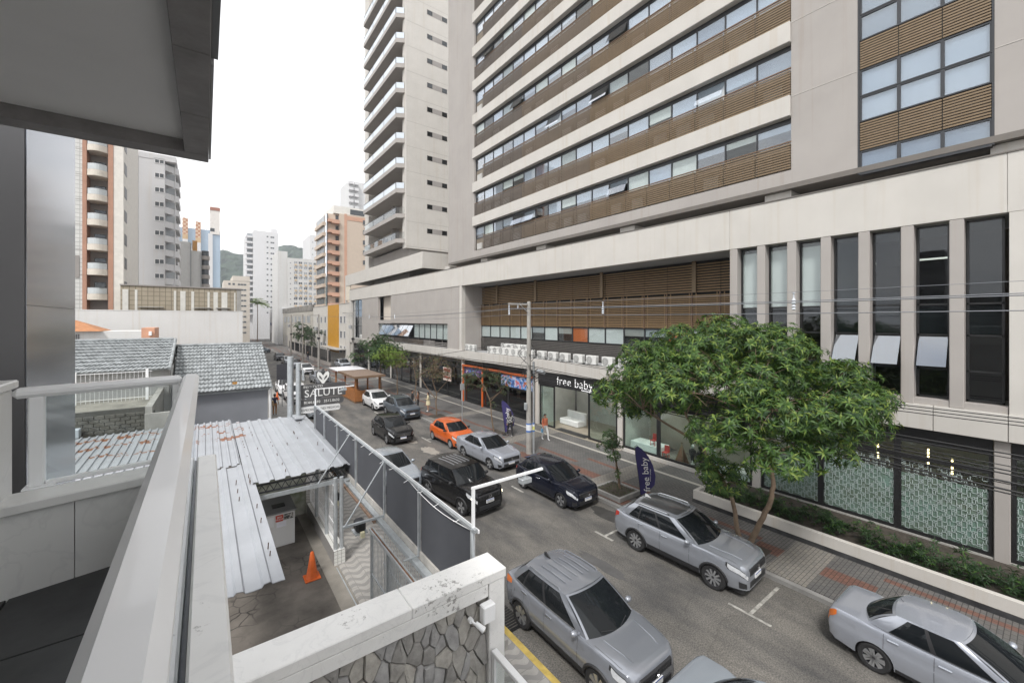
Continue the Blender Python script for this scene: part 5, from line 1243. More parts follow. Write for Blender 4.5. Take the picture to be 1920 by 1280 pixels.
    def SIDE(u, v):      # u 0 front .. 1 rear, v 0 belt .. 1 roof
        fe, re_ = FS(1,v), RS(1,v)
        x = fe.x+(re_.x-fe.x)*u
        mid = math.sin(math.pi*min(1,max(0,u)))**.55
        zb0 = zb_a+(zb_d-zb_a)*u; zb0 = max(zb0, belt-.03)*mid+zb0*(1-mid)
        zt0 = (zrB-.02)+(zrC-zrB)*u+(zt-.02-(zrB-.02))*mid*.6
        z = zb0+(zt0-zb0)*v
        wb0 = wA+(wD-wA)*u; wb0 = wb0+(beltw-wb0)*mid
        wt0 = wB+(wC-wB)*u+.05*hw*mid
        y = wb0+(wt0-wb0)*v+.028*math.sin(math.pi*v)
        return Vector((x,y,z))
    gh = MB()
    gh.grid([[FS(-1+2*i/10,j/6) for i in range(11)] for j in range(7)]); gh.grid([[RS(-1+2*i/10,j/6) for i in range(11)] for j in range(7)], flip=True)
    for sd in (1,-1): gh.grid([[(lambda p: (p.x,p.y*sd,p.z))(SIDE(i/20,j/6)) for i in range(21)] for j in range(7)], flip=(sd > 0))
    rr = []
    for i in range(21):
        row = []
        for j in range(13):
            q = -1+2*j/12; e_ = SIDE(i/20,1); f0, r0 = FS(q,1), RS(q,1); x = f0.x+(r0.x-f0.x)*i/20
            crown = .045*(1-q*q)*(.4+.6*math.sin(math.pi*i/20)**.6); zl_ = f0.z+(r0.z-f0.z)*i/20
            row.append((x, e_.y*q, max(e_.z, zl_)*abs(q)**3+(1-abs(q)**3)*(max(e_.z,zl_))+crown))
        rr.append(row)
    gh.grid(rr, flip=True)
    cab = gh.build('cabin', roof or paint, t, smooth=40)
    def gpatch(nm, fn, u0, u1, v0, v1, off, out, par, nu=8, nv=5, sd=1, u0t=None, u1t=None, mat=car_glass):
        m_ = MB(); rws = []
        for j in range(nv+1):
            v = v0+(v1-v0)*j/nv; row = []
            a = u0 if u0t is None else u0+(u0t-u0)*j/nv; b = u1 if u1t is None else u1+(u1t-u1)*j/nv
            for i in range(nu+1):
                u = a+(b-a)*i/nu; p = fn(u,v); d1 = fn(u+.01,v)-fn(u-.01,v); d2 = fn(u,min(1,v+.02))-fn(u,max(0,v-.02)); nn = d1.cross(d2).normalized()
                if nn.dot(Vector(out)) < 0: nn = -nn
                q = p+nn*off; row.append((q.x,q.y*sd,q.z))
            rws.append(row)
        m_.grid(rws); return m_.build(nm, mat, par, smooth=60)
    gpatch('windscreen', FS,-.93,.93,.03,.95,.006,(1,0,.5),t,nu=12)
    gpatch('rear_window', RS,-.90,.90,.10,.92,.006,(-1,0,.5),t,nu=12)
    win = k.get('win', [(.10,.47),(.50,.80),(.82,.93)])
    lean = k.get('lean', .02)
    for sd in (1,-1):
        for wi,(a,b) in enumerate(win):
            gpatch('side_window', SIDE, a, b, .07, .94, .006, (0,1,0), t, sd=sd, u0t=(a+.035 if wi == 0 else a+.005), u1t=(b-(.06 if wi == len(win)-1 else .005)))
        for (a0,b0),(a1,b1) in zip(win[:-1],win[1:]): gpatch('pillar_trim', SIDE, b0-.005, a1+.005, .06, .95, .004, (0,1,0), t, sd=sd, nu=2, mat=trim_m)
        if detail > 1: gpatch('window_trim', SIDE, win[0][0], win[-1][1], .045, .085, .008, (0,1,0), t, sd=sd, nv=1, nu=16, mat=chrome if k.get('chrome') else trim_m)
    # wheels
    ty, rim = wheel_meshes(r, k.get('wheel','five'))
    for xw in (wb/2,-wb/2):
        for sd in (1,-1):
            o = inst(ty,'wheel',(xw,sd*(hw-.115),r),t, rz=0 if sd < 0 else math.pi); q = inst(rim,'rim',(0,0,0),None); q.parent = o
            if detail:
                pts_ = [(xw+ra*.995*math.cos(a_), sd*(P(xw+ra*.995*math.cos(a_),0).y+.004), r+ra*.995*math.sin(a_)) for a_ in [math.pi*(.04+.92*i/14) for i in range(15)]]
                if sus: MB().tube(pts_,.035,6).build('arch_trim', trim_m, t)
    # lamps, grille, plate
    hs_ = k.get('hl',(4.6,8.0,.50))
    for sd in (1,-1):
        patch('headlight_housing', seam_m, xf-hs_[2]-.05, xf-.012, hs_[0]+1.2, hs_[1]+.15, .004, sd, t, nx=8, taper=(hs_[0]-.2,hs_[1]-.4)); patch('headlight', lamp_m, xf-hs_[2], xf-.016, hs_[0]+1.5, hs_[1]-.1, .009, sd, t, nx=8, taper=(hs_[0]+.1,hs_[1]-.7))
        if drl_on: patch('running_light', drl, xf-.22, xf-.08, hs_[0]+.9, hs_[0]+1.8, .012, sd, t)
        patch('tail_light', tail, xr+.035, xr+k.get('tl',.22), 4.6, 8.2, .006, sd, t, nx=5, taper=(6.6,8.0))
        if detail > 1:
            patch('fog_recess', trim_m, xf-.20, xf-.03, .8, 2.8, .005, sd, t, nx=4)
            seams = MB()
            us = [win[0][0]-.02, (win[0][1]+win[1][0])/2, win[1][1]+.03]
            for u in us:
                x0 = SIDE(u,0).x
                if u == us[2]: x0 = max(x0, -wb/2+.12)
                x0 = min(x0, wb/2-ra-.10) if u == us[0] else x0
                patch('', None, x0-.004, x0+.004, .9, 8.2, .0025, sd, None, nx=1, ns=10, mbx=seams)
            x1, x2 = min(SIDE(us[0],0).x, wb/2-ra-.10), max(SIDE(us[2],0).x,-wb/2+ra+.02)
            patch('', None, x2, x1, .88, .96, .0025, sd, None, nx=8, ns=1, mbx=seams)
            seams.build('door_gap', seam_m, t)
            for u in (us[1],us[2]):
                xh = SIDE(u,0).x+.16; p = P(xh,6.6); MB().bbox(xh-.10,xh+.10,min(sd*(p.y-.01),sd*(p.y+.03)),max(sd*(p.y-.01),sd*(p.y+.03)),p.z-.016,p.z+.016,.008).build('door_handle', paint if not k.get('chrome') else chrome, t)
            patch('sill_trim', trim_m, -wb/2+ra+.02, wb/2-ra-.02, 0, .85 if not sus else 1.5, .004, sd, t, nx=8, ns=2)
            hc = [P(xx,11.0)+Vector((0,0,.002)) for xx in [xa+.02+(xf-.28-xa)*q_/6 for q_ in range(7)]]; MB().tube([(p_.x,sd*p_.y*(1-.12*i_/6),p_.z) for i_,p_ in enumerate(hc)],.014,6).build('bonnet_crease', paint, t, smooth=60)
            bs = patch('bonnet_gap', seam_m, xa-.02, xf-.30, 9.75, 9.85, .003, sd, t, nx=8, ns=1)
        if detail:
            p = SIDE(.07,.05); mi_ = MB().ball((p.x-.02,sd*(p.y+.14),p.z+.05),.1,12,8,(.75,1.05,.72)); mi_.cyl((p.x,sd*(p.y-.03),p.z+.0),(p.x-.02,sd*(p.y+.08),p.z+.02),.03,n=6)
            mi_.build('mirror', paint if not k.get('dark_mirror') else trim_m, t, smooth=50)
    zg = zn-.30
    g_ = MB().bbox(xf-.10,xf+.012,-hw*.62,hw*.62,zg-.04,zg+.17,.03).build('grille', trim_m, t)
    if detail > 1:
        if k.get('slots'):
            for i in range(7): MB().bbox(xf+.010,xf+.024,-hw*.50+i*hw*.148,-hw*.50+i*hw*.148+hw*.10,zg-.005,zg+.125,.01).build('grille_slot', seam_m, g_)
        else:
            for i in range(4): MB().box(xf+.012,xf+.018,-hw*.50,hw*.50,zg+.0+i*.036,zg+.012+i*.036).build('grille_bar', trim_m if i%2 else chrome if k.get('chrome') else trim_m, g_)
        em_ = MB().lathe([(.07,0),(.075,.012),(.055,.014),(.05,.004)],(xf+.016,0,zg+.075),18,'x').build('badge', chrome, g_)
    MB().bbox(xf-.12,xf+.010,-hw*.60,hw*.60,sill+.03,sill+.22,.02).build('lower_intake', trim_m, t)
    pf = MB().bbox(xf-.02,xf+.022,-.20,.20,zg-.19,zg-.06,.004).build('number_plate', plate_w, t); MB().box(xf+.0225,xf+.024,-.198,.198,zg-.088,zg-.062).build('plate_band', plate_b, pf)
    if plate:
        mx_ = Matrix.Translation((xf+.0235,0,zg-.14)) @ Matrix(((0,0,1,0),(1,0,0,0),(0,1,0,0),(0,0,0,1))); text(plate, .085, 'plate_text', seam_m, pf, mx_, .001)
    MB().bbox(xr-.012,xr+.12,-hw*.60,hw*.60,.36,.56,.03).build('rear_bumper_trim', trim_m, t)
    pr = MB().bbox(xr-.016,xr+.02,-.20,.20,.62,.75,.004).build('number_plate', plate_w, t)
    if detail > 1:
        for sd in (-1,1): MB().tube([tuple(FS(sd*.1+sd*.05,.06)+Vector((.02,0,.01))), tuple(FS(sd*.55,.12)+Vector((.02,0,.012)))],.008,5).build('wiper', trim_m, t)
    if k.get('sunroof'):
        m_ = MB(); m_.grid([[(x_,y_,z_+.006) for (x_,y_,z_) in row[2:11]] for row in rr[1:19]], flip=True); m_.build('glass_roof', dark_roof, t, smooth=60)
    if k.get('rails'):
        for sd in (1,-1):
            pts_ = [SIDE(u,1) for u in (.12,.16,.3,.5,.7,.86,.9)]; MB().tube([(p.x,sd*(p.y-.03),p.z+(.045 if 0 < i < 6 else .0)) for i,p in enumerate(pts_)],.016,6).build('roof_rail', k['rails'], t)
    if k.get('ribs'):
        for q in (-.5,-.25,0,.25,.5): MB().tube([(xb-.35-.0*abs(q),q*hw*.9,zt+.028-.05*q*q),(( xb+xc)/2,q*hw*.9,zt+.032-.05*q*q+.006),(xc+.45,q*hw*.9,zt+.012-.05*q*q)],.012,5).build('roof_rib', k['ribs'] if k['ribs'] is not True else paint, t)
    if k.get('fin'):
        xq = xc+.22; MB().prism([(xq-.10,0),(xq+.12,0),(xq-.06,.09),(xq-.10,.09)],-.02,.02,'y').build('antenna_fin', k['fin'], t).location.z = zt+.0
    if k.get('aerial'):
        MB().tube([(xc+.1,0,zt+.0),(xc-.1,0,zt+.22)],.006,4).build('aerial', trim_m, t)
    if k.get('spoiler'): MB().prism([(xc+.10,zrC+.02),(xc-.14,zrC-.01),(xc-.13,zrC-.035),(xc+.08,zrC-.03)],-wC*.95,wC*.95,'y').build('spoiler', roof or paint, t)
    if k.get('bed_lip'): MB().bbox(xr+.03,xr+.10,-hw*.75,hw*.75,deck-.005,deck+.02,.008).build('boot_lip', paint, t)
    return t
silver = paint_m('silver_paint', (.33,.35,.39), .5, .25); silver2 = paint_m('silver_blue_paint', (.40,.425,.48), .45, .25); grey_p = paint_m('grey_paint', (.27,.285,.32), .5, .25); black_p = paint_m('black_paint', (.010,.010,.011), .1, .22)
navy_p = paint_m('navy_paint', (.012,.014,.024), .25, .25); white_p = paint_m('white_paint', (.76,.76,.77), .0, .3); orange_p = paint_m('orange_paint_car', (.60,.115,.018), .05, .35); slate_p = paint_m('slate_blue_paint', (.10,.125,.155), .5, .3)
dark_roof = paint_m('dark_roof_paint', (.07,.075,.08), .4, .3); pale_p = paint_m('pale_silver', (.36,.395,.44), .4, .26)
SUV1 = dict(L=4.27,W=1.78,H=1.60,wb=2.59,fo=.84,r=.345,A=1.17,B=0.24,C=-1.45,D=-1.93,zh=1.06,zn=.98,belt=1.05,deck=1.12,suv=True,hatch=True,rails=silver,ribs=True,fin=trim_m,wheel='multi',chrome=True,tl=.42,wD=.82)
SUV2 = dict(L=4.56,W=1.84,H=1.60,wb=2.655,fo=.90,r=.36,A=1.04,B=0.09,C=-1.62,D=-2.08,zh=1.07,zn=.99,belt=1.06,deck=1.13,suv=True,hatch=True,rails=chrome,fin=white_p,sunroof=True,wheel='ten',tl=.30,win=[(.10,.43),(.46,.74),(.76,.90)],wD=.80)
JEEP = dict(L=4.24,W=1.80,H=1.66,wb=2.57,fo=.82,r=.345,A=1.12,B=0.49,C=-1.55,D=-1.86,zh=1.12,zn=1.06,belt=1.12,deck=1.15,suv=True,hatch=True,ribs=alloy,wheel='five',slots=True,wA=.90,wB=.80,wC=.80,wD=.88,dark_mirror=True,zC=1.63)
KICKS = dict(L=4.30,W=1.76,H=1.59,wb=2.61,fo=.86,r=.335,A=1.14,B=0.26,C=-1.40,D=-1.90,zh=1.06,zn=.98,belt=1.05,deck=1.10,suv=True,hatch=True,rails=alloy,wheel='five',chrome=True)
HATCH = dict(L=4.06,W=1.74,H=1.47,wb=2.56,fo=.82,r=.315,A=1.14,B=0.19,C=-1.30,D=-1.78,zh=.98,zn=.88,belt=.96,deck=1.00,hatch=True,wheel='five',aerial=True,spoiler=True)
CLIO = dict(L=3.81,W=1.64,H=1.42,wb=2.47,fo=.72,r=.29,A=1.12,B=0.29,C=-1.20,D=-1.62,zh=.96,zn=.86,belt=.94,deck=.97,hatch=True,wheel='cap',dark_mirror=True,win=[(.10,.54),(.58,.86)])
SEDAN = dict(L=4.49,W=1.74,H=1.46,wb=2.62,fo=.88,r=.315,A=1.14,B=0.19,C=-1.02,D=-1.72,zh=.98,zn=.86,belt=.97,deck=1.04,wheel='five',chrome=True,wD=.74)
VOYAGE = dict(L=4.22,W=1.66,H=1.46,wb=2.47,fo=.83,r=.305,A=1.10,B=0.19,C=-.98,D=-1.56,zh=.98,zn=.86,belt=.96,deck=1.02,wheel='multi',aerial=True,wD=.76,win=[(.10,.49),(.53,.84)])
def at(x, y): return (x, y, .004)
car('silver_suv', at(7.43,7.12), 'large silver SUV with ribbed roof parked by the yellow kerb, nearest of all', 'car', grey_p, SUV1, -90, tail=amber_m, plate=None)
car('parked_sedan', at(7.55,2.35), 'pale silver car cut off by the bottom edge, ahead of the ribbed-roof SUV', 'car', pale_p, SEDAN, -90)
car('silver_sedan', at(12.98,1.32), 'silver sedan parked at bottom right with amber-red tail light', 'car', silver2, VOYAGE, -91, tail=amber_m)
car('silver_suv', at(12.92,7.58), 'silver SUV with dark grey roof parked beneath the big tree', 'car', silver, SUV2, -87.5, roof=None)
car('navy_hatchback', at(12.95,14.1), 'dark navy hatchback parked beside the feather flag', 'car', navy_p, dict(HATCH, chrome=True), -89)
car('black_suv', at(9.12,16.1), 'black boxy SUV with slotted grille driving down the street, headlight lit', 'car', black_p, JEEP, -84, plate='REN9268', drl_on=True)
car('silver_sedan', at(12.98,19.7), 'pale silver sedan parked between the orange hatchback and navy hatchback', 'car', silver2, SEDAN, -88)
car('orange_hatchback', at(13.0,24.05), 'small bright orange two-door hatchback parked at the kerb', 'car', orange_p, CLIO, -90)
car('black_hatchback', at(10.2,27.4), 'black hatchback driving in the middle of the street', 'car', black_p, dict(HATCH, chrome=True), -90, drl_on=False)
car('slate_suv', at(13.15,33.1), 'slate blue compact SUV parked beside two standing people', 'car', slate_p, KICKS, -88)
car('white_hatchback', at(12.72,37.9), 'white hatchback parked next to the wooden parklet', 'car', white_p, HATCH, -90)
car('silver_sedan', at(7.35,20.0), 'silver sedan half hidden behind the dark banner', 'car', pale_p, dict(SEDAN,aerial=True,chrome=False), -88, drl_on=True)
car('grey_sedan', at(7.4,38.2), 'grey car mostly hidden behind the clinic sign boards', 'car', pale_p, SEDAN, -90, detail=1)
car('white_suv', at(7.15,45.5), 'white SUV with black grille parked at left beyond the clinic sign', 'car', white_p, dict(JEEP,ribs=None), -92, detail=1)
car('white_van', at(7.05,51.0), 'white car parked right behind the white SUV on the left', 'car', white_p, KICKS, -92, detail=1)
car('white_hatchback', at(12.2,68.5), 'white hatchback parked beyond the parklet in the far right row', 'car', white_p, HATCH, -88, detail=1)
car('silver_suv', at(11.7,56.6), 'silver SUV driving just behind the wooden parklet', 'car', silver, KICKS, -88, detail=1)
car('grey_hatchback', at(12.2,77.5), 'grey car third from the far end of the right-hand row', 'car', grey_p, HATCH, -88, detail=0)
car('silver_hatchback', at(12.1,84.5), 'silver car second from the far end of the right-hand row', 'car', silver, HATCH, -88, detail=0)
car('dark_hatchback', at(12.0,94.0), 'dark car at the far end of the right-hand row', 'car', navy_p, HATCH, -88, detail=0)
car('dark_sedan', at(10.5,116.0), 'dark green-grey car crossing at the far end of the street', 'car', slate_p, SEDAN, 178, detail=0)
car('blue_white_suv', (17.9,70.0,.154), 'pale SUV with blue-tinted glass parked on the pavement behind the parklet', 'car', pale_p, KICKS, -90, detail=1)
car('dark_estate', (1.6,28.6,.124), 'dark car roof showing over the corrugated metal roof by the blue-grey house', 'car', slate_p, dict(KICKS,rails=chrome), 178, detail=1)
# ================================================================ trees and plants
def leaf_m(name, c, var=.35):
    m = M(name, c, .5, var=var, vs=6, spec=.4); b = m.node_tree.nodes['Principled BSDF']
    # thin leaf: some light passes through
    n = m.node_tree.nodes; l = m.node_tree.links.new; tr = n.new('ShaderNodeBsdfTranslucent'); tr.inputs['Color'].default_value = (min(1,c[0]*1.6),min(1,c[1]*1.5),c[2],1)
    mix = n.new('ShaderNodeMixShader'); mix.inputs['Fac'].default_value = .25; l(b.outputs[0], mix.inputs[1]); l(tr.outputs[0], mix.inputs[2]); l(mix.outputs[0], n['Material Output'].inputs['Surface']); return m
leaf_a = leaf_m('leaf_green', (.066,.132,.027)); leaf_b = leaf_m('leaf_dark', (.024,.058,.017)); leaf_c = leaf_m('leaf_new', (.16,.225,.042)); leaf_y = leaf_m('leaf_lime', (.13,.22,.03)); leaf_o = leaf_m('leaf_olive', (.075,.085,.035)); leaf_g = leaf_m('leaf_greyish', (.075,.11,.055))
bark = M('bark', (.15,.105,.07), .9, var=.35, vs=5, bump=.8, bs=25); bark_p = M('pale_bark', (.20,.145,.10), .9, var=.3, vs=5, bump=.6, bs=25)
def add_leaf(V, F, MI, p, d, up, ln, wd, mi, droop):
    d = d.normalized(); s = d.cross(up); s = s.normalized() if s.length > 1e-3 else Vector((1,0,0)); u = s.cross(d)
    a = p; b = p+d*ln*.45+u*.02*ln; c = p+d*ln*.98-u*droop*ln
    n = len(V); V += [a, b+s*wd*.5+u*wd*.12, b, b-s*wd*.5+u*wd*.12, c]
    F += [(n,n+1,n+2),(n,n+2,n+3),(n+1,n+4,n+2),(n+2,n+4,n+3)]; MI += [mi]*4
def whorl(V, F, MI, r, p, nrm, nl, ln, wd, mis, droop=.35):
    nrm = nrm.normalized(); t = nrm.orthogonal().normalized(); b = nrm.cross(t)
    for i in range(nl):
        a = 2*math.pi*(i+r.random()*.6)/nl; up = r.uniform(.05,.9)
        d = (t*math.cos(a)+b*math.sin(a))+nrm*up
        mi = mis[2] if (up > .68 and r.random() < .55) else (mis[0] if r.random() < .62 else mis[1])
        add_leaf(V, F, MI, p, d, nrm, ln*r.uniform(.7,1.15), wd*r.uniform(.8,1.2), mi, droop*r.uniform(.5,1.4))
def leaf_obj(name, V, F, MI, mats, par):
    mb = MB(); mb.v = [tuple(v) for v in V]; mb.f = [list(f) for f in F]; mb.m = MI
    return mb.build(name, mats, par, kind='stuff')
def limb(pts, r0, r1, r, n=8, wob=.04):
    # smooth wandering limb through the points
    P_ = [Vector(p) for p in pts]; out = []; rs_ = []
    for i in range(len(P_)-1):
        for k in range(5):
            t = k/5; a = P_[max(i-1,0)]; b = P_[i]; c = P_[i+1]; d = P_[min(i+2,len(P_)-1)]
            q = .5*((2*b)+(c-a)*t+(2*a-5*b+4*c-d)*t*t+(3*b-a-3*c+d)*t**3)
            out.append(q+Vector((r.uniform(-1,1),r.uniform(-1,1),0))*wob*.5)
    out.append(P_[-1]); m = len(out)
    return out, [r0+(r1-r0)*(i/(m-1))**.8 for i in range(m)]
def tree(name, label, base, stems, clusters, nwh, nl, ln, wd, mats, seed, bk=bark, group='street trees along the kerb', twigs=True, fill=.35, flat=.75, droop=.35):
    """clusters: (x,y,z,r) foliage clumps in world metres; stems: lists of (points, r0, r1)"""
    r = random.Random(seed); t = thing(name, base, label, 'tree', group)
    tips = []
    for pts, r0, r1 in stems:
        o, rs_ = limb(pts, r0, r1, r); MB().tube(o, rs_, 9).build('trunk', bk, t, smooth=60); tips += [(o[i], rs_[i]) for i in range(len(o)//2, len(o))]
    br_ = MB()
    for (x,y,z,cr) in clusters:
        c = Vector((x,y,z)); best = min(tips, key=lambda q: (q[0]-c).length+(0 if q[0].z < z else 1.0))
        p0 = best[0]; mid = p0.lerp(c,.5)+Vector((r.uniform(-.15,.15),r.uniform(-.15,.15),.12*(c-p0).length-.1)); o, rs_ = limb([p0,mid,c], max(.018,best[1]*.62), .015, r); br_.tube(o, rs_, 6)
        if twigs:
            for k in range(7):
                q = o[len(o)//2+r.randrange(len(o)//2)]; e = c+Vector((r.gauss(0,1),r.gauss(0,1),r.gauss(.2,.6)))*cr*.55; br_.tube([q,q.lerp(e,.5)+Vector((0,0,.06)),e],[.012,.009,.004],4)
    br_.build('branches', bk, t)
    if nwh:
        V, F, MI = [], [], []
        for (x,y,z,cr) in clusters:
            for k in range(int(nwh*(cr*cr))):
                d = Vector((r.gauss(0,1),r.gauss(0,1),r.gauss(.15,1))).normalized(); rr = cr*(1 if r.random() > fill else r.uniform(.4,1))*r.uniform(.82,1.12)
                p = Vector((x,y,z))+Vector((d.x*rr,d.y*rr,d.z*rr*flat)); nn = (d+Vector((0,0,.55))).normalized()
                whorl(V, F, MI, r, p, nn, nl, ln, wd, (0,1,2), droop)
        leaf_obj('crown', V, F, MI, mats, t)
    return t
# --- the big street tree: two stems from one base, broad layered crown
rt = random.Random(21); cl = []
def inside(x,y,z):
    return 1
raw = []
tries = 0
while len(cl) < 66 and tries < 6000:
    tries += 1
    a = rt.uniform(0,2*math.pi); q = math.sqrt(rt.random()); R_ = 4.15
    x = 14.45+R_*q*math.cos(a); y = 7.0+R_*q*math.sin(a)
    dome = 7.75-2.3*q**2.2; lowz_ = 5.3-1.0*q
    z = rt.uniform(lowz_, dome) if rt.random() < .4 else dome-rt.uniform(0,.5)
    cr = rt.uniform(.62,.95)
    if x > 18.4: continue
    if all((x-b[0])**2+(y-b[1])**2+1.3*(z-b[2])**2 > .74**2 for b in cl): cl.append((x,y,z,cr))
cl += [(14.15,6.95,2.4,.6),(13.9,7.3,2.7,.5),(14.6,6.75,2.75,.5),(14.3,7.4,3.0,.5)]
tree('street_tree', 'large leafy tree with two stems on the pavement in front of the frosted windows', (14.85,6.5,.15),
     [([(14.88,6.45,.1),(15.0,6.25,.8),(15.25,5.95,1.7),(15.3,5.8,2.6),(15.0,5.9,3.5),(14.8,6.2,4.4),(14.7,6.4,5.6)],.11,.04),
      ([(14.80,6.58,.1),(14.72,6.72,.9),(14.66,6.85,1.8),(14.6,7.3,2.6),(14.45,7.9,3.5),(14.3,8.4,4.6)],.095,.035),
      ([(15.0,5.9,3.4),(15.6,5.2,4.0),(16.2,4.6,4.8)],.07,.03), ([(14.45,7.9,3.5),(13.5,8.6,4.2),(12.6,9.0,4.8)],.06,.025), ([(14.8,6.2,4.2),(13.6,5.8,4.9),(12.4,5.4,5.4)],.06,.025)],
     cl, 120, 11, .22, .05, [leaf_a,leaf_b,leaf_c], 5, bk=bark_p, fill=.45, flat=.62, droop=.45)
# --- small tree in the raised bed
tree('young_tree', 'small bushy young tree in the raised bed beside the feather flag', (15.25,12.15,.3),
     [([(15.25,12.15,.25),(15.22,12.2,.9),(15.12,12.3,1.6),(15.0,12.4,2.3)],.07,.03)],
     [(15.0,12.4,2.45,.42),(14.7,12.6,2.2,.36),(15.3,12.3,2.3,.36),(14.9,12.2,1.9,.3),(15.2,12.7,2.6,.33),(15.1,12.15,1.0,.2)], 150, 9, .17, .04, [leaf_b,leaf_g,leaf_a], 6, droop=.6)
# --- thin trees further on
tree('thin_tree', 'thin leaning tree with sparse dull foliage in front of the orange-framed shop', (16.2,23.8,.15),
     [([(16.2,23.8,.1),(16.15,24.0,1.2),(16.2,24.3,2.2),(16.1,24.8,3.1),(15.9,25.4,3.9)],.06,.025),([(16.2,24.3,2.2),(16.5,23.5,3.0),(16.7,22.9,3.6)],.035,.015)],
     [(15.9,25.6,4.1,.7),(16.3,24.9,4.0,.65),(15.5,26.2,3.9,.65),(16.6,24.0,3.9,.6),(16.7,23.0,3.7,.55),(16.0,26.9,3.6,.6),(16.3,25.2,3.2,.5),(16.2,27.4,3.0,.5),(16.3,24.2,2.0,.32),(16.8,23.6,3.0,.4)], 105, 7, .18, .04, [leaf_g,leaf_o,leaf_b], 7, fill=.6)
bare = [(15.2+rt.gauss(0,.8),30.9+rt.gauss(0,1.1),4.0+rt.gauss(0,.5),.55) for k in range(24)]
tree('bare_tree', 'nearly leafless brown tree behind the orange hatchback', (15.2,30.6,.15),
     [([(15.2,30.6,.1),(15.15,30.7,1.1),(15.3,30.9,2.0),(15.1,31.2,3.0),(15.2,31.0,3.8)],.07,.03),([(15.3,30.9,2.0),(15.8,30.2,2.9),(16.0,29.8,3.6)],.04,.02),([(15.15,30.8,1.6),(14.7,31.8,2.6),(14.5,32.4,3.4)],.04,.02)],
     bare, 60, 5, .14, .035, [leaf_o,M('dry_leaf',(.16,.10,.06),.8),leaf_g], 8, fill=.8)
bare2 = [(15.9+rt.gauss(0,.7),36.5+rt.gauss(0,1.2),3.9+rt.gauss(0,.5),.55) for k in range(14)]
tree('bare_tree', 'second nearly leafless brown tree, behind the slate blue SUV', (15.9,36.4,.15),
     [([(15.9,36.4,.1),(15.85,36.5,1.2),(16.0,36.6,2.2),(15.9,36.9,3.6)],.065,.03),([(16.0,36.6,2.2),(16.5,35.8,3.3)],.035,.018)],
     bare2, 50, 5, .14, .035, [leaf_o,bpy.data.materials['dry_leaf'],leaf_g], 18, fill=.8)
lime = [(15.9+rt.gauss(0,.85),41.5+rt.gauss(0,.95),4.2+rt.gauss(0,.45),.75) for k in range(15)]
tree('lime_green_tree', 'bright yellow-green tree between the white hatchback and the dark green tree', (16.0,41.2,.15),
     [([(16.0,41.2,.1),(15.95,41.3,1.3),(16.05,41.5,2.4),(15.9,41.6,3.8)],.075,.03)], lime, 95, 8, .17, .045, [leaf_y,leaf_c,leaf_c], 9, fill=.5)
dk = [(15.6+rt.gauss(0,1.0),45.6+rt.gauss(0,1.5),4.6+rt.gauss(0,.55),.9) for k in range(30)]
tree('dark_green_tree', 'rounded dark green tree behind the lime-green tree', (15.5,44.8,.15),
     [([(15.5,44.8,.1),(15.5,45.0,1.5),(15.6,45.3,2.8),(15.6,45.6,4.2)],.11,.05)], dk, 80, 8, .20, .06, [leaf_b,leaf_b,leaf_a], 10, fill=.5)
# --- far greenery
ft = [(18.2+rt.gauss(0,.9),104+rt.gauss(0,2.4),5.0+rt.gauss(0,1.0),1.2) for k in range(10)]
tree('far_dark_tree', 'dark tree above the far street fence', (18.2,104,.15), [([(18.2,104,.1),(18.2,104,3),(18.2,104,5)],.12,.05)], ft, 26, 7, .42, .13, [leaf_b,leaf_g,leaf_b], 12, group=None)
ft = [(1.8+rt.gauss(0,.8),80+rt.gauss(0,3),6.2+rt.gauss(0,1.2),1.1) for k in range(10)]
def palm(base, h, label, seed, mats, fl=1.8):
    r = random.Random(seed); t = thing('palm_tree', base, label, 'palm', 'palms'); x,y,z = base
    MB().tube([(x,y,z),(x+.1,y,z+h*.5),(x+.05,y+.1,z+h)],[.16,.13,.11],8).build('trunk', bark, t, smooth=60)
    V, F, MI = [], [], []
    for k in range(22):
        a = 2*math.pi*k/22+r.uniform(-.1,.1); el = r.uniform(.0,1.2); p = Vector((x+.05,y+.1,z+h)); d = Vector((math.cos(a)*math.cos(el),math.sin(a)*math.cos(el),math.sin(el)))
        for s in range(9):
            q = p+d*fl*(s/9)+Vector((0,0,-.9*fl*(s/9)**2*.6))
            for sd in (-1,1): add_leaf(V,F,MI,q,d*.5+d.cross(Vector((0,0,1))).normalized()*sd+Vector((0,0,-.3)),Vector((0,0,1)),fl*.34,fl*.06,r.choice((0,1)),.3)
    leaf_obj('crown', V, F, MI, mats, t)
palm((18.8,92,.15),5.2,'dark palm standing in front of the far white wall',3,[leaf_b,leaf_g],1.5)
palm((14.9,172,.15),14.0,'yellow-green palm rising at the far end of the street',4,[leaf_y,leaf_c],4.0)
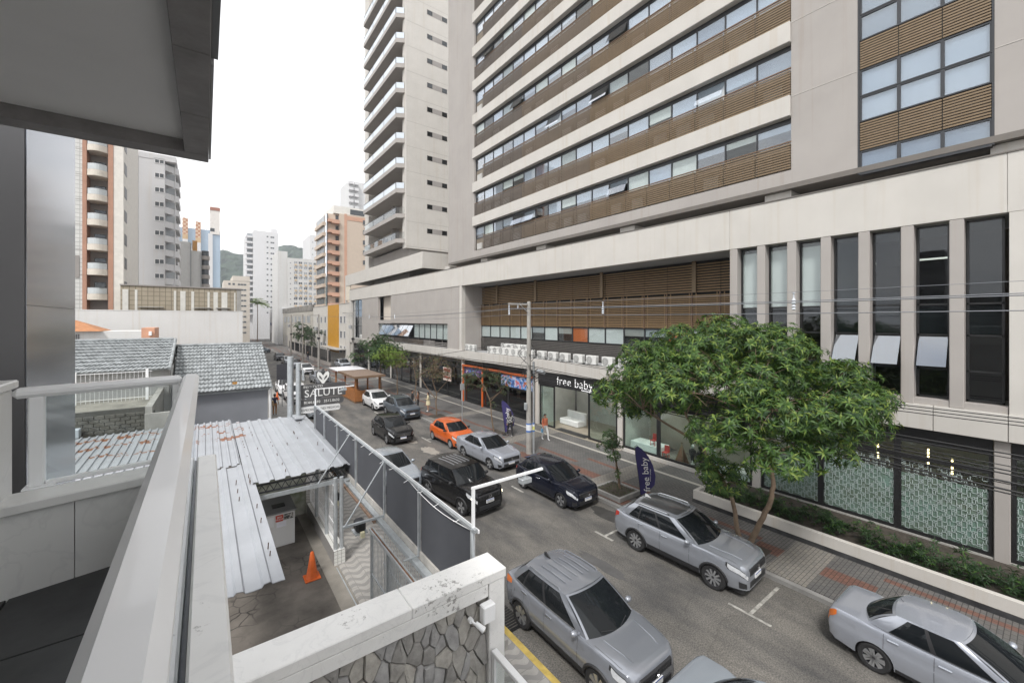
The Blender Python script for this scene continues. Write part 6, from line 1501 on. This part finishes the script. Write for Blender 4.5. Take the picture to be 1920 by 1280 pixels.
# --- planter bed under the frosted windows
pl = thing('planter_wall', (17.1,2,.15), 'low white planter wall with dark granite skirting in front of the frosted windows', 'planter')
MB().bbox(16.92,17.10,-14,9.56,.30,.67,.008).bbox(17.102,20.1,9.40,9.56,.30,.67,.008).build('wall', cream, pl)
MB().box(16.90,16.918,-14,9.58,.15,.30).box(16.918,20.1,9.562,9.58,.15,.30).build('skirting', granite, pl)
MB().box(16.92,17.2,-14,9.4,.15,.298).box(17.102,20.15,-14,9.398,.15,.36).build('soil', M('soil', (.055,.045,.035), .95, var=.4, vs=4, bump=.6), pl)
MB().box(17.102,17.45,-14,9.398,.361,.40).build('gravel_edge', M('gravel', (.20,.20,.19), .95, var=.5, vs=14, bump=1, bs=30), pl)
r_ = random.Random(33); V, F, MI = [], [], []
y = -6.0
while y < 9.2:
    for k in range(3):
        x = r_.uniform(17.7,18.75); yy = y+r_.uniform(-.2,.2); h = r_.uniform(.25,.6)
        if r_.random() < .42: continue
        for j in range(r_.randrange(5,9)): whorl(V,F,MI,r_,Vector((x+r_.gauss(0,.16),yy+r_.gauss(0,.16),.4+h*r_.random())),Vector((r_.gauss(0,.4),r_.gauss(0,.4),1)),8,r_.uniform(.13,.26),.045,(0,1,2),.4)
    y += .21
bed = leaf_obj('bedding_plants', V, F, MI, [leaf_b,leaf_b,leaf_a], None); tag(bed, 'low leafy bedding plants filling the planter below the frosted windows', 'plants')
# --- raised bed with grass around the young tree, tree pits
rb = thing('raised_bed', (15,12.1,.15), 'concrete-edged raised bed with dry grass around the young tree', 'planter')
MB().bbox(14.25,14.37,11.35,12.95,.15,.34,.01).bbox(14.372,15.75,11.35,11.47,.15,.34,.01).bbox(14.372,15.75,12.83,12.95,.15,.34,.01).bbox(15.63,15.75,11.472,12.828,.15,.34,.01).build('edging', kerb_m, rb)
MB().box(14.372,15.628,11.472,12.828,.15,.28).build('soil', bpy.data.materials['soil'], rb)
V, F, MI = [], [], []
for k in range(260):
    p = Vector((r_.uniform(14.4,15.6),r_.uniform(11.5,12.8),.28)); add_leaf(V,F,MI,p,Vector((r_.gauss(0,.6),r_.gauss(0,.6),1)),Vector((1,0,0)),r_.uniform(.08,.2),.015,r_.choice((0,1)),.2)
leaf_obj('grass', V, F, MI, [leaf_o,leaf_g], rb)
for (x,yy) in ((14.85,6.5),(16.2,23.8),(15.2,30.6)):
    struct(MB().box(x-.55,x+.6,yy-.6,yy+.6,.10,.157).build('tree_pit', bpy.data.materials['soil']))
# ================================================================ utility poles and cables
def pole(loc, h, label, near=False, arm=-1.5):
    t = thing('utility_pole', loc, label, 'utility pole', 'utility poles'); x,y,z = loc
    MB().cyl((x,y,z),(x,y,z+h),.17,.11,14).build('shaft', conc_pole, t, smooth=40)
    MB().box(x+arm,x+.05,y-.05,y+.05,z+h-.22,z+h-.12).build('cross_arm', conc_pole, t); MB().cyl((x,y-.06,z+h-.75),(x+arm*.45,y-.06,z+h-.22),.02,n=6).build('arm_brace', galv, t)
    for dx in (arm+.05,arm*.55): MB().lathe([(.02,0),(.05,.03),(.03,.06),(.055,.1),(.03,.13),(.045,.17),(.01,.2)],(x+dx,y,z+h-.42),10).build('insulator', M('porcelain',(.55,.58,.62),.2) if 'porcelain' not in bpy.data.materials else bpy.data.materials['porcelain'], t)
    if near:
        MB().cyl((x+.26,y-.12,z),(x+.26,y-.12,z+5.4),.065,n=12).build('conduit', galv, t, smooth=40)
        st = M('blue_sticker',(.06,.16,.45),.5); sw_ = M('white_sticker',(.7,.72,.75),.5); sy = M('yellow_sticker',(.6,.6,.2),.5)
        for xx,rr,yy in ((x,.168,y),(x+.26,.068,y-.12)):
            MB().lathe([(rr,1.28),(rr,1.38)],(xx,yy,z),14).lathe([(rr,1.72),(rr,1.80)],(xx,yy,z),14).build('sticker', st, t); MB().lathe([(rr+.001,1.38),(rr+.001,1.60)],(xx,yy,z),14).build('sticker', sw_ if xx == x else sy, t); MB().lathe([(rr+.0005,1.60),(rr+.0005,1.72)],(xx,yy,z),14).build('sticker', sw_, t)
        MB().bbox(x-.30,x-.18,y-.1,y+.1,z+2.6,z+3.0,.02).build('junction_box', galv, t)
        MB().cyl((x+.75,y-.5,z+4.75),(x+.75,y+.1,z+4.8),.12,n=12).build('splice_case', galv, t, smooth=40)
        r = random.Random(2)
        for k in range(16):
            zz = z+r.uniform(3.6,6.6); a = r.uniform(0,6.28); rr = r.uniform(.25,.7)
            MB().tube([(x+.15*math.cos(a),y+.15*math.sin(a),zz),(x+rr*math.cos(a),y+rr*math.sin(a),zz-.15-.3*r.random()),(x+rr*math.cos(a+.8),y+rr*math.sin(a+.8),zz-.45),(x+.16*math.cos(a+1.2),y+.16*math.sin(a+1.2),zz-.25-.8*r.random())],r.uniform(.008,.02),5).build('cable_loop', black_metal, t)
    else:
        MB().lathe([(.05,0),(.24,.02),(.26,.5),(.2,.58),(.05,.6)],(x-.4,y,z+h-2.6),12).build('transformer', slab_grey, t)
        MB().bbox(x-.2,x+.2,y-.2,y+.2,z+4.8,z+5.1,.03).build('splice_box', black_metal, t)
    return t
pole((15.28,18.8,.15),8.95,'concrete utility pole with blue and white stickers beside the navy hatchback',True)
pole((18.4,66.0,.15),9.1,'concrete pole at the far corner of the podium')
pole((14.6,71.5,.15),8.8,'concrete pole on the pavement past the parklet, nearest of the far three')
pole((14.5,84.5,.15),8.9,'middle of the three far concrete poles along the kerb')
pole((14.3,96.0,.15),9.0,'farthest of the three far concrete poles along the kerb')
wire_m = M('grey_wire', (.22,.23,.25), .4, .5); cab_m = M('black_cable', (.012,.012,.013), .6)
def wire(a, b, sag, rr, mat, label, n=22, grp='overhead wires'):
    pts = []
    for i in range(n+1):
        t = i/n; pts.append((a[0]+(b[0]-a[0])*t, a[1]+(b[1]-a[1])*t, a[2]+(b[2]-a[2])*t-4*sag*t*(1-t)))
    tag(MB().tube(pts, rr, 5).build('overhead_wire', mat, loc=a), label, 'wire', grp)
for i,(z,rr,x) in enumerate(((8.92,.006,13.75),(8.62,.014,13.8),(8.30,.012,13.85),(8.66,.011,13.72))):
    wire((x,18.8,z),(x,-16,z+.12),.16,rr,wire_m,('thinnest, topmost bare power line','upper thick bare power line','lowest bare power line','slim power line beside the upper thick one')[i]+' strung across the window fins')
    wire((x,18.8,z),(17.2,66,z+.15),.35,rr,wire_m,('thinnest, topmost bare power line','upper thick bare power line','lowest bare power line','slim power line beside the upper thick one')[i]+' running to the far pole')
rw = random.Random(4)
for i in range(3): wire((15.2,18.7,6.0-i*.05),(15.25,-16,6.3-i*.04),.45+.04*i,.012,cab_m,('topmost','middle','lowest')[i]+' of three thin black cables just below the window sills')
for i in range(9): wire((15.2+.02*i,18.7,5.35-.09*i),(15.3+.03*i,-16,5.0-.16*i+rw.uniform(-.1,.1)),.30+.08*rw.random(),rw.choice((.012,.018,.024)),cab_m,'black telephone cable in the low bundle before the shop fronts')
for i in range(9): wire((15.2+.03*i,18.9,5.3-.09*i),(18.3,66,5.3-.08*i),.35+.2*rw.random(),rw.choice((.010,.016,.022)),cab_m,'black telephone cable in the bundle running to the far pole')
wire((15.2,18.9,6.9),(3.74,22.9,5.6),.25,.012,cab_m,'black service cable crossing the street to the clinic sign post')
wire((15.2,18.9,6.8),(20.2,33,5.2),.2,.012,cab_m,'black service cable dropping to the air conditioners')
wire((3.46,23.4,6.0),(14.5,71.4,6.5),.3,.012,cab_m,'black cable slanting across the street to a far pole')
for i in range(4): wire((14.6,71.4,6.2-.3*i),(14.5,84.4,6.2-.3*i),.2,.02,cab_m,'cable hung between the far poles'); wire((14.5,84.4,6.2-.3*i),(14.3,95.9,6.2-.3*i),.2,.02,cab_m,'cable hung between the farthest poles')
wire((18.3,66,8.6),(14.6,71.5,8.7),.1,.014,wire_m,'short wire linking the corner pole to the next pole')
def spacer(loc, label):
    t = thing('cable_spacer', loc, label, 'insulator', 'cable spacers', local=True)
    MB().lathe([(.015,-.16),(.06,-.13),(.03,-.09),(.06,-.05),(.03,0)],(0,0,0),10).build('lower_insulator', bpy.data.materials['porcelain'], t)
    MB().lathe([(.03,0),(.065,.05),(.035,.09),(.055,.13),(.02,.2),(.02,.32),(.05,.34),(.01,.37)],(0,0,0),10).build('upper_insulator', bpy.data.materials['porcelain'], t)
for (x,y,z,l_) in ((13.8,18.75,8.45,'grey insulator hanging from the pole cross arm'),(13.8,11.9,8.42,'grey insulator on the power lines in front of the wood screen'),(13.8,4.7,8.45,'grey insulator on the power lines in front of the window fins'),(15.2,40.0,8.30,'grey insulator on the lines over the bare trees'),(16.0,50.5,8.35,'grey insulator on the lines over the dark green tree')): spacer((x,y,z),l_)
# ================================================================ air conditioners on the canopy
ac_w = M('ac_white', (.66,.66,.64), .5, var=.08, vs=3); ac_g = M('ac_grille', (.16,.16,.155), .6); ac_s = M('ac_side', (.34,.34,.33), .6)
def ac_unit():
    t = thing('air_conditioner', (0,0,0), 'x', 'air conditioner', 'air conditioners on the canopy', local=True)
    MB().bbox(0,.32,-.42,.42,.06,.66,.02).build('case', ac_w, t); MB().box(.02,.3,-.35,-.28,0,.058).box(.02,.3,.28,.35,0,.058).build('feet', alu, t)
    g = MB().lathe([(.24,-.006),(.25,-.012),(.25,-.003)],(0,.12,.36),24,'x').lathe([(.001,-.004),(.235,-.004)],(0,.12,.36),24,'x').build('fan_grille', ac_g, t)
    w_ = MB()
    for rr in (.06,.10,.14,.18,.22): w_.lathe([(rr,-.012),(rr+.007,-.016),(rr+.014,-.012)],(0,.12,.36),24,'x')
    for k in range(8): a = math.pi*k/8; w_.tube([(-.014,.12+.235*math.cos(a),.36+.235*math.sin(a)),(-.014,.12-.235*math.cos(a),.36-.235*math.sin(a))],.004,4)
    w_.build('fan_guard', ac_w, g); MB().lathe([(.001,-.02),(.035,-.02),(.04,-.01)],(0,.12,.36),12,'x').build('fan_hub', ac_s, g)
    v = MB()
    for k in range(8): v.box(.05,.27,-.426,-.4205,.14+k*.055,.165+k*.055)
    v.build('side_louvre', ac_s, t, kind='stuff'); MB().box(.1,.28,-.43,-.4205,.08,.12).build('valve_cover', ac_g, t)
    return t
ay = [23.6,22.35,21.1,19.75,18.55,17.2,15.9,14.4,12.9,25.0,26.0,26.9,27.8,28.7,29.6,30.5,33.6,34.4,26.4,27.4,28.4,29.3,55.0,56.0,57.0,58.0,59.0,67.4,68.5]
proto = None
for i,y in enumerate(ay):
    if i < 5: lab = 'white outdoor unit %s right of the utility pole on the canopy edge' % ('first','second','third','fourth','fifth')[i]
    elif i < 9: lab = 'white outdoor unit on the canopy half hidden by the big tree'
    elif i < 16: lab = 'white outdoor unit, %s left of the utility pole in the close front row' % ('first','second','third','fourth','fifth','sixth','seventh')[i-9]
    elif i < 18: lab = 'white outdoor unit beside the taupe recess wall at the row end'
    elif i < 22: lab = 'raised white outdoor unit, %s from the pole, behind the close front row' % ('first','second','third','fourth')[i-18]
    elif i < 27: lab = 'small white outdoor unit below the far awning windows, %s from the near end' % ('first','second','third','fourth','fifth')[i-22]
    else: lab = 'white outdoor unit in the far corner window recess'
    loc = (20.30 if i not in (18,19,20,21) else 20.95, y, 5.005 if i not in (18,19,20,21) else 5.30)
    if proto is None: proto = ac_unit(); proto.location = loc; proto['label'] = lab
    else: dup(proto, loc, 0, lab)
tag(MB().box(20.85,21.4,26,29.8,5.002,5.29).build('unit_stand', galv, loc=(21.1,28,5)), 'steel stand carrying the raised outdoor units', 'stand')
# ================================================================ wooden parklet in the parking lane
pk = thing('wooden_parklet', (12.7,44,0), 'orange-brown wooden parklet with posts and a flat roof in the parking lane', 'parklet')
pw_ = M('parklet_wood', (.36,.145,.045), .6, var=.3, vs=4); 
MB().box(11.5,14.0,40.6,48.2,.006,.16).build('deck', wood_d, pk)
for (x,y) in ((11.6,40.7),(13.9,40.7),(11.6,44.4),(13.9,44.4),(11.6,48.1),(13.9,48.1)): MB().bbox(x-.07,x+.07,y-.07,y+.07,.16,2.55,.01).build('post', pw_, pk)
for k in range(7):
    MB().box(11.48,11.52,40.6,48.2,.18+k*.15,.18+k*.15+.12).build('side_board', pw_, pk); MB().box(11.52,13.0,40.55,40.598,.18+k*.15,.18+k*.15+.12).build('end_board', pw_, pk)
MB().bbox(11.7,12.3,41.6,44.6,.16,1.15,.01).build('counter', pw_, pk); MB().bbox(12.9,13.5,42,43.4,.16,.65,.01).build('bench', pw_, pk)
for k in range(4): MB().bbox(12.5,12.9,44.8+k*.8,45.2+k*.8,.16,.85,.02).build('stool', pw_, pk)
MB().bbox(11.2,14.1,39.7,45.4,2.56,2.68,.01).build('roof', M('parklet_roof_brown', (.20,.145,.11), .8, var=.2), pk)
MB().bbox(11.1,14.1,45.42,49.2,2.60,2.70,.01).build('roof', M('parklet_roof_white', (.66,.66,.68), .5, var=.1), pk)
MB().box(11.15,11.19,39.66,45.4,2.5,2.7).box(11.19,14.14,39.64,39.68,2.5,2.7).build('roof_fascia', wood_d, pk)
for y in (41.2,43.2,46,48): MB().box(11.4,14.0,y-.04,y+.04,2.46,2.558).build('rafter', pw_, pk)
# ================================================================ feather flags of the baby shop
flag_m = M('navy_flag', (.035,.028,.12), .7, var=.15, vs=2)
def feather(loc, rz, label):
    t = thing('feather_flag', loc, label, 'flag', 'feather flags', rz=rz, local=True)
    out = [(0,.15),(.0,.6),(-.02,1.2),(-.04,1.9),(-.02,2.25),(.06,2.32),(.20,2.18),(.38,1.85),(.50,1.45),(.54,1.0),(.48,.62),(.30,.36),(.06,.17)]
    out = [(a_*1.35-(b_-.2)*.10, b_) for a_,b_ in out]; n = len(out); mb = MB()
    def wv(p): return .025*math.sin(p[1]*3.2+p[0]*4)
    mb.add([(p[0],wv(p)-.002,p[1]) for p in out]+[(p[0],wv(p)+.002,p[1]) for p in out],[list(range(n)),list(range(n,2*n))[::-1]]+[[i,(i+1)%n,n+(i+1)%n,n+i] for i in range(n)]); mb.build('cloth', flag_m, t)
    MB().tube([(.02,0,0),(-.07,0,.8),(-.22,0,1.9),(-.25,0,2.3),(-.14,0,2.36)],.012,6).build('pole', alu, t); MB().lathe([(.001,0),(.2,0),(.2,.03),(.05,.06),(.02,.12)],(0,0,0),14).build('base', black_metal, t)
    mx_ = Matrix.Translation((.22,-.045,1.08)) @ Matrix(((-.10,-1,0,0),(0,0,-1,0),(1,0,0,0),(0,0,0,1))); text('free baby', .40, 'lettering', tm, t, mx_, .002)
    mx_ = Matrix.Translation((.41,-.045,1.05)) @ Matrix(((0,-1,0,0),(0,0,-1,0),(1,0,0,0),(0,0,0,1))); text('enxoval e conceito', .07, 'lettering', tm, t, mx_, .001)
feather((15.35,11.1,.15),rad(-38),'navy feather flag with white lettering beside the raised bed'); feather((16.5,22.9,.15),rad(-35),'navy feather flag farther along, beside the thin tree')
# ================================================================ people
skin = M('skin', (.42,.25,.17), .6, var=.08); hair_m = M('dark_hair', (.018,.012,.010), .6)
def person(loc, rz, label, top, legs, shoes, h=1.68, pose='stand', skirt=False, hair='long', sleeves=True, carry=None):
    t = thing('person', loc, label, 'person', None, rz=rad(rz), local=True); s = h/1.70
    st = {'stand':(.0,.0),'walk':(.30,-.22)}[pose]
    J = {'pel':(0,0,.93),'spine':(0,.0,1.10),'chest':(.015,0,1.30),'neck':(.0,0,1.46),'head0':(.01,0,1.52),'head':(.025,0,1.60),'top':(.02,0,1.665)}
    for sd,q,sg in (('l',st[0],1),('r',st[1],-1)):
        J['hip'+sd] = (0,.09*sg,.90); J['knee'+sd] = (q*.55+.03,.095*sg,.49); J['ank'+sd] = (q*.8-(.03 if q < 0 else 0),.09*sg,.09); J['toe'+sd] = (q*.8+.14,.10*sg,.04)
        J['sh'+sd] = (0,.17*sg,1.40); a = -q*.6
        if pose == 'stand' and sg > 0: J['el'+sd] = (.04,.235*sg,1.13); J['wr'+sd] = (.22,.12*sg,1.10); J['fin'+sd] = (.29,.06*sg,1.12)
        else: J['el'+sd] = (a*.35-.02,.235*sg,1.13); J['wr'+sd] = (a*.7+.06,.25*sg,.90); J['fin'+sd] = (a*.75+.09,.245*sg,.80)
    E_ = [('pel','spine'),('spine','chest'),('chest','neck'),('neck','head0'),('head0','head'),('head','top')]
    for sd in 'lr': E_ += [('pel','hip'+sd),('hip'+sd,'knee'+sd),('knee'+sd,'ank'+sd),('ank'+sd,'toe'+sd),('chest','sh'+sd),('sh'+sd,'el'+sd),('el'+sd,'wr'+sd),('wr'+sd,'fin'+sd)]
    Rr = {'pel':.135,'spine':.115,'chest':.14,'neck':.055,'head0':.075,'head':.095,'top':.07}
    for sd in 'lr': Rr.update({'hip'+sd:.10,'knee'+sd:.062,'ank'+sd:.042,'toe'+sd:.035,'sh'+sd:.062,'el'+sd:.043,'wr'+sd:.032,'fin'+sd:.028})
    names = list(J); me = bpy.data.meshes.new('person_body'); me.from_pydata([tuple(c*s for c in J[n]) for n in names],[(names.index(a),names.index(b)) for a,b in E_],[])
    o = bpy.data.objects.new('tmp', me); C.objects.link(o); m1 = o.modifiers.new('skin','SKIN')
    for i,n in enumerate(names): v = me.skin_vertices[0].data[i]; v.radius = (Rr[n]*s,Rr[n]*s*(.82 if n in ('pel','spine','chest') else 1)); v.use_root = (n == 'pel')
    o.modifiers.new('sub','SUBSURF').levels = 2
    dg = bpy.context.evaluated_depsgraph_get(); dg.update(); bm_ = bpy.data.meshes.new_from_object(o.evaluated_get(dg)); bpy.data.objects.remove(o)
    bm_.materials.clear()
    for m_ in (skin, top, legs, shoes): bm_.materials.append(m_)
    idx = []
    for p in bm_.polygons:
        c = p.center/s; ay_ = abs(c.y)
        if c.z > 1.44: k = 0
        elif c.z < .10: k = 3
        elif ay_ > .19 and c.z < (1.02 if sleeves else 1.25): k = 0 if (c.z < .92 or not sleeves) else 1
        elif c.x > .20 and .95 < c.z < 1.2: k = 0
        elif c.z > .97: k = 1
        else: k = 2 if (not skirt or c.z > .55) else 0
        idx.append(k)
    bm_.polygons.foreach_set('material_index', idx); bm_.polygons.foreach_set('use_smooth',[True]*len(bm_.polygons))
    b = bpy.data.objects.new('body', bm_); C.objects.link(b); b.parent = t; ORG[b] = (0,0,0)
    hm = MB().ball((.0,0,1.625*s),.108*s,14,9,(1.0,.92,1.0))
    if hair == 'long': hm.ball((-.06*s,0,1.50*s),.10*s,12,8,(.6,.95,1.6))
    hm.v = [(x if x < .045*s or z > 1.66*s else .045*s, y, z) for x,y,z in hm.v]
    hm.build('hair', hair_m, t, smooth=60)
    MB().ball((.118*s,0,1.585*s),.016*s,6,5,(1,.8,1.2)).build('nose', skin, t)
    if skirt: MB().lathe([(.13*s,1.0*s),(.17*s,.9*s),(.20*s,.60*s),(.19*s,.60*s)],(0,0,0),16).build('skirt', legs, t, smooth=60)
    if carry == 'bag': MB().bbox(-.02,.12,-.33*s,-.23*s,.55*s,.80*s,.01).build('bag', M('blue_bag',(.15,.35,.55),.6), t)
    return t
cl_or = M('orange_cloth',(.62,.19,.10),.8); cl_wh = M('white_cloth',(.70,.70,.70),.8); cl_bk = M('black_cloth',(.02,.02,.022),.8); cl_nv = M('navy_cloth',(.02,.025,.06),.8); cl_cr = M('cream_cloth',(.62,.55,.36),.8); cl_br = M('brown_cloth',(.20,.09,.05),.8); cl_tan = M('tan_trousers',(.30,.15,.06),.8)
def plaid():
    m = M('plaid_cloth',(.1,.1,.1),.8); n = m.node_tree.nodes; c_ = n.new('ShaderNodeTexChecker'); c_.inputs['Scale'].default_value = 12; c_.inputs['Color1'].default_value = (.5,.5,.48,1); c_.inputs['Color2'].default_value = (.03,.03,.03,1)
    tcn = n.new('ShaderNodeTexCoord'); m.node_tree.links.new(tcn.outputs['Object'], c_.inputs['Vector']); m.node_tree.links.new(c_.outputs['Color'], n['Principled BSDF'].inputs['Base Color']); return m
person((17.86,20.3,.15),-95,'person in an orange top and white trousers walking past the shop entrance',cl_or,cl_wh,cl_wh,1.68,'walk',hair='short',carry='bag')
person((16.5,22.3,.15),75,'person in a black and white checked jacket walking away behind the pole',plaid(),cl_bk,cl_wh,1.68,'walk')
person((15.35,32.6,.15),160,'person in a cream jacket and skirt standing near the slate blue SUV',cl_cr,cl_cr,cl_wh,1.66,'stand',skirt=True)
person((14.55,34.1,.15),-20,'person in black with short hair beside the slate blue SUV',cl_bk,cl_bk,cl_bk,1.74,'stand',hair='short')
person((14.95,33.75,.15),150,'person in a dark jacket with brown sleeves facing the person in black',cl_br,cl_bk,cl_bk,1.62,'stand')
person((4.6,38.95,.15),80,'person in a navy shirt and tan trousers near the clinic sign',cl_nv,cl_tan,cl_bk,1.74,'stand',hair='short',sleeves=False)
person((9.3,64.3,.004),-80,'person in a grey-green top crossing the far street',M('grey_green_cloth',(.18,.24,.22),.8),cl_nv,cl_bk,1.72,'walk',hair='short')
person((16.0,88,.15),-90,'distant person in dark clothes on the far pavement by the fence',cl_bk,cl_nv,cl_bk,1.72,'walk',hair='short')
tag(MB().bbox(4.28,4.5,38.65,39.05,1.0,1.35,.01).build('cardboard_box', M('cardboard',(.34,.24,.14),.9), loc=(4.4,38.85,1.0)),'brown cardboard box held by the person in the navy shirt','box')
cone_thing((5.72,46.6,.15),'orange traffic cone with white bands beside the white SUV',1.0)
ss = thing('street_sign', (5.6,42.4,.15), 'dark rectangular sign board on a thin post by the left kerb', 'sign')
MB().cyl((5.6,42.4,.15),(5.6,42.4,4.0),.035,n=8).build('post', galv, ss); MB().bbox(5.15,6.0,42.35,42.38,2.6,4.0,.01).build('board', M('dark_board',(.05,.05,.06),.6), ss)
wp = thing('white_post', (4.1,40,.15), 'thin white post standing beside the blue-grey house corner', 'post'); MB().cyl((4.05,36.5,.15),(4.05,36.5,3.3),.06,n=10).build('shaft', rail_m, wp); MB().ball((4.05,36.5,3.33),.08).build('cap', rail_m, wp)
fp_ = thing('sign_post', (16.4,27.0,.15), 'thin grey sign post on the pavement behind the orange hatchback', 'post'); MB().cyl((15.6,27.2,.15),(15.6,27.2,3.2),.03,n=8).build('shaft', galv, fp_); MB().bbox(15.4,15.8,27.17,27.19,2.7,3.2,.01).build('plate', slab_grey, fp_)
nb = thing('notice_board', (20.1,38,.15), 'red and white notice board hung in the dark shop front', 'sign'); MB().bbox(20.02,20.06,37.2,38.9,1.75,3.1,.01).build('panel', M('cream_notice',(.6,.5,.45),.6), nb); MB().box(20.008,20.018,37.35,38.75,2.7,3.0).box(20.008,20.018,37.35,38.75,2.0,2.2).build('red_band', M('red_notice',(.4,.06,.05),.6), nb)
# ================================================================ baby shop display
dw = M('display_white',(.72,.74,.73),.5); dr = M('display_red',(.45,.05,.04),.5)
def display(name, label, cat, mb, m, loc): tag(mb.build(name, m, loc=loc), label, cat)
display('display_table','long white display table behind the left shop window','table',MB().bbox(20.7,21.7,13.7,15.7,.17,.72,.02),dw,(21.2,14.7,.17))
display('display_table','white display table behind the right shop window','table',MB().bbox(20.7,21.5,8.8,10.4,.17,.65,.02),dw,(21,9.6,.17))
display('white_sofa','white sofa inside the shop entrance','sofa',MB().bbox(21.6,22.4,21.0,22.9,.18,.6,.05).bbox(22.402,22.6,21.0,22.9,.18,1.1,.05),dw,(22,22,.18))
def chair_s(loc, label):
    t = thing('red_chair', loc, label, 'chair', 'red display chairs', local=True); MB().bbox(-.16,.16,-.16,.16,.28,.32,.01).build('seat', dr, t); MB().bbox(.12,.16,-.16,.16,.322,.66,.01).build('backrest', dr, t)
    for sx in (-1,1):
        for sy in (-1,1): MB().cyl((sx*.13,sy*.13,0),(sx*.12,sy*.12,.28),.018,n=6).build('leg', dr, t)
chair_s((20.9,14.2,.722),'small red chair on the left end of the white display table'); chair_s((21.0,13.5,.19),'small red chair on the floor beside the white display table')
def tepee(loc):
    t = thing('play_tent', loc, 'small wooden tepee frame with brown cloth in the shop window', 'tent', local=True)
    for a in (45,135,225,315): MB().cyl((.4*math.cos(rad(a)),.4*math.sin(rad(a)),0),(-.03*math.cos(rad(a)),-.03*math.sin(rad(a)),1.15),.02,n=6).build('pole', wood_l, t)
    MB().add([(.27,-.27,0),(.27,.27,0),(0,0,1.05),(-.27,.27,0),(-.27,-.27,0)],[(0,1,2),(1,3,2),(3,4,2)]).build('cloth', cl_br, t)
tepee((20.8,12.4,.19))
for (y,l_,m_) in ((11.75,'small mannequin in a black outfit left of its twin',cl_bk),(11.3,'small mannequin in a black outfit next to the mullion',cl_bk),(10.55,'small mannequin in pale green by the right display table',M('pale_green_cloth',(.4,.5,.42),.8))):
    t = thing('mannequin', (20.75,y,.36), l_, 'mannequin', 'child mannequins', local=True)
    MB().lathe([(.10,0),(.10,.02),(.02,.03),(.02,.2)],(0,0,0),12).build('stand', dw, t)
    MB().tube([(0,-.05,.18),(0,-.055,.42)],[.04,.055],8).tube([(0,.05,.18),(0,.055,.42)],[.04,.055],8).lathe([(.10,.40),(.13,.5),(.12,.68),(.14,.76),(.05,.82)],(0,0,0),14).tube([(0,-.13,.75),(.02,-.18,.6),(.06,-.17,.46)],[.045,.035,.025],8).tube([(0,.13,.75),(.02,.18,.6),(.06,.17,.46)],[.045,.035,.025],8).build('body', m_, t, smooth=60)
    MB().ball((0,0,.93),.095,12,9,(.95,.9,1.15)).build('head', dw, t, smooth=60)
sl = M('shop_lamp',(1,1,1)); bn = sl.node_tree.nodes['Principled BSDF']; bn.inputs['Emission Color'].default_value = (1,.97,.9,1); bn.inputs['Emission Strength'].default_value = 11
for (x,y) in ((21.3,14.7),(21.3,12.2),(21.3,9.8),(21.6,22.6),(22.0,20.0),(22.0,17.6)): tag(MB().bbox(x-.3,x+.3,y-.3,y+.3,4.24,4.29,.01).build('ceiling_lamp', sl, loc=(x,y,4.25)),'square ceiling lamp inside the baby shop','lamp','baby shop ceiling lamps')
# ================================================================ thin air between here and the hills
hz = MB().box(-905,905,-905,1505,-1.4,170).build('haze', None or M('haze_dummy',(1,1,1))); hz['kind'] = 'stuff'
hm_ = bpy.data.materials.new('haze_air'); hm_.use_nodes = True; hn = hm_.node_tree.nodes; hn.remove(hn['Principled BSDF'])
pv = hn.new('ShaderNodeVolumePrincipled'); pv.inputs['Color'].default_value = (.86,.91,1,1); pv.inputs['Density'].default_value = .0004; pv.inputs['Anisotropy'].default_value = .2
hm_.node_tree.links.new(pv.outputs[0], hn['Material Output'].inputs['Volume']); hz.data.materials.clear(); hz.data.materials.append(hm_)
